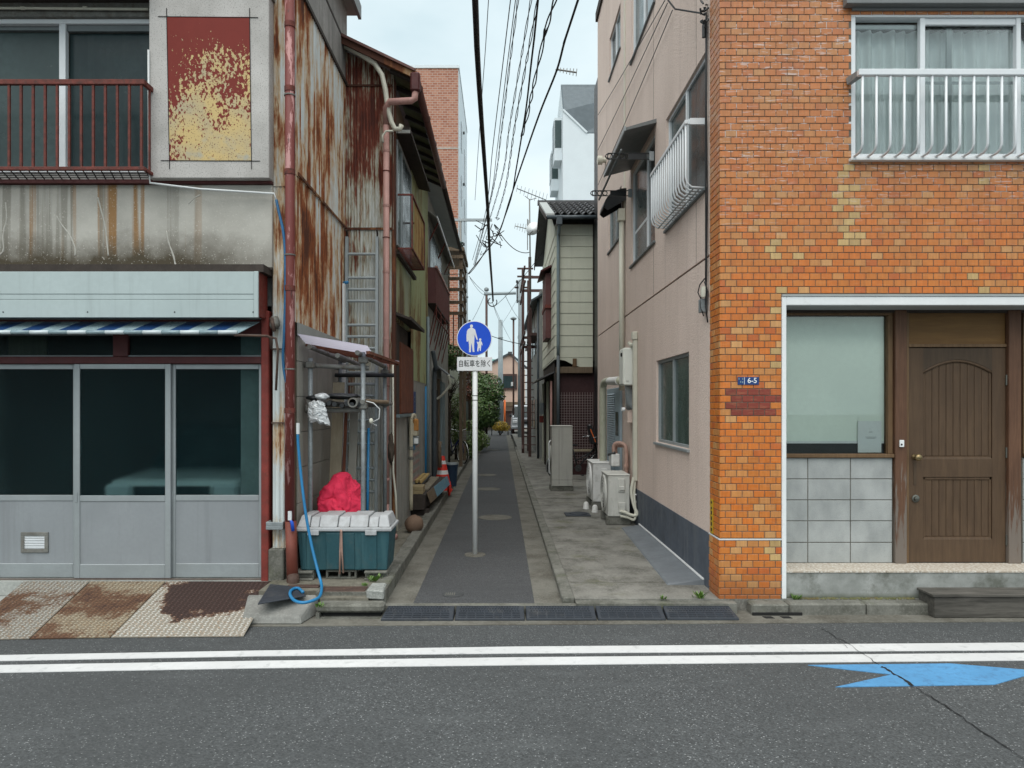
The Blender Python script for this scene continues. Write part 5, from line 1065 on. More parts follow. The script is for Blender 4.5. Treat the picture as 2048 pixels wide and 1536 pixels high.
# boards leaning at the wall behind the rack
for k, (xa, xb_, yy, z1, mt, lab) in enumerate(((-1.93,-1.80,7.9,2.02,'pale_wood','wide pale board leaning behind the rack, nearest the grey siding'),(-1.79,-1.755,7.86,1.72,'old_shutter','narrow red-brown batten leaning between the pale boards'),(-1.75,-1.66,7.98,1.68,'beige_siding','beige panel leaning behind the red cloth'))):
    tag(MB().hexa([(xa,yy-.06,ZL),(xb_,yy-.06,ZL),(xb_,yy-.04,ZL),(xa,yy-.04,ZL),(xa+.01,yy+.2,z1),(xb_+.01,yy+.2,z1),(xb_+.01,yy+.22,z1),(xa+.01,yy+.22,z1)]).build('leaning_board', mt), lab, 'board', 'boards leaning behind the rack')
tag(MB().tube([(-1.52,8.02,ZL),(-1.515,8.10,1.5)], .016, 8).build('blue_pole', 'hose_blue', smooth=True), 'thin blue pole standing behind the rack', 'pole')
tag(MB().box(-1.86,-1.74,8.45,8.47,1.0,1.95).build('dark_panel', 'dark_wood'), 'dark narrow panel standing at the back of the rack', 'panel') if 0 else None
# ================================================================== ladder against the rusty front strip
ld = thing('ladder', 'long grey aluminium ladder standing against the rusty corrugated wall', 'ladder', (-1.76, 9.05, ZL))
def L_(x, z): return (x + (z-2)*-.004, 9.18 - (3.95-z)*.045, z)
for xx, w_ in ((-1.985,.05),(-1.595,.05)): MB().bar(L_(xx,ZL), L_(xx,3.93), .035, .07, up=(0,1,0)).build('stile', 'ladder_alu', ld)
for xx in (-1.93,-1.565): MB().bar(Vector(L_(xx,ZL))+Vector((0,-.07,0)), Vector(L_(xx,3.0))+Vector((0,-.07,0)), .03, .05, up=(0,1,0)).build('stile', 'ladder_alu', ld) if 0 else None
z = .35
while z < 3.9:
    MB().tube([L_(-1.98,z), L_(-1.60,z)], .019, 8).build('rung', 'ladder_alu', ld, smooth='auto'); z += .31 if int(z*10) % 2 else .15
for xx in (-1.985,-1.595): MB().tube([L_(xx,3.9),(xx,9.14,3.97),(xx,9.08,4.0)], .012, 6).build('hook', 'dark_wood', ld)
tag(MB().tube([(-2.03,9.12,3.33),(-1.99,9.06,3.32),(-1.95,9.06,3.33)], .02, 8).build('blue_tie', 'hose_blue', smooth=True), 'blue cord tying the ladder to the wall', 'cord')
tag(MB().box(-2.01,-1.985,8.98,9.06,ZL,3.30).build('white_batten', 'white_paint'), 'white batten standing left of the ladder', 'batten')
# ================================================================== hoses
h = thing('blue_hose', 'blue garden hose hanging beside the downpipe and curled on the ground', 'hose', tuple(G(600,1205,.08)))
pts = [P(596,850,6.82),P(596,880,6.82),P(600,930,6.82),P(606,985,6.80),P(612,1030,6.78),P(622,1085,6.76),P(634,1135,6.70),P(642,1165,6.62)]
gp = [(643,1182),(638,1196),(622,1204),(604,1207),(588,1202),(580,1190),(584,1181),(596,1178),(606,1186)]
path = pts + [Vector((G(a, c_, .085).x, G(a, c_, .085).y, .092)) for a, c_ in gp]
MB().tube(smooth_path(path), .0135, 10).build('tube', 'hose_blue', h, smooth=True)
MB().tube([P(596,846,6.82),P(596,868,6.82)], .017, 10).build('tap_end', 'hose_end', h, smooth='auto')
h2 = thing('upper_hose', 'dark blue hose clipped along the shop corner above the tray', 'hose', (-2.11, 6.84, 2.0))
MB().tube(smooth_path([P(553,400,6.86),P(558,425,6.85),P(566,460,6.84),P(570,500,6.84),P(571,560,6.84),P(570,620,6.84),P(568,680,6.84),P(566,710,6.84),P(568,740,6.84),P(573,765,6.84)]), .0135, 10).build('tube', 'hose_dark' if 'hose_dark' in MATS else mat('hose_dark', (.015,.11,.24), .4, .3, 3, 0), h2, smooth=True)
MB().tube([P(572,762,6.84),P(575,778,6.84)], .012, 8).build('tip', 'hose_end', h2, smooth='auto')
br_ = thing('hand_brush', 'small brush with bright blue handle hung on the downpipe', 'brush', (-2.03, 6.79, .55))
MB().tube([P(586,1062,6.78),P(584,1045,6.78),P(581,1040,6.78)], [.016,.016,.010], 10).build('handle', 'brush_blue' if 'brush_blue' in MATS else mat('brush_blue', (.01,.08,.50), .4, .1, 5, 0), br_, smooth=True)
MB().box(X(577,6.79), X(584,6.79), 6.77, 6.79, Z(1040,6.79), Z(1022,6.79)).build('bristles', 'clear_bag', br_)
# ================================================================== blue round sign on a white post
sg_ = thing('road_sign', 'round blue pedestrian sign with white plate on a white post', 'sign', tuple(G(950,1110,ZA)))
sp = G(950,1110,ZA); sx, sy = sp.x, sp.y
MB().tube([(sx,sy,ZA),(sx,sy,2.62)], .031, 16).build('post', 'post_white', sg_, smooth=True)
b = MB(); b.lathe([(.13,0),(.125,.012),(.05,.016)], (sx,sy,ZA), n=18); b.build('footing', 'alley_asphalt' if 0 else 'gutter_concrete', sg_)
for z in (Z(792,sy), Z(801,sy)): MB().lathe([(.0325,0),(.0325,.008)], (sx,sy,z), n=16).build('band', 'black_plastic', sg_)
cx_, cz_ = X(949,sy), Z(677.5,sy); rd = 35*sy/F
ds = MB().lathe([(rd,0),(rd,.004),(rd-.004,.005)], (cx_,sy-.038,cz_), (0,-1,0), 48).build('disc', 'sign_white', sg_)
MB().lathe([(rd*.955,0),(rd*.955,.0016)], (cx_,sy-.0431,cz_), (0,-1,0), 48).build('blue_face', 'sign_blue', ds)
def sgn(q): return [(cx_+(a-487)/190*rd, sy-.0460, cz_-(c_-312)/190*rd) for a, c_ in q]
adult = [(445,196),(466,196),(495,215),(505,250),(518,300),(524,332),(512,327),(495,285),(489,270),(488,325),(484,395),(488,458),(469,458),(462,400),(457,360),(452,400),(449,462),(430,460),(430,400),(424,330),(421,346),(403,346),(402,290),(406,235),(418,213)]
child = [(540,340),(558,340),(570,355),(576,385),(568,388),(562,370),(561,400),(556,448),(546,445),(543,412),(536,420),(530,455),(517,450),(521,405),(524,380),(512,352),(518,345),(530,355)]
for nm, poly, hc, hr in (('adult_figure', adult, (456,179), 16), ('child_figure', child, (550,325), 13)):
    b = MB(); b.slab(sgn(poly), (0,.0012,0)); b.slab(sgn([(hc[0]+hr*math.cos(k*math.pi/9), hc[1]+hr*1.1*math.sin(k*math.pi/9)) for k in range(18)]), (0,.0012,0)); b.build(nm, 'sign_white', ds)
tp = MB().box(X(914.5,sy), X(984.5,sy), sy-.040, sy-.034, Z(742,sy), Z(714.5,sy)).build('text_plate', 'sign_white', sg_, bevel=.0025)
me = text_mesh('自転車を除く', .074, 0, .0006); me.materials.append(MATS['ink']); o = link('lettering', me, tp, (X(949.5,sy), sy-.0412, Z(728,sy)-.002)); o.rotation_euler = (R(90),0,0); xs2 = [v.co.x for v in me.vertices]; zs2 = [v.co.y for v in me.vertices]; k_ = 62*sy/F/(max(xs2)-min(xs2)); o.scale = (k_, 14.2*sy/F/(max(zs2)-min(zs2)), 1); o.location.x -= k_*(max(xs2)+min(xs2))/2
for z in (Z(677,sy), Z(728,sy)): MB().box(sx-.04, sx+.04, sy-.033, sy+.035, z-.015, z+.015).build('clamp', 'galv', sg_)
# ================================================================== alley side clutter, left
gm = thing('gas_meter', 'cream gas meter with rusty elbow pipe on the concrete wall', 'gas meter', (-1.33, 10.7, 1.2))
gy = 10.7
MB().box(-1.385,-1.255,gy-.10,gy+.10,1.30,1.50).build('body', 'meter_cream', gm, bevel=.02, seg=2); MB().box(-1.365,-1.245,gy-.09,gy+.09,1.16,1.30).build('counter', 'galv', gm, bevel=.02); MB().box(-1.30,-1.24,gy-.112,gy-.10,1.19,1.27).build('dial', 'white_paint', gm)
MB().tube(smooth_path([(-1.345,gy-.12,.2),(-1.345,gy-.12,1.45),(-1.345,gy-.12,1.56),(-1.325,gy-.08,1.61),(-1.30,gy-.03,1.60),(-1.30,gy-.03,1.50)]), .028, 10).build('pipe', 'meter_cream', gm, smooth=True); MB().box(-1.32,-1.24,gy-.108,gy-.02,1.37,1.56).build('rust_cap', 'meter_rust', gm, bevel=.02)
for z in (.95,1.10): MB().lathe([(.034,0),(.04,.02),(.034,.05)], (-1.345,gy-.12,z), n=10).build('valve', 'galv_dirty', gm, smooth='auto')
bp = MB().box(XS, XS+.008, 11.25, 11.55, 1.60, 1.98).build('street_plate', 'plate_blue', H2)
b = MB(); zq = 1.93
for k in range(5): b.box(XS+.0082, XS+.0092, 11.33, 11.46, zq-.045, zq-.035); b.box(XS+.0082, XS+.0092, 11.385, 11.40, zq-.055, zq-.012); zq -= .07
b.build('faded_marks', 'awn_pale', bp)
MB().box(XS, XS+.006, 11.25, 11.5, 1.05, 1.25).build('blue_sticker', 'hose_blue', H2); MB().box(XS+.001, XS+.007, 11.25, 11.55, 1.42, 1.57).build('pale_sticker', 'white_paint', H2)
for k in range(5): MB().box(XS-.002, XS+.002, 10.9, 12.1, .55+k*.13, .60+k*.13).build('faded_band', 'faded_pink' if 'faded_pink' in MATS else mat('faded_pink', (.36,.22,.20), .9, .2, 7, .1, 40, dirt=((.30,.30,.275), .7, 7)), H2)
for k, (y, r, mt, lab) in enumerate(((12.75,.018,'hose_blue','thin blue pipe running down the end of the concrete wall'),(13.15,.03,'downpipe_slate','dark slate downpipe at the end of the green house'))):
    tag(MB().tube([(XS+.04,y,ZL),(XS+.04,y,2.1 if k == 0 else 3.4)], r, 8).build('wall_pipe', mt, smooth=True), lab, 'pipe')
# planter bed
pb_ = thing('planter_box', 'long low box with blue weathered board front along the alley', 'planter', (-1.25, 12.2, ZL))
ya_, yb2 = 10.85, 13.6
MB().hexa([(-1.42,ya_,.16),(-1.18,ya_,.16),(-1.10,yb2,.16),(-1.40,yb2,.16),(-1.42,ya_,.40),(-1.16,ya_,.40),(-1.05,yb2,.40),(-1.40,yb2,.40)]).build('box', 'dark_wood', pb_, bevel=.01)
for k in range(7):
    t0, t1 = k/7+.005, (k+1)/7-.005; ya2, yb3 = ya_+.1+(yb2-ya_-.1)*t0, ya_+.1+(yb2-ya_-.1)*t1; xa, xb_ = -1.155+.105*t0, -1.155+.105*t1
    MB().hexa([(xa+.0,ya2,.41),(xa+.055,ya2,.25),(xb_+.055,yb3,.25),(xb_,yb3,.41),(xa+.015,ya2,.415),(xa+.068,ya2,.255),(xb_+.068,yb3,.255),(xb_+.015,yb3,.415)]).build('front_board', 'blue_tarp' if k > 1 else 'old_wood', pb_)
for y in (11.0, 13.4): MB().box(-1.40,-1.12,y,y+.08,ZL,.16).build('foot', 'dark_wood', pb_)
tag(MB().box(-1.33,-1.16,11.3,13.2,.402,.44).build('tile_slab', 'old_tile', bevel=.006), 'flat tan slab lying along the planter box', 'slab')
for k in range(2): tag(MB().box(-1.395,-1.20,10.86,11.16,.402+.062*k,.46+.062*k).build('tan_block', 'tan_block', bevel=.006), ['lower tan concrete block on the near end of the planter','upper tan concrete block on the near end of the planter'][k], 'block', 'tan blocks on the planter')
b = MB()
for k in range(2): b.tube([(-1.38+.07*k,11.5,.47),(-1.36+.07*k,12.7,.50)], .03, 8)
tag(b.build('tray_rack', 'black_plastic'), 'black rack holding rows of small round pots', 'rack')
k = 0
for r in range(2):
    for i in range(9):
        o = MB().lathe([(.02,0),(.034,.05),(.03,.06)], (-1.375+.068*r,11.52+i*.135,.50), n=10).build('small_pot', 'tan_pot' if 'tan_pot' in MATS else mat('tan_pot', (.45,.32,.13), .7, .15, 9, .1, 40), smooth='auto'); tag(o, '%s small tan pot from the near end of the %s row on the planter' % (['first','second','third','fourth','fifth','sixth','seventh','eighth','last'][i], ['wall-side','alley-side'][r]), 'pot', 'small pots on the planter')
crumple('round_stone', (-1.17,9.52,ZL+.11), (.125,.12,.12), 'stone_tan', 'round brown stone lying before the planter box', 'stone', 31, (20,14), .05)
# traffic cone
cn = thing('traffic_cone', 'red and white traffic cone behind the planter box', 'cone', (-1.17, 14.1, ZL))
prof = lambda z: .165*(1-z/.76)+.028
MB().box(-1.36,-.98,13.92,14.28,ZL,ZL+.03).build('base', 'cone_red', cn, bevel=.01)
zc = [.03,.12,.20,.34,.42,.54,.61,.70]
for i in range(7): MB().lathe([(prof(zc[i]),zc[i]),(prof(zc[i+1]),zc[i+1])], (-1.17,14.1,ZL), n=20).build('band', 'cone_white' if i in (1,3,5) else 'cone_red', cn, smooth='auto')
crumple('red_chain', (-1.0,13.65,.16), (.035,.05,.12), 'cone_red', 'red weathered weight hanging at the end of the planter', 'weight', 33, (12,10), .3)
tag(MB().tube([(-1.2,13.9,.55),(-1.22,14.0,.95),(-1.21,14.02,1.05)], .035, 8).build('stake', 'old_wood', smooth=True), 'short wooden stake behind the traffic cone', 'stake')
bk_ = thing('blue_bin', 'dark blue bucket behind the traffic cone', 'bucket', (-1.02, 15.0, ZL))
MB().lathe([(.11,0),(.14,.42),(.15,.43),(.15,.46),(.13,.45)], (-1.06,15.0,ZL), n=18).build('pail', 'plate_blue' if 0 else 'bin_blue' if 'bin_blue' in MATS else mat('bin_blue', (.012,.03,.06), .5, .1, 5, 0), bk_, smooth='auto'); MB().lathe([(.155,.46),(.15,.49)], (-1.06,15.0,ZL), n=18).build('rim', 'galv', bk_)
# ================================================================== services along the pink wall
def ac_unit(x0, x1, y0, y1, z0, z1, body, label, group='air conditioner units on the right pavement', tall=False):
    t = thing('outdoor_unit', label, 'air conditioner', ((x0+x1)/2, y0, ZP), group)
    MB().box(x0, x1, y0, y1, z0, z1-.02).build('casing', body, t, bevel=.012, seg=2); MB().box(x0-.012, x1+.008, y0-.012, y1+.012, z1-.02, z1).build('top_panel', body, t, bevel=.008)
    cy, cz, r = (y0+y1)/2+.06, (z0+z1)/2, min((y1-y0), (z1-z0))*.40
    g = MB(); 
    for k in range(6): g.torus((x0-.022,cy,cz), (1,0,0), r*(k+1)/6, .004, 28, 5)
    for k in range(8): g.bar((x0-.022,cy,cz), (x0-.022,cy+r*math.cos(k*math.pi/4),cz+r*math.sin(k*math.pi/4)), .006)
    g.torus((x0-.008,cy,cz), (1,0,0), r+.012, .016, 28, 6); g = g.build('fan_grille', body, t, smooth=True)
    MB().lathe([(r,0),(r,.004)], (x0-.003,cy,cz), (1,0,0), 24).build('fan_opening', 'black_gap', t)
    if not tall:
        xm = x0+(x1-x0)*.62
        MB().box(xm-.05, xm+.06, y0-.03, y0, z0+.06, z0+.21).build('valve_cover', body, t, bevel=.008); MB().box(xm-.055, xm+.05, y0-.022, y0, z0+.36, z0+.56).build('terminal_cover', body, t, bevel=.01); MB().box(xm-.04, xm+.045, y0-.04, y0-.022, z0+.385, z0+.45).build('grip', body, t, bevel=.01)
    else:
        MB().box(x0+.15, x0+.154, y0-.002, y0, z0+.05, z1-.05).build('seam', 'black_gap', t); MB().box(x0, x1, y0-.002, y0, z0+.13, z0+.134).build('seam', 'black_gap', t)
        MB().tube([(x0-.02,y0+.05,z0+.25),(x0-.05,y0+.05,z0+.28),(x0-.05,y0+.05,z1-.35),(x0-.02,y0+.05,z1-.30)], .012, 8).build('guard_bar', 'white_paint', t, smooth=True)
    for yy in (y0+.02, y1-.1): MB().box(x0-.02, x1+.02, yy, yy+.10, ZP, z0).build('foot_block', 'kerb_concrete', t, bevel=.008)
    return t
ac_unit(1.565,1.885,10.45,11.10,.125,.745, 'ac_cream', 'cream outdoor air conditioner unit nearest the road, on mossy blocks')
ac_unit(1.54,1.84,11.95,12.75,.14,.80, 'ac_white', 'whiter outdoor air conditioner unit just behind the nearest one')
ac_unit(1.03,1.46,14.6,15.05,.10,1.345, 'heat_pump', 'tall grey-beige outdoor unit standing farthest up the alley', tall=True)
for k, (xx, yy, lab) in enumerate(((1.44,12.1,'white foot cap at the front left of the second unit'),(1.54,11.72,'white foot cap at the front right of the second unit'))):
    tag(MB().lathe([(.055,0),(.04,.10),(.025,.12)], (xx,yy,ZP), n=14).build('foot_cap', 'ac_white', smooth='auto'), lab, 'foot cap', 'foot caps beside the second unit')
b = MB(); b.box(1.02,1.42,11.25,11.6,ZP+.002,ZP+.018); b.lathe([(.15,.018),(.14,.03)], (1.24,11.45,ZP), n=20); tag(b.build('flat_tray', 'rubber', bevel=.003), 'dark flat lid on a square plate on the right pavement', 'lid')
# hoses of the nearest unit
hs_ = thing('refrigerant_lines', 'cream insulated lines from the nearest unit up to the duct', 'pipes', (1.93, 10.4, .3))
MB().tube(smooth_path([(1.94,10.43,.70),(1.90,10.40,.50),(1.93,10.36,.30),(1.97,10.32,.18),(1.90,10.34,.16),(1.80,10.38,.20),(1.74,10.40,.21)]), .024, 8).build('line', 'cream_duct', hs_, smooth=True); MB().tube(smooth_path([(1.965,10.45,.68),(1.94,10.40,.45),(1.95,10.34,.22),(1.93,10.33,.10),(1.85,10.38,.12),(1.74,10.41,.14)]), .02, 8).build('line', 'cream_duct', hs_, smooth=True); MB().torus((1.96,10.38,.40), (1,0,0), .055, .016, 16, 6, 180, 360).build('loop', 'ac_white', hs_, smooth=True)
# water heater
wh = thing('water_heater', 'white wall-mounted gas water heater on the pink wall', 'water heater', (1.9, 10.85, 2.06))
MB().box(1.825,1.99,10.60,10.95,2.06,2.62).build('case', 'heater_white', wh, bevel=.012); MB().box(1.812,1.826,10.61,10.94,2.08,2.60).build('front_cover', 'heater_white', wh, bevel=.006); MB().lathe([(.03,0),(.03,.02)], (1.815,10.70,2.52), (-1,0,0), 14).build('exhaust_port', 'black_gap', wh); MB().box(1.86,1.90,10.594,10.60,2.12,2.124).build('badge', 'ink', wh)
b = MB(); b.tube([(1.90,10.62,2.70),(1.93,10.60,2.66),(1.96,10.52,2.66)], .03, 8); b.tube([(1.95,10.6,2.62),(1.95,10.6,2.68)], .03); b.build('top_fitting', 'cream_duct', wh, smooth='auto')
b = MB()
for k in range(5): b.tube(smooth_path([(1.86+.025*k,10.66+.02*k,2.06),(1.87+.02*k,10.66,1.85-.03*k),(1.88+.02*k,10.70,1.72),(1.95,10.75,1.68)]), .010, 6)
b.build('hoses', 'galv', wh, smooth=True); MB().box(1.90,1.99,10.72,10.95,1.5,1.78).build('pipe_cover', 'pink_stucco', wh, bevel=.004); MB().lathe([(.03,0),(.03,.05)], (1.86,10.72,1.70), (-1,0,0), 12).build('fitting', 'white_paint', wh)
fl = thing('flue_pipe', 'cream elbow pipe running from the heater down to the pavement', 'pipe', (1.75, 12.3, 0))
MB().tube(smooth_path([(1.83,10.97,2.14),(1.82,11.6,2.16),(1.79,12.1,2.17),(1.77,12.3,2.13),(1.765,12.36,2.0),(1.765,12.37,1.5),(1.765,12.37,ZP)]), .062, 14).build('pipe', 'cream_pipe', fl, smooth=True); MB().tube([(1.825,11.0,2.14),(1.81,11.9,2.165)], .068, 14).build('white_sleeve', 'ac_white', fl, smooth='auto')
for z in (1.62, .9): MB().lathe([(.068,0),(.068,.012)], (1.765,12.37,z), n=14).build('joint', 'cream_pipe', fl)
# louvred door
lv = thing('louver_door', 'pale blue louvred service door in the pink wall', 'door', (1.98, 12.4, 0))
MB().box(XP-.045,XP-.002,11.72,13.15,.02,2.06).build('frame', 'louver_blue', lv, bevel=.005)
for k in range(44): MB().hexa([(XP-.055,12.25,.22+k*.04),(XP-.045,12.25,.235+k*.04),(XP-.045,13.05,.235+k*.04),(XP-.055,13.05,.22+k*.04),(XP-.06,12.25,.228+k*.04),(XP-.046,12.25,.25+k*.04),(XP-.046,13.05,.25+k*.04),(XP-.06,13.05,.228+k*.04)]).build('slat', 'louver_blue', lv)
MB().tube([(XP-.05,12.0,.75),(XP-.10,12.0,.77),(XP-.10,12.0,1.12),(XP-.05,12.0,1.14)], .012, 8).build('handle', 'brass', lv, smooth=True); MB().box(XP-.05,XP-.046,11.85,12.15,1.25,1.65).build('glazing', 'dark_glass', lv)
gm2 = thing('gas_meter', 'small white gas meter with pinkish pipes on the pink wall', 'gas meter', (1.9, 10.95, .6))
MB().box(1.72,1.86,11.15,11.40,.80,1.0).build('body', 'ac_white', gm2, bevel=.02, seg=2); MB().tube(smooth_path([(1.77,11.2,1.0),(1.77,11.2,1.12),(1.82,11.15,1.17),(1.90,11.05,1.15),(1.93,11.0,1.05),(1.93,11.0,.55),(1.93,11.0,.1)]), .03, 10).build('pipe', 'copper_wrap', gm2, smooth=True); MB().tube(smooth_path([(1.82,11.3,1.0),(1.82,11.3,1.10),(1.86,11.2,1.12),(1.95,11.1,1.05),(1.95,11.08,.4)]), .026, 10).build('pipe', 'copper_wrap', gm2, smooth=True); MB().tube([(1.68,11.2,.98),(1.78,11.15,1.02)], .02, 8).build('tap', 'dark_iron', gm2, smooth=True)
for z in (.5,.8): MB().lathe([(.042,0),(.042,.05)], (1.93,11.0,z), n=10).build('union', 'copper_wrap', gm2)
# ================================================================== third house on the left: grey soffit, maroon balcony
H3 = thing('grey_house', 'grey house with deep soffit and maroon balcony beyond the green one', 'house', (-2, 16, ZL))
X3 = -1.42
MB().box(-6.4, X3, 13.48, 18.9, 0, 5.85).build('wall', 'l2_concrete', H3)
MB().hexa([(X3-.1,13.5,6.06),(-1.15,13.5,5.93),(-1.15,19,5.93),(X3-.1,19,6.06),(X3-.1,13.5,6.12),(-1.15,13.5,5.99),(-1.15,19,5.99),(X3-.1,19,6.12)]).build('soffit', 'soffit_grey', H3)
MB().hexa([(-4,13.45,7.3),(-1.12,13.45,6.0),(-1.12,19.1,6.0),(-4,19.1,7.3),(-4,13.45,7.36),(-1.12,13.45,6.06),(-1.12,19.1,6.06),(-4,19.1,7.36)]).build('roof', 'roof_tile', H3)
MB().tube([(-1.10,13.45,5.96),(-1.10,19.1,5.94)], .045, 10).build('gutter', 'dark_wood', H3, smooth=True)
MB().hexa([(X3,13.6,5.48),(-1.24,13.6,5.36),(-1.24,18.6,5.36),(X3,18.6,5.48),(X3,13.6,5.50),(-1.24,13.6,5.38),(-1.24,18.6,5.38),(X3,18.6,5.50)]).build('awning_sheet', 'soffit_grey', H3)
MB().bar((-1.235,13.6,5.37),(-1.235,18.6,5.37),.025,.04).build('awning_edge', 'alu_white', H3)
for y in (14.0, 15.8, 17.6): MB().bar((X3,y,5.0),(-1.25,y,5.36),.025).build('awning_strut', 'rail_rust', H3)
w_ = MB().box(X3-.01, X3+.012, 14.0, 16.6, 4.45, 5.3).build('window', 'alu_dark', H3); MB().box(X3+.013, X3+.016, 14.05, 15.3, 4.5, 5.25).build('pane', 'dark_glass', w_); MB().box(X3+.013, X3+.016, 15.35, 16.55, 4.5, 5.25).build('pane', 'pale_glass', w_)
bc_ = MB().box(X3+.001, -1.26, 13.58, 13.62, 3.72, 4.40).build('balcony', 'maroon_sheet', H3)
sheet((-1.258,13.6,3.72), (0,3.4,0), (0,0,.68), (1,0,0), .09, .008, 8).build('balcony_panel', 'maroon_sheet', bc_, smooth=True)
MB().bar((-1.25,13.56,4.41),(-1.25,17.02,4.41),.05,.035).build('balcony_rail', 'pink_pipe', bc_); MB().box(X3, -1.255, 13.6, 17.0, 3.70, 3.718).build('balcony_floor', 'dark_wood', bc_)
b = MB()
for k in range(4): yk = 13.7+k*1.05; b.bar((-1.255,yk,3.70),(-1.255,yk,3.45),.02); b.bar((-1.255,yk,3.45),(X3,yk,2.75),.022); b.bar((-1.255,yk,3.70),(X3,yk+.3,3.1),.015)
b.bar((-1.255,13.6,3.45),(-1.255,17.0,3.45),.022); b.bar((-1.255,13.6,3.62),(-1.255,17.0,3.62),.015); b.build('balcony_bracket', 'rail_rust', bc_)
MB().tube(smooth_path([(X3+.05,14.2,2.85),(X3+.10,14.3,2.5),(X3+.06,14.4,2.3),(X3+.06,14.4,ZL)]), .045, 10).build('downpipe', 'gutter_slate', H3, smooth=True)
MB().hexa([(X3,15.0,2.62),(-1.12,15.0,2.38),(-1.12,16.8,2.38),(X3,16.8,2.62),(X3,15.0,2.66),(-1.12,15.0,2.42),(-1.12,16.8,2.42),(X3,16.8,2.66)]).build('porch_roof', 'roof_tile', H3)
MB().tube(smooth_path([(-1.12,15.0,2.40),(-1.10,15.1,2.2),(-1.25,15.15,2.0),(-1.38,15.2,1.9)]), .025, 8).build('porch_pipe', 'cream_duct', H3, smooth=True)
MB().box(X3, -1.34, 16.0, 16.9, ZL, 2.3).build('side_door', 'downpipe_slate', H3, bevel=.01); MB().box(X3, X3+.02, 14.5, 15.7, ZL, 2.1).build('dark_door', 'dark_wood', H3)
MB().box(X3, X3+.05, 15.7, 15.85, ZL, 2.35).build('door_trim', 'old_wood', H3)
# timber balcony frame
PG = thing('timber_balcony', 'weathered timber balcony frame behind the maroon balcony', 'balcony', (-1.4, 20.4, ZL))
for xx, yy in ((-1.62,19.6),(-1.12,19.6),(-1.12,21.6),(-1.62,21.6)): MB().box(xx-.045, xx+.045, yy-.045, yy+.045, ZL, 6.0).build('post', 'old_wood', PG)
for z in (3.3, 4.25, 4.55, 4.9, 5.2, 5.5, 5.8): MB().box(-1.9, -1.05, 19.5, 19.54, z, z+.09).build('slat', 'old_wood', PG); MB().box(-1.10, -1.06, 19.54, 21.7, z, z+.09).build('slat', 'old_wood', PG)
for k in range(6): MB().box(-1.9+.14*k, -1.87+.14*k, 19.55, 19.58, 3.4, 4.25).build('rail_bar', 'steel_brown', PG)
MB().box(-1.9, -1.02, 19.45, 21.8, 6.0, 6.10).build('beam', 'old_wood', PG)
MB().box(-6, -1.75, 19.0, 29.0, 0, 3.3).build('rear_wall', 'siding_cream', PG); MB().box(-6, -2.2, 19.0, 24.0, 3.3, 5.6).build('upper_wall', 'white_house', PG)
crumple('washing', (-1.35,19.9,6.25), (.28,.3,.13), 'green_glass', 'pale green cloth heaped on top of the timber balcony', 'cloth', 41, (18,10), .2)
# ================================================================== vegetation
def leaves(name, blobs, n, size, mt, parent, seed):
    r = random.Random(seed); b = MB(); vol = [a[3]*a[4]*a[5] for a in blobs]
    for _ in range(n):
        c = r.choices(blobs, vol)[0]
        while True:
            d = Vector((r.uniform(-1,1), r.uniform(-1,1), r.uniform(-1,1)))
            if .25 < d.length < 1: break
        d = d.normalized()*(d.length**.5)
        p = Vector(c[:3]) + Vector((d.x*c[3], d.y*c[4], d.z*c[5])); s = size*r.uniform(.6, 1.3)
        nrm = (d + Vector((r.uniform(-.8,.8), r.uniform(-.8,.8), r.uniform(-.2,1.0)))).normalized(); a = nrm.orthogonal().normalized(); a.rotate(Matrix.Rotation(r.uniform(0,6.28), 3, nrm)); e = nrm.cross(a)
        b.add([p-a*s*.5, p+e*s*.25+nrm*s*.05, p+a*s*.5, p-e*s*.25+nrm*s*.05], [(0,1,2,3)])
    return b.build(name, mt, parent)
def twigs(name, base, tips, r0, mt, parent):
    b = MB(); base = Vector(base)
    for t in tips: t = Vector(t); mid = base.lerp(t, .5)+Vector((.05,.03,.05)); b.tube([base, mid, t], [r0, r0*.6, r0*.25], 6)
    return b.build(name, mt, parent, smooth=True)
def shrub(name, label, base, blobs, n, size, mt, seed, cat='shrub', r0=.04):
    t = thing(name, label, cat, base); rs = random.Random(seed)
    twigs('trunk', base, [Vector(c[:3])+Vector((rs.uniform(-.2,.2), rs.uniform(-.2,.2), rs.uniform(-.1,.2))) for c in blobs], r0, 'bark', t)
    leaves('crown', blobs, n, size, mt, t, seed); return t
shrub('evergreen_tree', 'large rounded evergreen bush overhanging the alley behind the sign post', (-1.25,29,ZL), [(-1.0,29,2.4,.75,.9,.75),(-.45,28.6,2.45,.55,.7,.62),(-.2,28.4,2.25,.36,.5,.45),(-.75,28.5,1.55,.7,.8,.7),(-1.2,28.6,1.1,.6,.8,.9),(-.45,28.4,1.35,.40,.5,.45),(-1.3,29,2.9,.5,.6,.4)], 9000, .12, 'leaf_dark', 51, 'tree', .07)
shrub('fern_clump', 'light green ferny plants at the left kerb below the evergreen', (-1.15,24.5,ZL), [(-1.1,24.5,.7,.3,.6,.6),(-.95,25.6,.45,.25,.5,.42),(-1.0,23.6,.4,.22,.3,.4)], 1600, .11, 'leaf_light', 52)
shrub('potted_plant', 'small potted plants in a row under the evergreen bush', (-.8,27.2,ZL), [(-.8,27.2,.45,.25,.4,.4),(-.62,27.8,.4,.2,.3,.3),(-.95,26.6,.5,.2,.3,.4)], 900, .09, 'leaf_light', 53, 'plant')
shrub('trellis_plant', 'dark leafy plant hanging from the timber balcony', (-1.5,19.3,3.0), [(-1.45,19.2,3.15,.35,.3,.32),(-1.25,19.3,2.95,.25,.3,.25),(-1.6,19.2,2.9,.25,.3,.25)], 1500, .09, 'leaf_dark', 54, 'plant', .02)
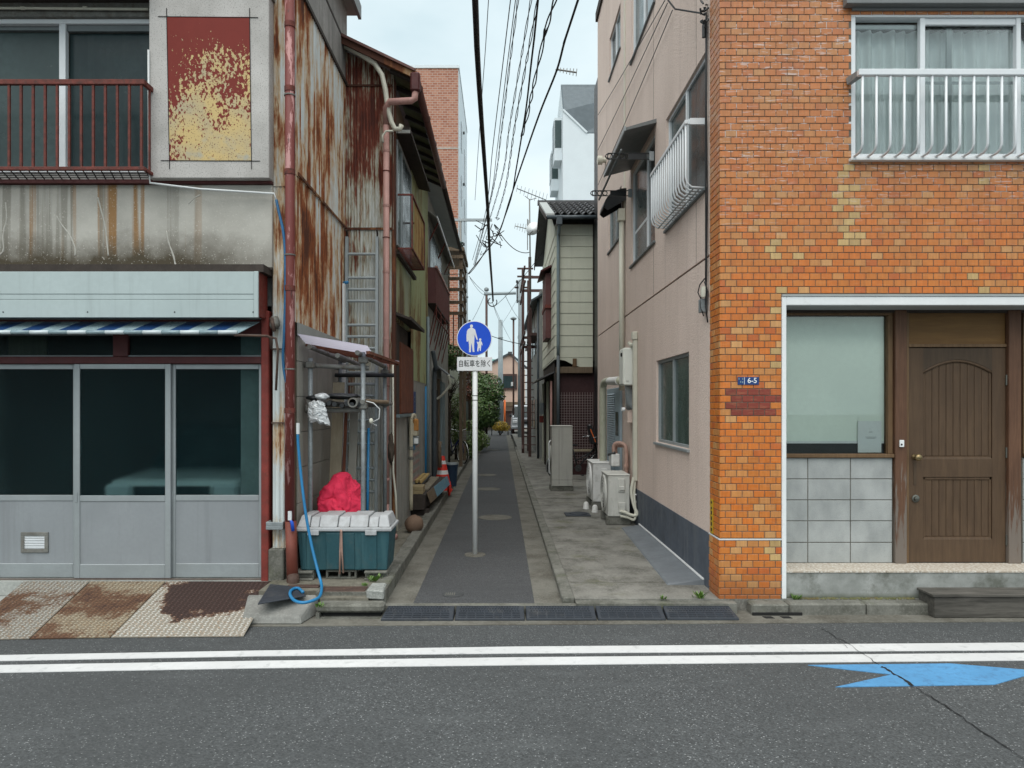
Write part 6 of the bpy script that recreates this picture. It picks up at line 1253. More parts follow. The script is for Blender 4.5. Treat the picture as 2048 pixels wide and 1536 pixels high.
shrub('light_shrub', 'yellow-green shrub at the wall behind the parked bicycle', (-1.45,22.5,ZL), [(-1.42,22.4,1.7,.25,.3,.5),(-1.35,22.3,1.0,.25,.3,.6)], 1300, .09, 'leaf_light', 55)
shrub('reddish_plant', 'reddish green climbing plant beside the grey utility pole', (-1.15,24.0,ZL), [(-1.2,23.8,2.9,.2,.3,.3),(-1.15,23.8,2.3,.16,.25,.4)], 700, .09, 'leaf_red', 56, 'plant', .02)
bt_ = thing('bare_shrub', 'bare branching shrub against the pale wall behind the bicycle', 'shrub', (-1.5,20.3,ZL)); rs = random.Random(8); b = MB()
b.tube([(-1.5,20.3,ZL),(-1.48,20.3,1.2),(-1.45,20.3,1.9)], [.04,.03,.02], 6)
for k in range(26):
    z = rs.uniform(.9, 2.2); p = Vector((-1.48+rs.uniform(-.03,.03),20.3,z)); q = p+Vector((rs.uniform(-.28,.33),rs.uniform(-.2,.2),rs.uniform(.15,.6))); b.tube([p, p.lerp(q,.5)+Vector((0,0,.05)), q], [.014,.010,.005], 5)
    for j in range(2): c0 = p.lerp(q, rs.uniform(.4,.9)); b.tube([c0, c0+Vector((rs.uniform(-.15,.15),rs.uniform(-.1,.1),rs.uniform(.05,.25)))], [.007,.004], 4)
b.build('branches', 'bark', bt_, smooth=True)
# low weeds
def weed(label, px, py, z, s, seed):
    c = G(px, py, z); r = random.Random(seed); b = MB()
    for k in range(26):
        a = r.uniform(0, 6.28); l = s*r.uniform(.5, 1.1); p = c+Vector((r.uniform(-s,s)*.5, r.uniform(-s,s)*.25, 0)); d = Vector((math.cos(a)*.7, math.sin(a)*.5, .8)).normalized(); e = d.cross(Vector((0,0,1))).normalized()*l*.16
        b.add([p, p+d*l*.55+e, p+d*l, p+d*l*.55-e], [(0,1,2,3)])
    tag(b.build('weed', 'weed', None), label, 'weed', 'weeds in the pavement joints')
weed('small weed tuft at the right end block under the teal box', 748, 1163, ZL, .09, 1); weed('small weed in the joint behind the fourth rubber ramp', 1326, 1199, ZP, .05, 2); weed('broad-leaved weed in the joint left of the brick pillar', 1398, 1197, ZP, .09, 3); weed('grassy weed at the left end of the doorway platform', 1592, 1199, ZP-.004, .07, 4); weed('weed strip at the drain by the corner kerb', 640, 1215, .03, .05, 5); weed('tiny weed by the brown iron lid', 730, 1172, ZL, .04, 6)
mo = MB(); rm = random.Random(4)
for k in range(240):
    x_ = rm.uniform(2.65, 3.75); c = Vector((x_, 6.455+rm.uniform(0,.018), -.004)); s = rm.uniform(.006,.018); mo.lathe([(s,0),(s*.8,s*.5),(s*.3,s*.8)], c, n=6)
stuff(mo.build('moss', 'moss_soffit'))
# ================================================================== bicycles
def bicycle(label, loc, ang, frame_m, group=None, basket=True):
    t = thing('bicycle', label, 'bicycle', loc, group); t2 = Matrix.Translation(Vector(loc)) @ Matrix.Rotation(R(ang), 4, 'Z'); W = lambda x, y, z: tuple(t2 @ Vector((x, y, z))); ax = t2.to_3x3() @ Vector((0,1,0))
    rw = .33
    for x in (-.53, .53):
        wl = MB().torus(W(x,0,rw), ax, rw, .018, 32, 8).build('wheel', 'tyre', t, smooth=True); MB().torus(W(x,0,rw), ax, rw-.028, .010, 32, 6).build('rim', 'chrome', wl, smooth=True)
        b = MB(); c = Vector(W(x,0,rw))
        for k in range(14): a = k*math.pi/7; b.tube([c, W(x+(rw-.03)*math.cos(a),0,rw+(rw-.03)*math.sin(a))], .0016, 4, False)
        b.build('spokes', 'chrome', wl); MB().torus(W(x,0,rw), ax, rw+.03, .014, 18, 5, -20 if x > 0 else -110, 100 if x > 0 else 60).build('mudguard', 'chrome', t, smooth=True)
    b = MB(); bb, hd, st_, ra = W(-.08,0,.28), W(.40,0,.78), W(-.20,0,.72), W(-.53,0,.33)
    for p, q, r_ in ((bb,hd,.019),(W(-.13,0,.45),W(.38,0,.70),.016),(bb,st_,.016),(bb,ra,.010),(W(-.18,0,.62),ra,.010),(W(.37,0,.85),W(.44,0,.62),.02),(W(.44,.05,.62),W(.53,.05,.33),.011),(W(.44,-.05,.62),W(.53,-.05,.33),.011)): b.tube([p,q], r_, 8)
    b.build('frame', frame_m, t, smooth=True)
    MB().tube(smooth_path([W(.20,.28,1.0),W(.33,.26,1.02),W(.38,.12,.98),W(.37,0,.95),W(.38,-.12,.98),W(.33,-.26,1.02),W(.20,-.28,1.0)]), .012, 8).build('handlebar', 'chrome', t, smooth=True); MB().tube([W(.36,0,.84),W(.37,0,.95)], .012, 8).build('stem', 'chrome', t)
    b = MB(); b.hexa([W(-.33,-.08,.80),W(-.08,-.03,.81),W(-.08,.03,.81),W(-.33,.08,.80),W(-.33,-.085,.85),W(-.07,-.025,.845),W(-.07,.025,.845),W(-.33,.085,.85)]); b.build('saddle', 'black_plastic', t, bevel=.02); MB().tube([st_, W(-.21,0,.81)], .013, 8).build('seat_post', 'chrome', t)
    MB().tube([W(-.08,-.09,.28),W(-.08,.09,.28)], .02, 8).build('crank', 'dark_iron', t); MB().lathe([(.085,0),(.085,.006)], W(-.08,-.045,.28), ax, 20).build('chainring', 'dark_iron', t); MB().bar(W(-.02,-.10,.12),W(-.02,-.18,.12),.06,.02).build('pedal', 'black_plastic', t)
    if basket:
        b = MB()
        for k in range(6): z = .72+k*.045; f = .10+.012*k; b.tube([W(.50-.0,-f,z),W(.50+2*f,-f,z),W(.50+2*f,f,z),W(.50,f,z),W(.50,-f,z)], .004, 4)
        for yy in (-.1,-.05,0,.05,.1): b.tube([W(.70+.05,yy,.72),W(.78,yy*1.4,.96)], .004, 4)
        b.build('basket', 'galv', t)
bicycle('dark blue bicycle parked facing the viewer by the grey utility pole', (-1.42,21.1,ZL), -58, 'bike_blue')
bicycle('black bicycle parked behind the tall outdoor unit', (1.88,16.9,ZP), 20, 'black_plastic', None, False)
cs = thing('child_seat', 'black child seat with orange straps on the bicycle at the lattice', 'seat', (2.2,16.9,.8)); MB().hexa([(2.12,16.8,.85),(2.36,16.8,.85),(2.36,17.1,.85),(2.12,17.1,.85),(2.05,16.8,1.30),(2.12,16.8,1.32),(2.12,17.1,1.32),(2.05,17.1,1.30)]).build('shell', 'black_plastic', cs, bevel=.02); MB().bar((2.10,16.78,1.2),(2.22,16.78,.9),.04,.02).build('strap', 'orange', cs)
# ================================================================== cream sided house on the right
H4 = thing('cream_house', 'cream lap-sided house with dark tiled roof and torn lower wall', 'house', (1.9, 19, 0))
xa, xb_, yf = 1.354, 2.31, 18.0
pz = .281; z = 6.35
while z > 2.95:
    z0 = max(z-pz, 2.93); MB().hexa([(xa,yf-.012,z0),(xb_,yf-.012,z0),(xb_,yf+.02,z0),(xa,yf+.02,z0),(xa,yf,z-.006),(xb_,yf,z-.006),(xb_,yf+.02,z-.006),(xa,yf+.02,z-.006)]).build('siding_plank', 'siding_cream', H4)
    MB().hexa([(xa-.012,yf+.02,z0),(xa+.02,yf+.02,z0),(xa+.02,23.4,z0),(xa-.012,23.4,z0),(xa,yf+.02,z-.006),(xa+.02,yf+.02,z-.006),(xa+.02,23.4,z-.006),(xa,23.4,z-.006)]).build('siding_plank', 'siding_cream', H4); z -= pz
MB().box(xa+.021, 6, yf+.021, 23.4, 2.9, 6.4).build('core_wall', 'dark_wood', H4)
MB().slab([(xa,yf-.013,2.94),(xa+.25,yf-.013,2.90),(xa+.45,yf-.013,2.80),(xa+.7,yf-.013,2.72),(xb_,yf-.013,2.70),(xb_,yf-.013,2.96),(xa,yf-.013,2.96)], (0,.01,0)).build('torn_edge', 'siding_cream', H4)
MB().add([(xa+.021,yf+.5,6.4),(xa+.021,23.4,6.4),(xa+.021,20.7,7.5)], [(0,1,2)]).build('gable', 'siding_cream', H4)
MB().box(xa+.03, 6, 18.6, 23.3, 0, 2.9).build('lower_core', 'dark_wood', H4)
MB().box(xa+.02, xb_, yf-.03, yf+.06, 2.58, 2.74).build('beam', 'old_wood', H4, bevel=.01); MB().box(1.80,1.90,yf-.04,yf+.05,2.745,2.95).build('bracket', 'trim_wood', H4)
MB().box(xa+.02, xb_+.1, yf+.12, yf+.15, 0, 2.58).build('wine_board', 'lattice_wine', H4); MB().box(xa-.02, xa+.09, yf-.02, yf+.1, 0, 2.58).build('corner_post', 'dark_wood', H4)
b = MB()
for k in range(14): b.box(xa+.1+k*.066, xa+.108+k*.066, yf+.03, yf+.036, .3, 2.1)
for k in range(27): b.box(xa+.1, xb_, yf+.024, yf+.03, .3+k*.066, .308+k*.066)
b.build('wire_grid', 'grid_wire' if 'grid_wire' in MATS else mat('grid_wire', (.30,.24,.23), .6, .1, 5, 0), H4); MB().box(xa+.05, xb_, yf-.02, yf+.02, .60, .66).build('rail', 'pale_wood', H4)
# roof
re, rg = (17.62, 6.46), (20.7, 7.62)
def rp_(x, v, h=0): return (x, re[0]+(rg[0]-re[0])*v, re[1]+(rg[1]-re[1])*v+h)
rf4 = MB().hexa([rp_(1.12,0,-.05),rp_(6,0,-.05),rp_(6,1,-.05),rp_(1.12,1,-.05),rp_(1.12,0),rp_(6,0),rp_(6,1),rp_(1.12,1)]).build('roof', 'roof_tile', H4)
MB().hexa([(1.12,20.7,7.57),(6,20.7,7.57),(6,23.8,6.41),(1.12,23.8,6.41),(1.12,20.7,7.62),(6,20.7,7.62),(6,23.8,6.46),(1.12,23.8,6.46)]).build('rear_roof', 'roof_tile', H4)
tw = .178; me_t = None
for j in range(7):
    for i in range(7):
        x0 = 1.32+i*tw; v0, v1 = j/7, (j+1.12)/7
        if me_t is None:
            me_t = MB(); 
            base = Vector(rp_(0,0)); dv = Vector(rp_(0,1))-base; dv = dv*(1.12/7)
            me_t.grid(lambda u, v: Vector((u*tw, 0, 0))+dv*v+Vector((0,0,.034*math.sin(u*2*math.pi-.6)+.05*(1-v)+.012)), 10, 1)
            o = me_t.build('roof_tile', 'roof_tile', rf4, smooth=True, thick=.012); me_t = o.data; o.location = Vector(rp_(x0, v0))
        else: link('roof_tile', me_t, rf4, Vector(rp_(x0, v0)))
MB().hexa([rp_(1.10,-.02,.0),rp_(1.31,-.02,.0),rp_(1.31,1,.0),rp_(1.10,1,.0),rp_(1.10,-.02,.07),rp_(1.31,-.02,.07),rp_(1.31,1,.07),rp_(1.10,1,.07)]).build('verge_cap', 'soffit', rf4)
MB().bar((1.05,20.7,7.66),(6,20.7,7.66),.16,.12).build('ridge', 'roof_tile', rf4)
MB().hexa([(1.09,17.6,6.36),(1.12,17.6,6.36),(1.12,20.7,7.5),(1.09,20.7,7.5),(1.09,17.6,6.48),(1.12,17.6,6.48),(1.12,20.7,7.62),(1.09,20.7,7.62)]).build('barge_board', 'dark_wood', H4)
MB().hexa([(1.09,20.7,7.5),(1.12,20.7,7.5),(1.12,23.85,6.3),(1.09,23.85,6.3),(1.09,20.7,7.62),(1.12,20.7,7.62),(1.12,23.85,6.46),(1.09,23.85,6.46)]).build('barge_board', 'dark_wood', H4)
MB().tube([(1.12,17.58,6.42),(2.6,17.58,6.42)], .05, 10).build('gutter', 'gutter_slate', H4, smooth=True); MB().box(1.36,1.50,17.5,17.66,6.22,6.44).build('hopper', 'gutter_slate', H4, bevel=.01)
MB().tube(smooth_path([(1.43,17.58,6.25),(1.43,17.75,6.05),(1.43,17.9,5.9),(1.43,17.92,3.0)]), .04, 10).build('downpipe', 'downpipe_slate', H4, smooth=True); MB().tube([(1.43,17.92,3.02),(1.43,17.92,.5)], .042, 10).build('downpipe', 'gutter_slate', H4, smooth=True)
# side bay with maroon shutters
MB().box(1.20, xa-.013, 19.3, 20.7, 3.6, 5.35).build('side_bay', 'maroon_sheet', H4); MB().hexa([(1.05,19.1,5.36),(xa,19.1,5.5),(xa,20.9,5.5),(1.05,20.9,5.36),(1.05,19.1,5.40),(xa,19.1,5.56),(xa,20.9,5.56),(1.05,20.9,5.40)]).build('bay_roof', 'maroon', H4); MB().box(1.18, 1.37, 19.25, 20.75, 4.4, 4.5).build('bay_rail', 'rail_rust', H4)
MB().hexa([(.95,18.4,2.42),(xa+.03,18.4,2.62),(xa+.03,22.8,2.62),(.95,22.8,2.42),(.95,18.4,2.46),(xa+.03,18.4,2.66),(xa+.03,22.8,2.66),(.95,22.8,2.46)]).build('lower_eave', 'roof_tile', H4)
for y, m_ in ((18.9,'dark_wood'),(20.0,'siding_cream'),(21.2,'dark_wood'),(22.2,'siding_cream')): MB().box(xa-.06, xa+.03, y, y+.5, 0, 2.45).build('lower_panel', m_, H4)
MB().box(1.15,1.28,21.4,21.6,1.5,1.85).build('meter_box', 'galv', H4, bevel=.01); MB().box(1.15,1.27,21.4,21.6,1.25,1.45).build('red_box', 'red_paint', H4, bevel=.01); MB().tube([(1.3,18.6,0),(1.3,18.6,2.4)], .03, 8).build('vent_stack', 'pink_pipe', H4, smooth=True)
# dark filler box, added for the black gap between pink wall and cream house
BK = thing('gap_fill_box', 'dark box added to fill the black gap beside the pink wall', 'building', (3, 17, 0))
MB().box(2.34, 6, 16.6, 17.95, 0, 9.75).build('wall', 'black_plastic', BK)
for z in (3.2,4.0,5.6,6.5,8.8): MB().bar((2.335,16.58,z),(2.5,16.58,z+.35),.03).build('brace', 'grey_metal', BK)
# steel stair frame further up on the right
SF = thing('steel_stair', 'brown steel stair frame standing in front of the far right houses', 'stair', (1.0, 26, 0))
for xx, yy in ((.80,26.5),(.98,24.6),(1.04,27.5)): MB().box(xx-.05, xx+.05, yy-.05, yy+.05, 0, 6.9 if xx < 1 else 6.6).build('post', 'steel_brown', SF)
for z in (3.95, 4.3, 6.05, 6.55): MB().bar((.75,26.5,z),(1.6,26.5,z),.06,.10).build('beam', 'steel_brown', SF); MB().bar((.80,24.5,z),(.80,30,z),.06,.08).build('beam', 'steel_brown', SF)
MB().box(.98,1.6,24.5,27.6,4.18,4.28).build('deck', 'steel_brown', SF)
for k in range(7): MB().bar((.95+.09*k,24.5,4.28),(.95+.09*k,24.5,5.1),.02).build('baluster', 'steel_brown', SF)
for k in range(12): MB().bar((.78,26.6+k*.26,.3+k*.30),(1.3,26.6+k*.26,.3+k*.30),.24,.03).build('tread', 'steel_brown', SF)
MB().bar((.78,26.4,.1),(.78,30,4.2),.05,.2).build('stringer', 'steel_brown', SF)
H5 = thing('far_house_right', 'pale two-storey house behind the brown steel stair', 'house', (2.5, 28, 0))
MB().box(1.28, 6, 23.6, 33, 0, 5.6).build('wall', 'soffit_grey', H5); MB().hexa([(.98,23.5,5.2),(3,23.5,6.4),(3,33,6.4),(.98,33,5.2),(.98,23.5,5.27),(3,23.5,6.47),(3,33,6.47),(.98,33,5.27)]).build('roof', 'gutter_slate', H5)
for y in (24.4, 26.8, 29.2): MB().box(1.26, 1.279, y, y+1.2, 3.7, 4.7).build('window', 'dark_glass', H5); MB().box(1.26, 1.279, y, y+1.2, .9, 2.0).build('window', 'dark_glass', H5)
MB().tube([(1.22,23.7,0),(1.22,23.7,5.3)], .04, 8).build('downpipe', 'gutter_slate', H5, smooth=True)
H6 = thing('far_house_end', 'grey sided house at the far right end of the alley', 'house', (3, 38, 0)); MB().box(1.7, 6, 34, 42, 0, 5.0).build('wall', 'l2_concrete', H6); MB().box(1.4, 6, 33.8, 42.2, 5.0, 5.15).build('roof', 'gutter_slate', H6); MB().box(1.68,1.699,35,37,3,4.2).build('window', 'dark_glass', H6)
# ================================================================== tall buildings behind
TW = thing('brick_tower', 'tall pinkish brick apartment block rising behind the left houses', 'building', (-5, 33, 0))
MB().box(-8.5, -1.83, 30, 37, 0, 16.0).build('wall', 'tower_brick', TW); MB().box(-1.829, -1.80, 30.05, 37, 0, 15.95).build('side_wall', 'white_house', TW); MB().box(-8.6, -1.78, 29.96, 37.1, 16.0, 16.12).build('coping', 'white_house', TW); 
for z in (9.2, 12.6): MB().box(-8.5, -1.82, 29.985, 29.999, z, z+.05).build('floor_line', 'pale_filler', TW)
for z in (5.2, 8.0, 10.8, 13.2): MB().box(-1.80, -1.785, 31.6, 32.3, z, z+1.2).build('window', 'dark_glass', TW); MB().box(-1.80, -1.785, 34.2, 35.2, z-.6, z+.9).build('window', 'dark_glass', TW); MB().tube([(-1.80,33.2,z+1.3),(-1.72,33.2,z+1.3)], .07, 8).build('vent', 'dark_iron', TW)
WT = thing('white_tower', 'tall white house with slate roof behind the cream house', 'building', (4, 29, 0))
yw_ = 28.0; q = lambda px, py: P(px, py, yw_)
MB().slab([(2.42,yw_,0),(6.5,yw_,0),(6.5,yw_,q(1174,267).z),(q(1174,267).x,yw_,q(1174,267).z),(2.42,yw_,q(1127,221).z)], (0,4.2,0)).build('wall', 'white_house', WT)
a, c_ = q(1127,221), q(1174,267); zr_ = q(1126,174).z
MB().slab([(2.42,yw_+.02,a.z),(c_.x,yw_+.02,c_.z),(6.5,yw_+.02,c_.z),(6.5,yw_+1.0,zr_+.5),(2.42,yw_+1.0,zr_+.5)], (0,0,.05)).build('slate_roof', 'slate', WT)
for k in range(12): t = k/12; MB().box(2.46, 5, yw_+.05+t*.9, yw_+.06+t*.9, a.z+.06+t*(zr_+.5-a.z)-.0, a.z+.085+t*(zr_+.5-a.z)).build('slate_course', 'gutter_slate', WT) if 0 else None
MB().bar((2.42,yw_-.02,a.z+.03),(c_.x,yw_-.02,c_.z+.03),.05,.07).build('barge', 'white_house', WT)
MB().slab([(2.42,yw_+.03,a.z),(2.42,yw_+1.0,zr_+.5),(2.42,yw_+4.2,zr_-.6),(2.42,yw_+4.2,a.z)], (.03,0,0)).build('gable_side', 'white_house', WT)
for (y, z) in ((28.5,11.6),(30.2,10.9),(28.6,6.6)):
    bw_ = MB().box(2.12, 2.42, y, y+1.0, z, z+1.7).build('bay_window', 'white_house', WT); MB().box(2.14, 2.40, y-.012, y-.002, z+.5, z+1.6).build('pane', 'pale_glass', bw_); MB().box(2.10, 2.118, y+.05, y+.95, z+.5, z+1.6).build('pane', 'dark_glass', bw_)
for y, z in ((29,8.2),(31,8.6),(30,7.2)): MB().box(2.40, 2.419, y, y+.3, z, z+1.4).build('slit_window', 'dark_glass', WT)
# ================================================================== end of the alley
cross = struct(MB().box(-60, 60, 44.02, 51, -.25, ZA+.004).build('cross_street', 'road_asphalt'))
FH = thing('far_pink_house', 'salmon pink gabled house closing the end of the alley', 'house', (0, 52, 0))
y_ = 52; g = lambda px, py: P(px, py, y_)
MB().slab([(g(955,0).x,y_,0),(g(1050,0).x,y_,0),(g(1050,735).x,y_,g(0,740).z),(g(1020,0).x,y_,g(0,708).z),(g(975,0).x,y_,g(0,730).z),(g(955,0).x,y_,g(0,738).z)], (0,6,0)).build('wall', 'far_pink', FH)
MB().bar(g(1019,706), g(1056,738), .3, .14).build('roof_edge', 'gutter_slate', FH); MB().bar(g(1021,706), g(950,742), .3, .14).build('roof_edge', 'gutter_slate', FH)
MB().bar(P(1020,706,51.8), P(1020,706,58), .3, .2).build('ridge', 'roof_tile', FH)
w_ = MB().box(g(1004,0).x, g(1034,0).x, y_-.12, y_-.001, g(0,779).z, g(0,748).z).build('window', 'steel_brown', FH); MB().box(g(1007,0).x, g(1031,0).x, y_-.13, y_-.121, g(0,776).z, g(0,752).z).build('pane', 'dark_glass', w_)
MB().box(g(955,0).x, g(1050,0).x, y_-.6, y_-.002, g(0,812).z, g(0,804).z).build('band', 'old_wood', FH); MB().box(g(1008,0).x, g(1036,0).x, y_-.05, y_-.002, 0, g(0,822).z).build('door', 'steel_brown', FH); MB().box(g(955,0).x, g(1000,0).x, y_-.04, y_-.002, 0, 1.3).build('dark_base', 'dark_wood', FH)
FG = thing('green_roof_house', 'low house with green roof behind the sign plate', 'house', (-2, 56, 0)); MB().box(-6, -.6, 55, 60, 0, 4.6).build('wall', 'far_pink', FG); MB().hexa([(-6,54.6,4.5),(-.5,54.6,4.5),(-.5,57,5.4),(-6,57,5.4),(-6,54.6,4.6),(-.5,54.6,4.6),(-.5,57,5.5),(-6,57,5.5)]).build('roof', 'far_green_roof', FG)
FL = thing('far_left_house', 'low tiled house beyond the evergreen bush', 'house', (-4, 46, 0)); MB().box(-9, -1.9, 40, 44, 0, 4.3).build('wall', 'soffit_grey', FL); MB().hexa([(-9,39.6,4.2),(-1.5,39.6,4.2),(-1.5,42,5.2),(-9,42,5.2),(-9,39.6,4.3),(-1.5,39.6,4.3),(-1.5,42,5.3),(-9,42,5.3)]).build('roof', 'roof_tile', FL)
FR = thing('far_right_block', 'pale far building at the right end of the cross street', 'building', (8, 60, 0)); MB().box(1.6, 14, 58, 66, 0, 8).build('wall', 'white_house', FR); MB().box(1.5, 14, 57.8, 66, 8, 8.2).build('roof', 'gutter_slate', FR)
FB = thing('far_left_block', 'pale far building at the left end of the cross street', 'building', (-12, 60, 0)); MB().box(-20, -6.5, 58, 66, 0, 7).build('wall', 'soffit_grey', FB); MB().box(-20, -6.4, 57.8, 66, 7, 7.2).build('roof', 'gutter_slate', FB)
# parked van
VN = thing('parked_van', 'silver van parked on the right at the end of the alley', 'van', (1.45, 45, ZA))
x0, x1, y0, y1 = .62, 2.28, 44.6, 48.6
MB().hexa([(x0,y0,.30),(x1,y0,.30),(x1,y1,.30),(x0,y1,.30),(x0+.04,y0+.02,1.0),(x1-.04,y0+.02,1.0),(x1-.04,y1,1.0),(x0+.04,y1,1.0)]).build('body', 'van_silver', VN, bevel=.06, seg=2)
MB().hexa([(x0+.05,y0+.25,1.0),(x1-.05,y0+.25,1.0),(x1-.05,y1,1.0),(x0+.05,y1,1.0),(x0+.16,y0+.75,1.82),(x1-.16,y0+.75,1.82),(x1-.16,y1-.1,1.82),(x0+.16,y1-.1,1.82)]).build('cabin', 'van_silver', VN, bevel=.06, seg=2)
MB().hexa([(x0+.14,y0+.26,1.06),(x1-.14,y0+.26,1.06),(x1-.14,y0+.30,1.06),(x0+.14,y0+.30,1.06),(x0+.22,y0+.66,1.72),(x1-.22,y0+.66,1.72),(x1-.22,y0+.70,1.72),(x0+.22,y0+.70,1.72)]).build('windscreen', 'dark_glass', VN); MB().box(x0+.075,x0+.10,y0+.9,y0+2.6,1.1,1.6).build('side_window', 'dark_glass', VN)
for xx in (x0+.08, x1-.38): MB().box(xx,xx+.30,y0-.02,y0+.05,.68,.86).build('headlight', 'alu_white', VN, bevel=.02)
MB().box(x0+.45,x1-.45,y0-.015,y0+.05,.62,.80).build('grille', 'black_plastic', VN); MB().box(x0+.02,x1-.02,y0-.05,y0+.05,.32,.50).build('bumper', 'van_silver', VN, bevel=.03); MB().box(x0+.6,x1-.6,y0-.06,y0-.05,.38,.48).build('number_plate', 'white_paint', VN)
for xx in (x0+.02, x1-.20):
    for yy in (y0+.75, y1-.8): wl = MB().lathe([(.30,0),(.30,.18)], (xx,yy,.27), (1,0,0), 20).build('wheel', 'tyre', VN, smooth='auto'); MB().lathe([(.17,-.005),(.17,.0)], (xx,yy,.27), (1,0,0), 14).build('rim', 'chrome', wl)
MB().box(x0-.12,x0+.02,y0+.7,y0+.78,1.05,1.22).build('mirror', 'black_plastic', VN, bevel=.02)
# barrier and yellow netted bush at the junction
shrub('yellow_bush', 'yellow flowering bush at the junction behind the alley', (-.1,43.2,ZA), [(-.15,43.2,.55,.55,.4,.32),(.2,43.3,.45,.35,.3,.25)], 1100, .10, 'yellow_leaf' if 'yellow_leaf' in MATS else (foliage('yellow_leaf', (.30,.20,.01), (.60,.42,.03)), 'yellow_leaf')[1], 57)
GRD = thing('guard_rail', 'low dark tubular barrier across the end of the alley', 'barrier', (.2,43.6,ZA))
for xx in (-.6,-.1,.4): MB().tube([(xx,43.6,ZA),(xx,43.6,.75)], .03, 8).build('post', 'dark_iron', GRD)
for z in (.4,.72): MB().tube([(-.6,43.6,z),(.4,43.6,z)], .025, 8).build('rail', 'dark_iron', GRD)
for k, px in enumerate((1003.5, 1009.5)): tag(MB().tube([P(px,862,47), P(px,800,47)], .06, 8).build('marker_post', 'orange', smooth=True), ['left one of the two slim orange posts at the junction', 'right one of the two slim orange posts at the junction'][k], 'post', 'orange posts at the junction')
# ================================================================== poles, lamps, antennas
def pole(label, x, y, z1, r, mt='pole_grey', fittings=(), cat='utility pole'):
    t = thing('utility_pole', label, cat, (x, y, 0)); MB().tube([(x,y,-.1),(x,y,z1)], [r*1.15, r*.85], 14).build('shaft', mt, t, smooth=True)
    for (z, x0, x1, m_) in fittings: MB().box(x+x0, x+x1, y-.05, y+.05, z-.045, z+.045).build('crossarm', m_, t)
    for z in (2.2, 3.4, z1-1.2): MB().lathe([(r*1.1,0),(r*1.1,.04)], (x,y,z), n=12).build('band', 'galv', t)
    return t
pole('grey utility pole rising on the left behind the sign', X(930,25), 25, Z(527,25), .11, 'pole_grey')
pole('thin brown pole standing right behind the grey pole', X(939,25.6), 25.6, Z(640,25.6), .05, 'bark')
pole('white arm pole carrying a long antenna bar above the left roofs', X(921,27), 27, Z(440,27), .05, 'antenna', ((Z(440,27), -.25, 1.2, 'alu'),))
pole('plain grey concrete pole at the end of the alley', X(1001,47), 47, Z(640,47), .17)
pr = pole('grey utility pole with crossarms beyond the steel stair', X(1041.5,40), 40, Z(560,40), .16, 'pole_grey', ((Z(575,40),-.35,.55,'steel_brown'),(Z(553,40),-.2,.7,'steel_brown'),(Z(523,40)-.4,-.2,.7,'steel_brown')))
b = MB()
for k in range(5): b.lathe([(.05,0),(.07,.08),(.04,.16)], (X(1034+4*k,40),40,Z(566+2*(k%2),40)), n=8)
b.box(X(1033,40),X(1036,40),39.95,40.05,Z(606,40),Z(562,40)); b.build('insulators', 'dark_iron', pr)
lp = thing('street_lamp', 'thin brown street lamp with a round head at the alley end', 'street lamp', tuple(P(1027,860,45))); MB().tube([P(1027,866,45), P(1027,640,45)], .06, 8).build('shaft', 'steel_brown', lp, smooth=True); MB().lathe([(.12,0),(.2,.06),(.2,.12),(.05,.2)], P(1027,640,45), n=14).build('head', 'galv', lp, smooth='auto'); MB().box(P(1022,0,45).x,P(1026,0,45).x,44.9,45.1,P(0,772,45).z,P(0,764,45).z).build('box', 'white_paint', lp)
lp2 = thing('street_lamp', 'dark pole with a horizontal tube lamp above the sign', 'street lamp', tuple(P(973,850,30))); MB().tube([P(973,868,30), P(973,585,30)], .05, 8).build('shaft', 'steel_brown', lp2, smooth=True); MB().tube([P(968,588,30), P(1032,586,30)], .065, 10).build('tube_lamp', 'pole_grey', lp2, smooth='auto'); MB().lathe([(.05,0),(.10,.04),(.10,.12),(.03,.18)], P(973,583,30), n=10).build('cap', 'galv', lp2, smooth='auto')
def yagi(label, base, top, boom0, boom1, n, ln, tilt=(0,1,0), dish=None):
    t = thing('antenna', label, 'antenna', tuple(base)); MB().tube([base, top], .022, 8).build('mast', 'antenna', t, smooth=True); MB().tube([boom0, boom1], .014, 6).build('boom', 'antenna', t)
    for k in range(n): c = Vector(boom0).lerp(Vector(boom1), k/(n-1)); d = Vector(tilt)*ln*(.5+.5*(k/(n-1))); MB().tube([c-d, c+d], .007, 5).build('element', 'antenna', t)
    return t
an = yagi('tall rooftop antenna mast with angled boom by the cream house', P(1061,590,22), P(1059,398,22), P(1034,377,21.4), P(1092,400,22.6), 9, .22, (.2,.1,.95))
MB().tube([P(1050,392,22), P(1060,400,22), P(1073,396,22)], .012, 6).build('brace', 'antenna', an)
da = thing('satellite_dish', 'white satellite dish on the antenna mast', 'satellite dish', tuple(P(1066,460,22))); MB().lathe([(.22,0),(.19,-.035),(.12,-.06),(.01,-.075)], P(1066,457,21.9), (-.35,-.9,.2), 24).build('dish', 'white_paint', da, smooth=True); MB().tube([P(1055,438,22), P(1055,500,22)], .015, 6).build('bracket', 'antenna', da); MB().tube([P(1057,470,21.6), P(1066,462,21.5)], .015, 6).build('feed', 'antenna', da)
yagi('small antenna below the dish pointing left', P(1056,470,22.5), P(1056,440,22.5), P(1030,452,22.5), P(1056,458,22.5), 6, .18, (.15,.2,.95))
yagi('small antenna clamped to the slanting black cable', P(1112,141,12), P(1117,138,12), P(1114,139,12), P(1153,145,12), 7, .10, (.1,.4,.8))
tag(MB().bar(P(1042,522,30), P(1042,560,30), .05).build('wood_bracket', 'steel_brown'), 'short brown bracket at the far right roofs', 'bracket') if 0 else None
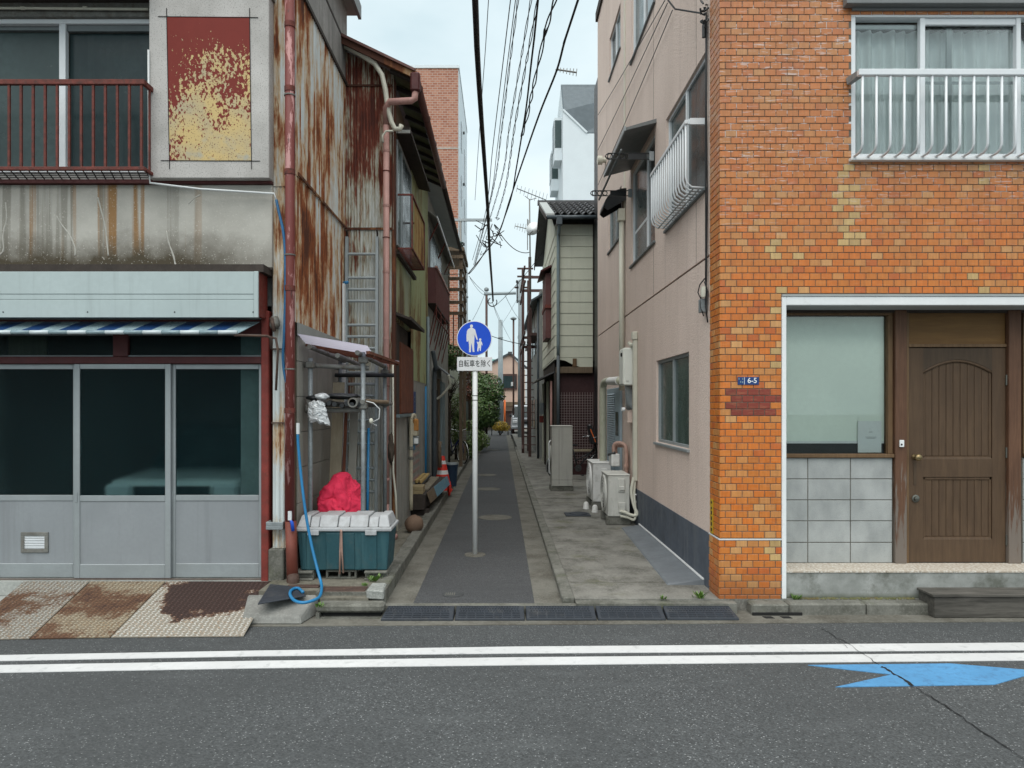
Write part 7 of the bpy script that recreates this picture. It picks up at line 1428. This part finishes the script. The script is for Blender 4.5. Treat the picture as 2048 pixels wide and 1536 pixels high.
# ================================================================== overhead cables
CAB = 'overhead cables above the alley'
def cable(label, pts, z0, z1, r, mt='cable', twist=0, ext=9):
    n = len(pts); ys_ = [p[1] for p in pts]; out = []
    for px, py in pts:
        t = (py-ys_[0])/(ys_[-1]-ys_[0]) if ys_[-1] != ys_[0] else 0; z = z0+(z1-z0)*t; d = (z-EYE)*F/(VY-py); out.append(P(px, py, d))
    if ext: d = (out[0]-out[1]).normalized(); out.insert(0, out[0]+d*ext)
    sp_ = smooth_path(out, 8)
    o = thing('cable', label, 'cable', tuple(sp_[-1]), CAB) if twist else None
    if twist:
        fine = []
        for i in range(len(sp_)-1):
            m_ = max(1, int((sp_[i+1]-sp_[i]).length/.09)); fine += [sp_[i].lerp(sp_[i+1], k/m_) for k in range(m_)]
        for s in (0, 1):
            MB().tube([p+Vector((math.cos(i*.55+math.pi*s)*twist, 0, math.sin(i*.55+math.pi*s)*twist)) for i, p in enumerate(fine)], r, 5).build('strand', mt, o, smooth=True)
    else: tag(MB().tube(sp_, r, 7).build('cable', mt, smooth=True), label, 'cable', CAB)
cable('thickest black cable hanging straight down the middle of the sky', [(950,0),(954,100),(962,230),(970,340),(976,430),(979,500),(984,570),(986,602)], 6.0, 6.0, .036)
cable('thin grey wire just right of the thickest cable', [(977,0),(971,95),(964,190),(957,290),(950,400)], 7.4, 7.2, .006, 'cable_grey')
cable('thin straight wire left of the three wavy ones', [(1021,0),(1003,150),(985,300),(972,420),(945,520)], 7.6, 6.6, .008, 'cable_grey')
cable('second thin straight wire beside the wavy ones', [(1031,0),(1012,150),(994,300),(980,400),(947,530)], 7.5, 6.6, .007, 'cable_grey')
cable('leftmost of the wavy twisted wires', [(1036,0),(1018,140),(1002,270),(986,380),(948,535)], 7.3, 6.5, .006, 'cable', .011)
cable('second wavy twisted wire from the left', [(1062,0),(1040,130),(1018,260),(1000,370),(950,530)], 7.2, 6.5, .006, 'cable', .012)
cable('twisted wire beside the black slack cable', [(1072,20),(1050,140),(1030,250),(1012,370),(992,440)], 7.0, 6.6, .007, 'cable', .014)
cable('slack black cable in the middle right of the sky', [(1076,0),(1069,70),(1062,130),(1053,210),(1042,280),(1032,340),(1021,400),(996,470)], 6.8, 6.5, .014)
cable('loose twisted pair nearest the steep right cable', [(1110,0),(1092,60),(1072,150),(1055,230),(1043,275)], 6.6, 6.6, .010, 'cable', .020)
cable('steep black cable on the right that carries the small antenna', [(1156,0),(1130,80),(1113,142),(1080,225),(1050,310),(1020,398),(996,470),(965,512),(936,548)], 6.9, 6.4, .016)
b = MB(); rj = random.Random(12)
for k in range(18):
    a = P(985+rj.uniform(-16,14), 462+rj.uniform(-30,42), 20+rj.uniform(-.3,.3)); b.tube(smooth_path([a, a+Vector((rj.uniform(-.2,.2),rj.uniform(-.2,.2),rj.uniform(-.15,.15))), a+Vector((rj.uniform(-.3,.3),0,rj.uniform(-.3,.2)))], 4), rj.uniform(.006,.016), 5)
tag(b.build('cable_knot', 'cable', smooth=True), 'black tangle of wires where the alley cables meet', 'cables')
b = MB(); b.torus(P(985,604,27.5), (0,1,0), .17, .022, 20, 6, 60, 330); b.torus(P(981,600,27.5), (0,1,0), .12, .014, 18, 6, 40, 300); tag(b.build('cable_loop', 'cable', smooth=True), 'coiled loop at the lower end of the thickest cable', 'cable')
def wire(label, a, c, sag=.15, r=.010, mt='cable'):
    a, c = Vector(a), Vector(c); tag(MB().tube([a.lerp(c, k/10)+Vector((0,0,-sag*4*(k/10)*(1-k/10))) for k in range(11)], r, 5).build('wire', mt, smooth=True), label, 'wire', 'wires across the alley')
wire('wire running from the tangle to the antenna mast', P(990,450,20), P(1058,505,22), .25, .012)
wire('wire sloping from the tangle to the far left pole', P(985,475,20), P(938,548,25), .1, .014)
wire('wire from the left pole down to the tube lamp', P(938,552,25), P(970,585,30), .05, .009)
wire('second wire from the left pole to the tube lamp', P(940,556,25), P(968,590,30), .08, .007)
wire('wire rising from the tube lamp to the cream house gable', P(990,612,30), P(1085,505,19), .1, .009)
wire('wire from the tube lamp down to the far pole', P(1010,590,30), P(1040,640,40), .1, .010, 'cable_grey')
wire('wire from the cable loop to the concrete pole', P(985,605,28), P(1001,645,47), .1, .010, 'cable_grey')
wire('upper wire from the loop towards the street lamp', P(985,605,28), P(1027,690,45), .1, .008, 'cable_grey')
wire('long wire crossing behind the sign to the steel stair', P(980,671,24), P(1085,692,24), .08, .012)
wire('short wire at the left edge of the timber balcony', P(862,545,14), P(935,545,25), .05, .010)
wire('wire dropping left of the tube lamp to the evergreen', P(968,592,30), P(945,640,27), .05, .008)
wire('thin wire high across the far poles', P(1002,650,47), P(1041,585,40), .1, .008, 'cable_grey')
for k in range(3): wire(['lowest of three slanting lines on the pink wall','middle one of three slanting lines on the pink wall','uppermost of three slanting lines on the pink wall'][k], XW(1196,370-70*k,1.96), XW(1345-10*k,20-14*k,1.96) if k < 2 else XW(1330,0,1.96), .02, .006, 'cable_grey')
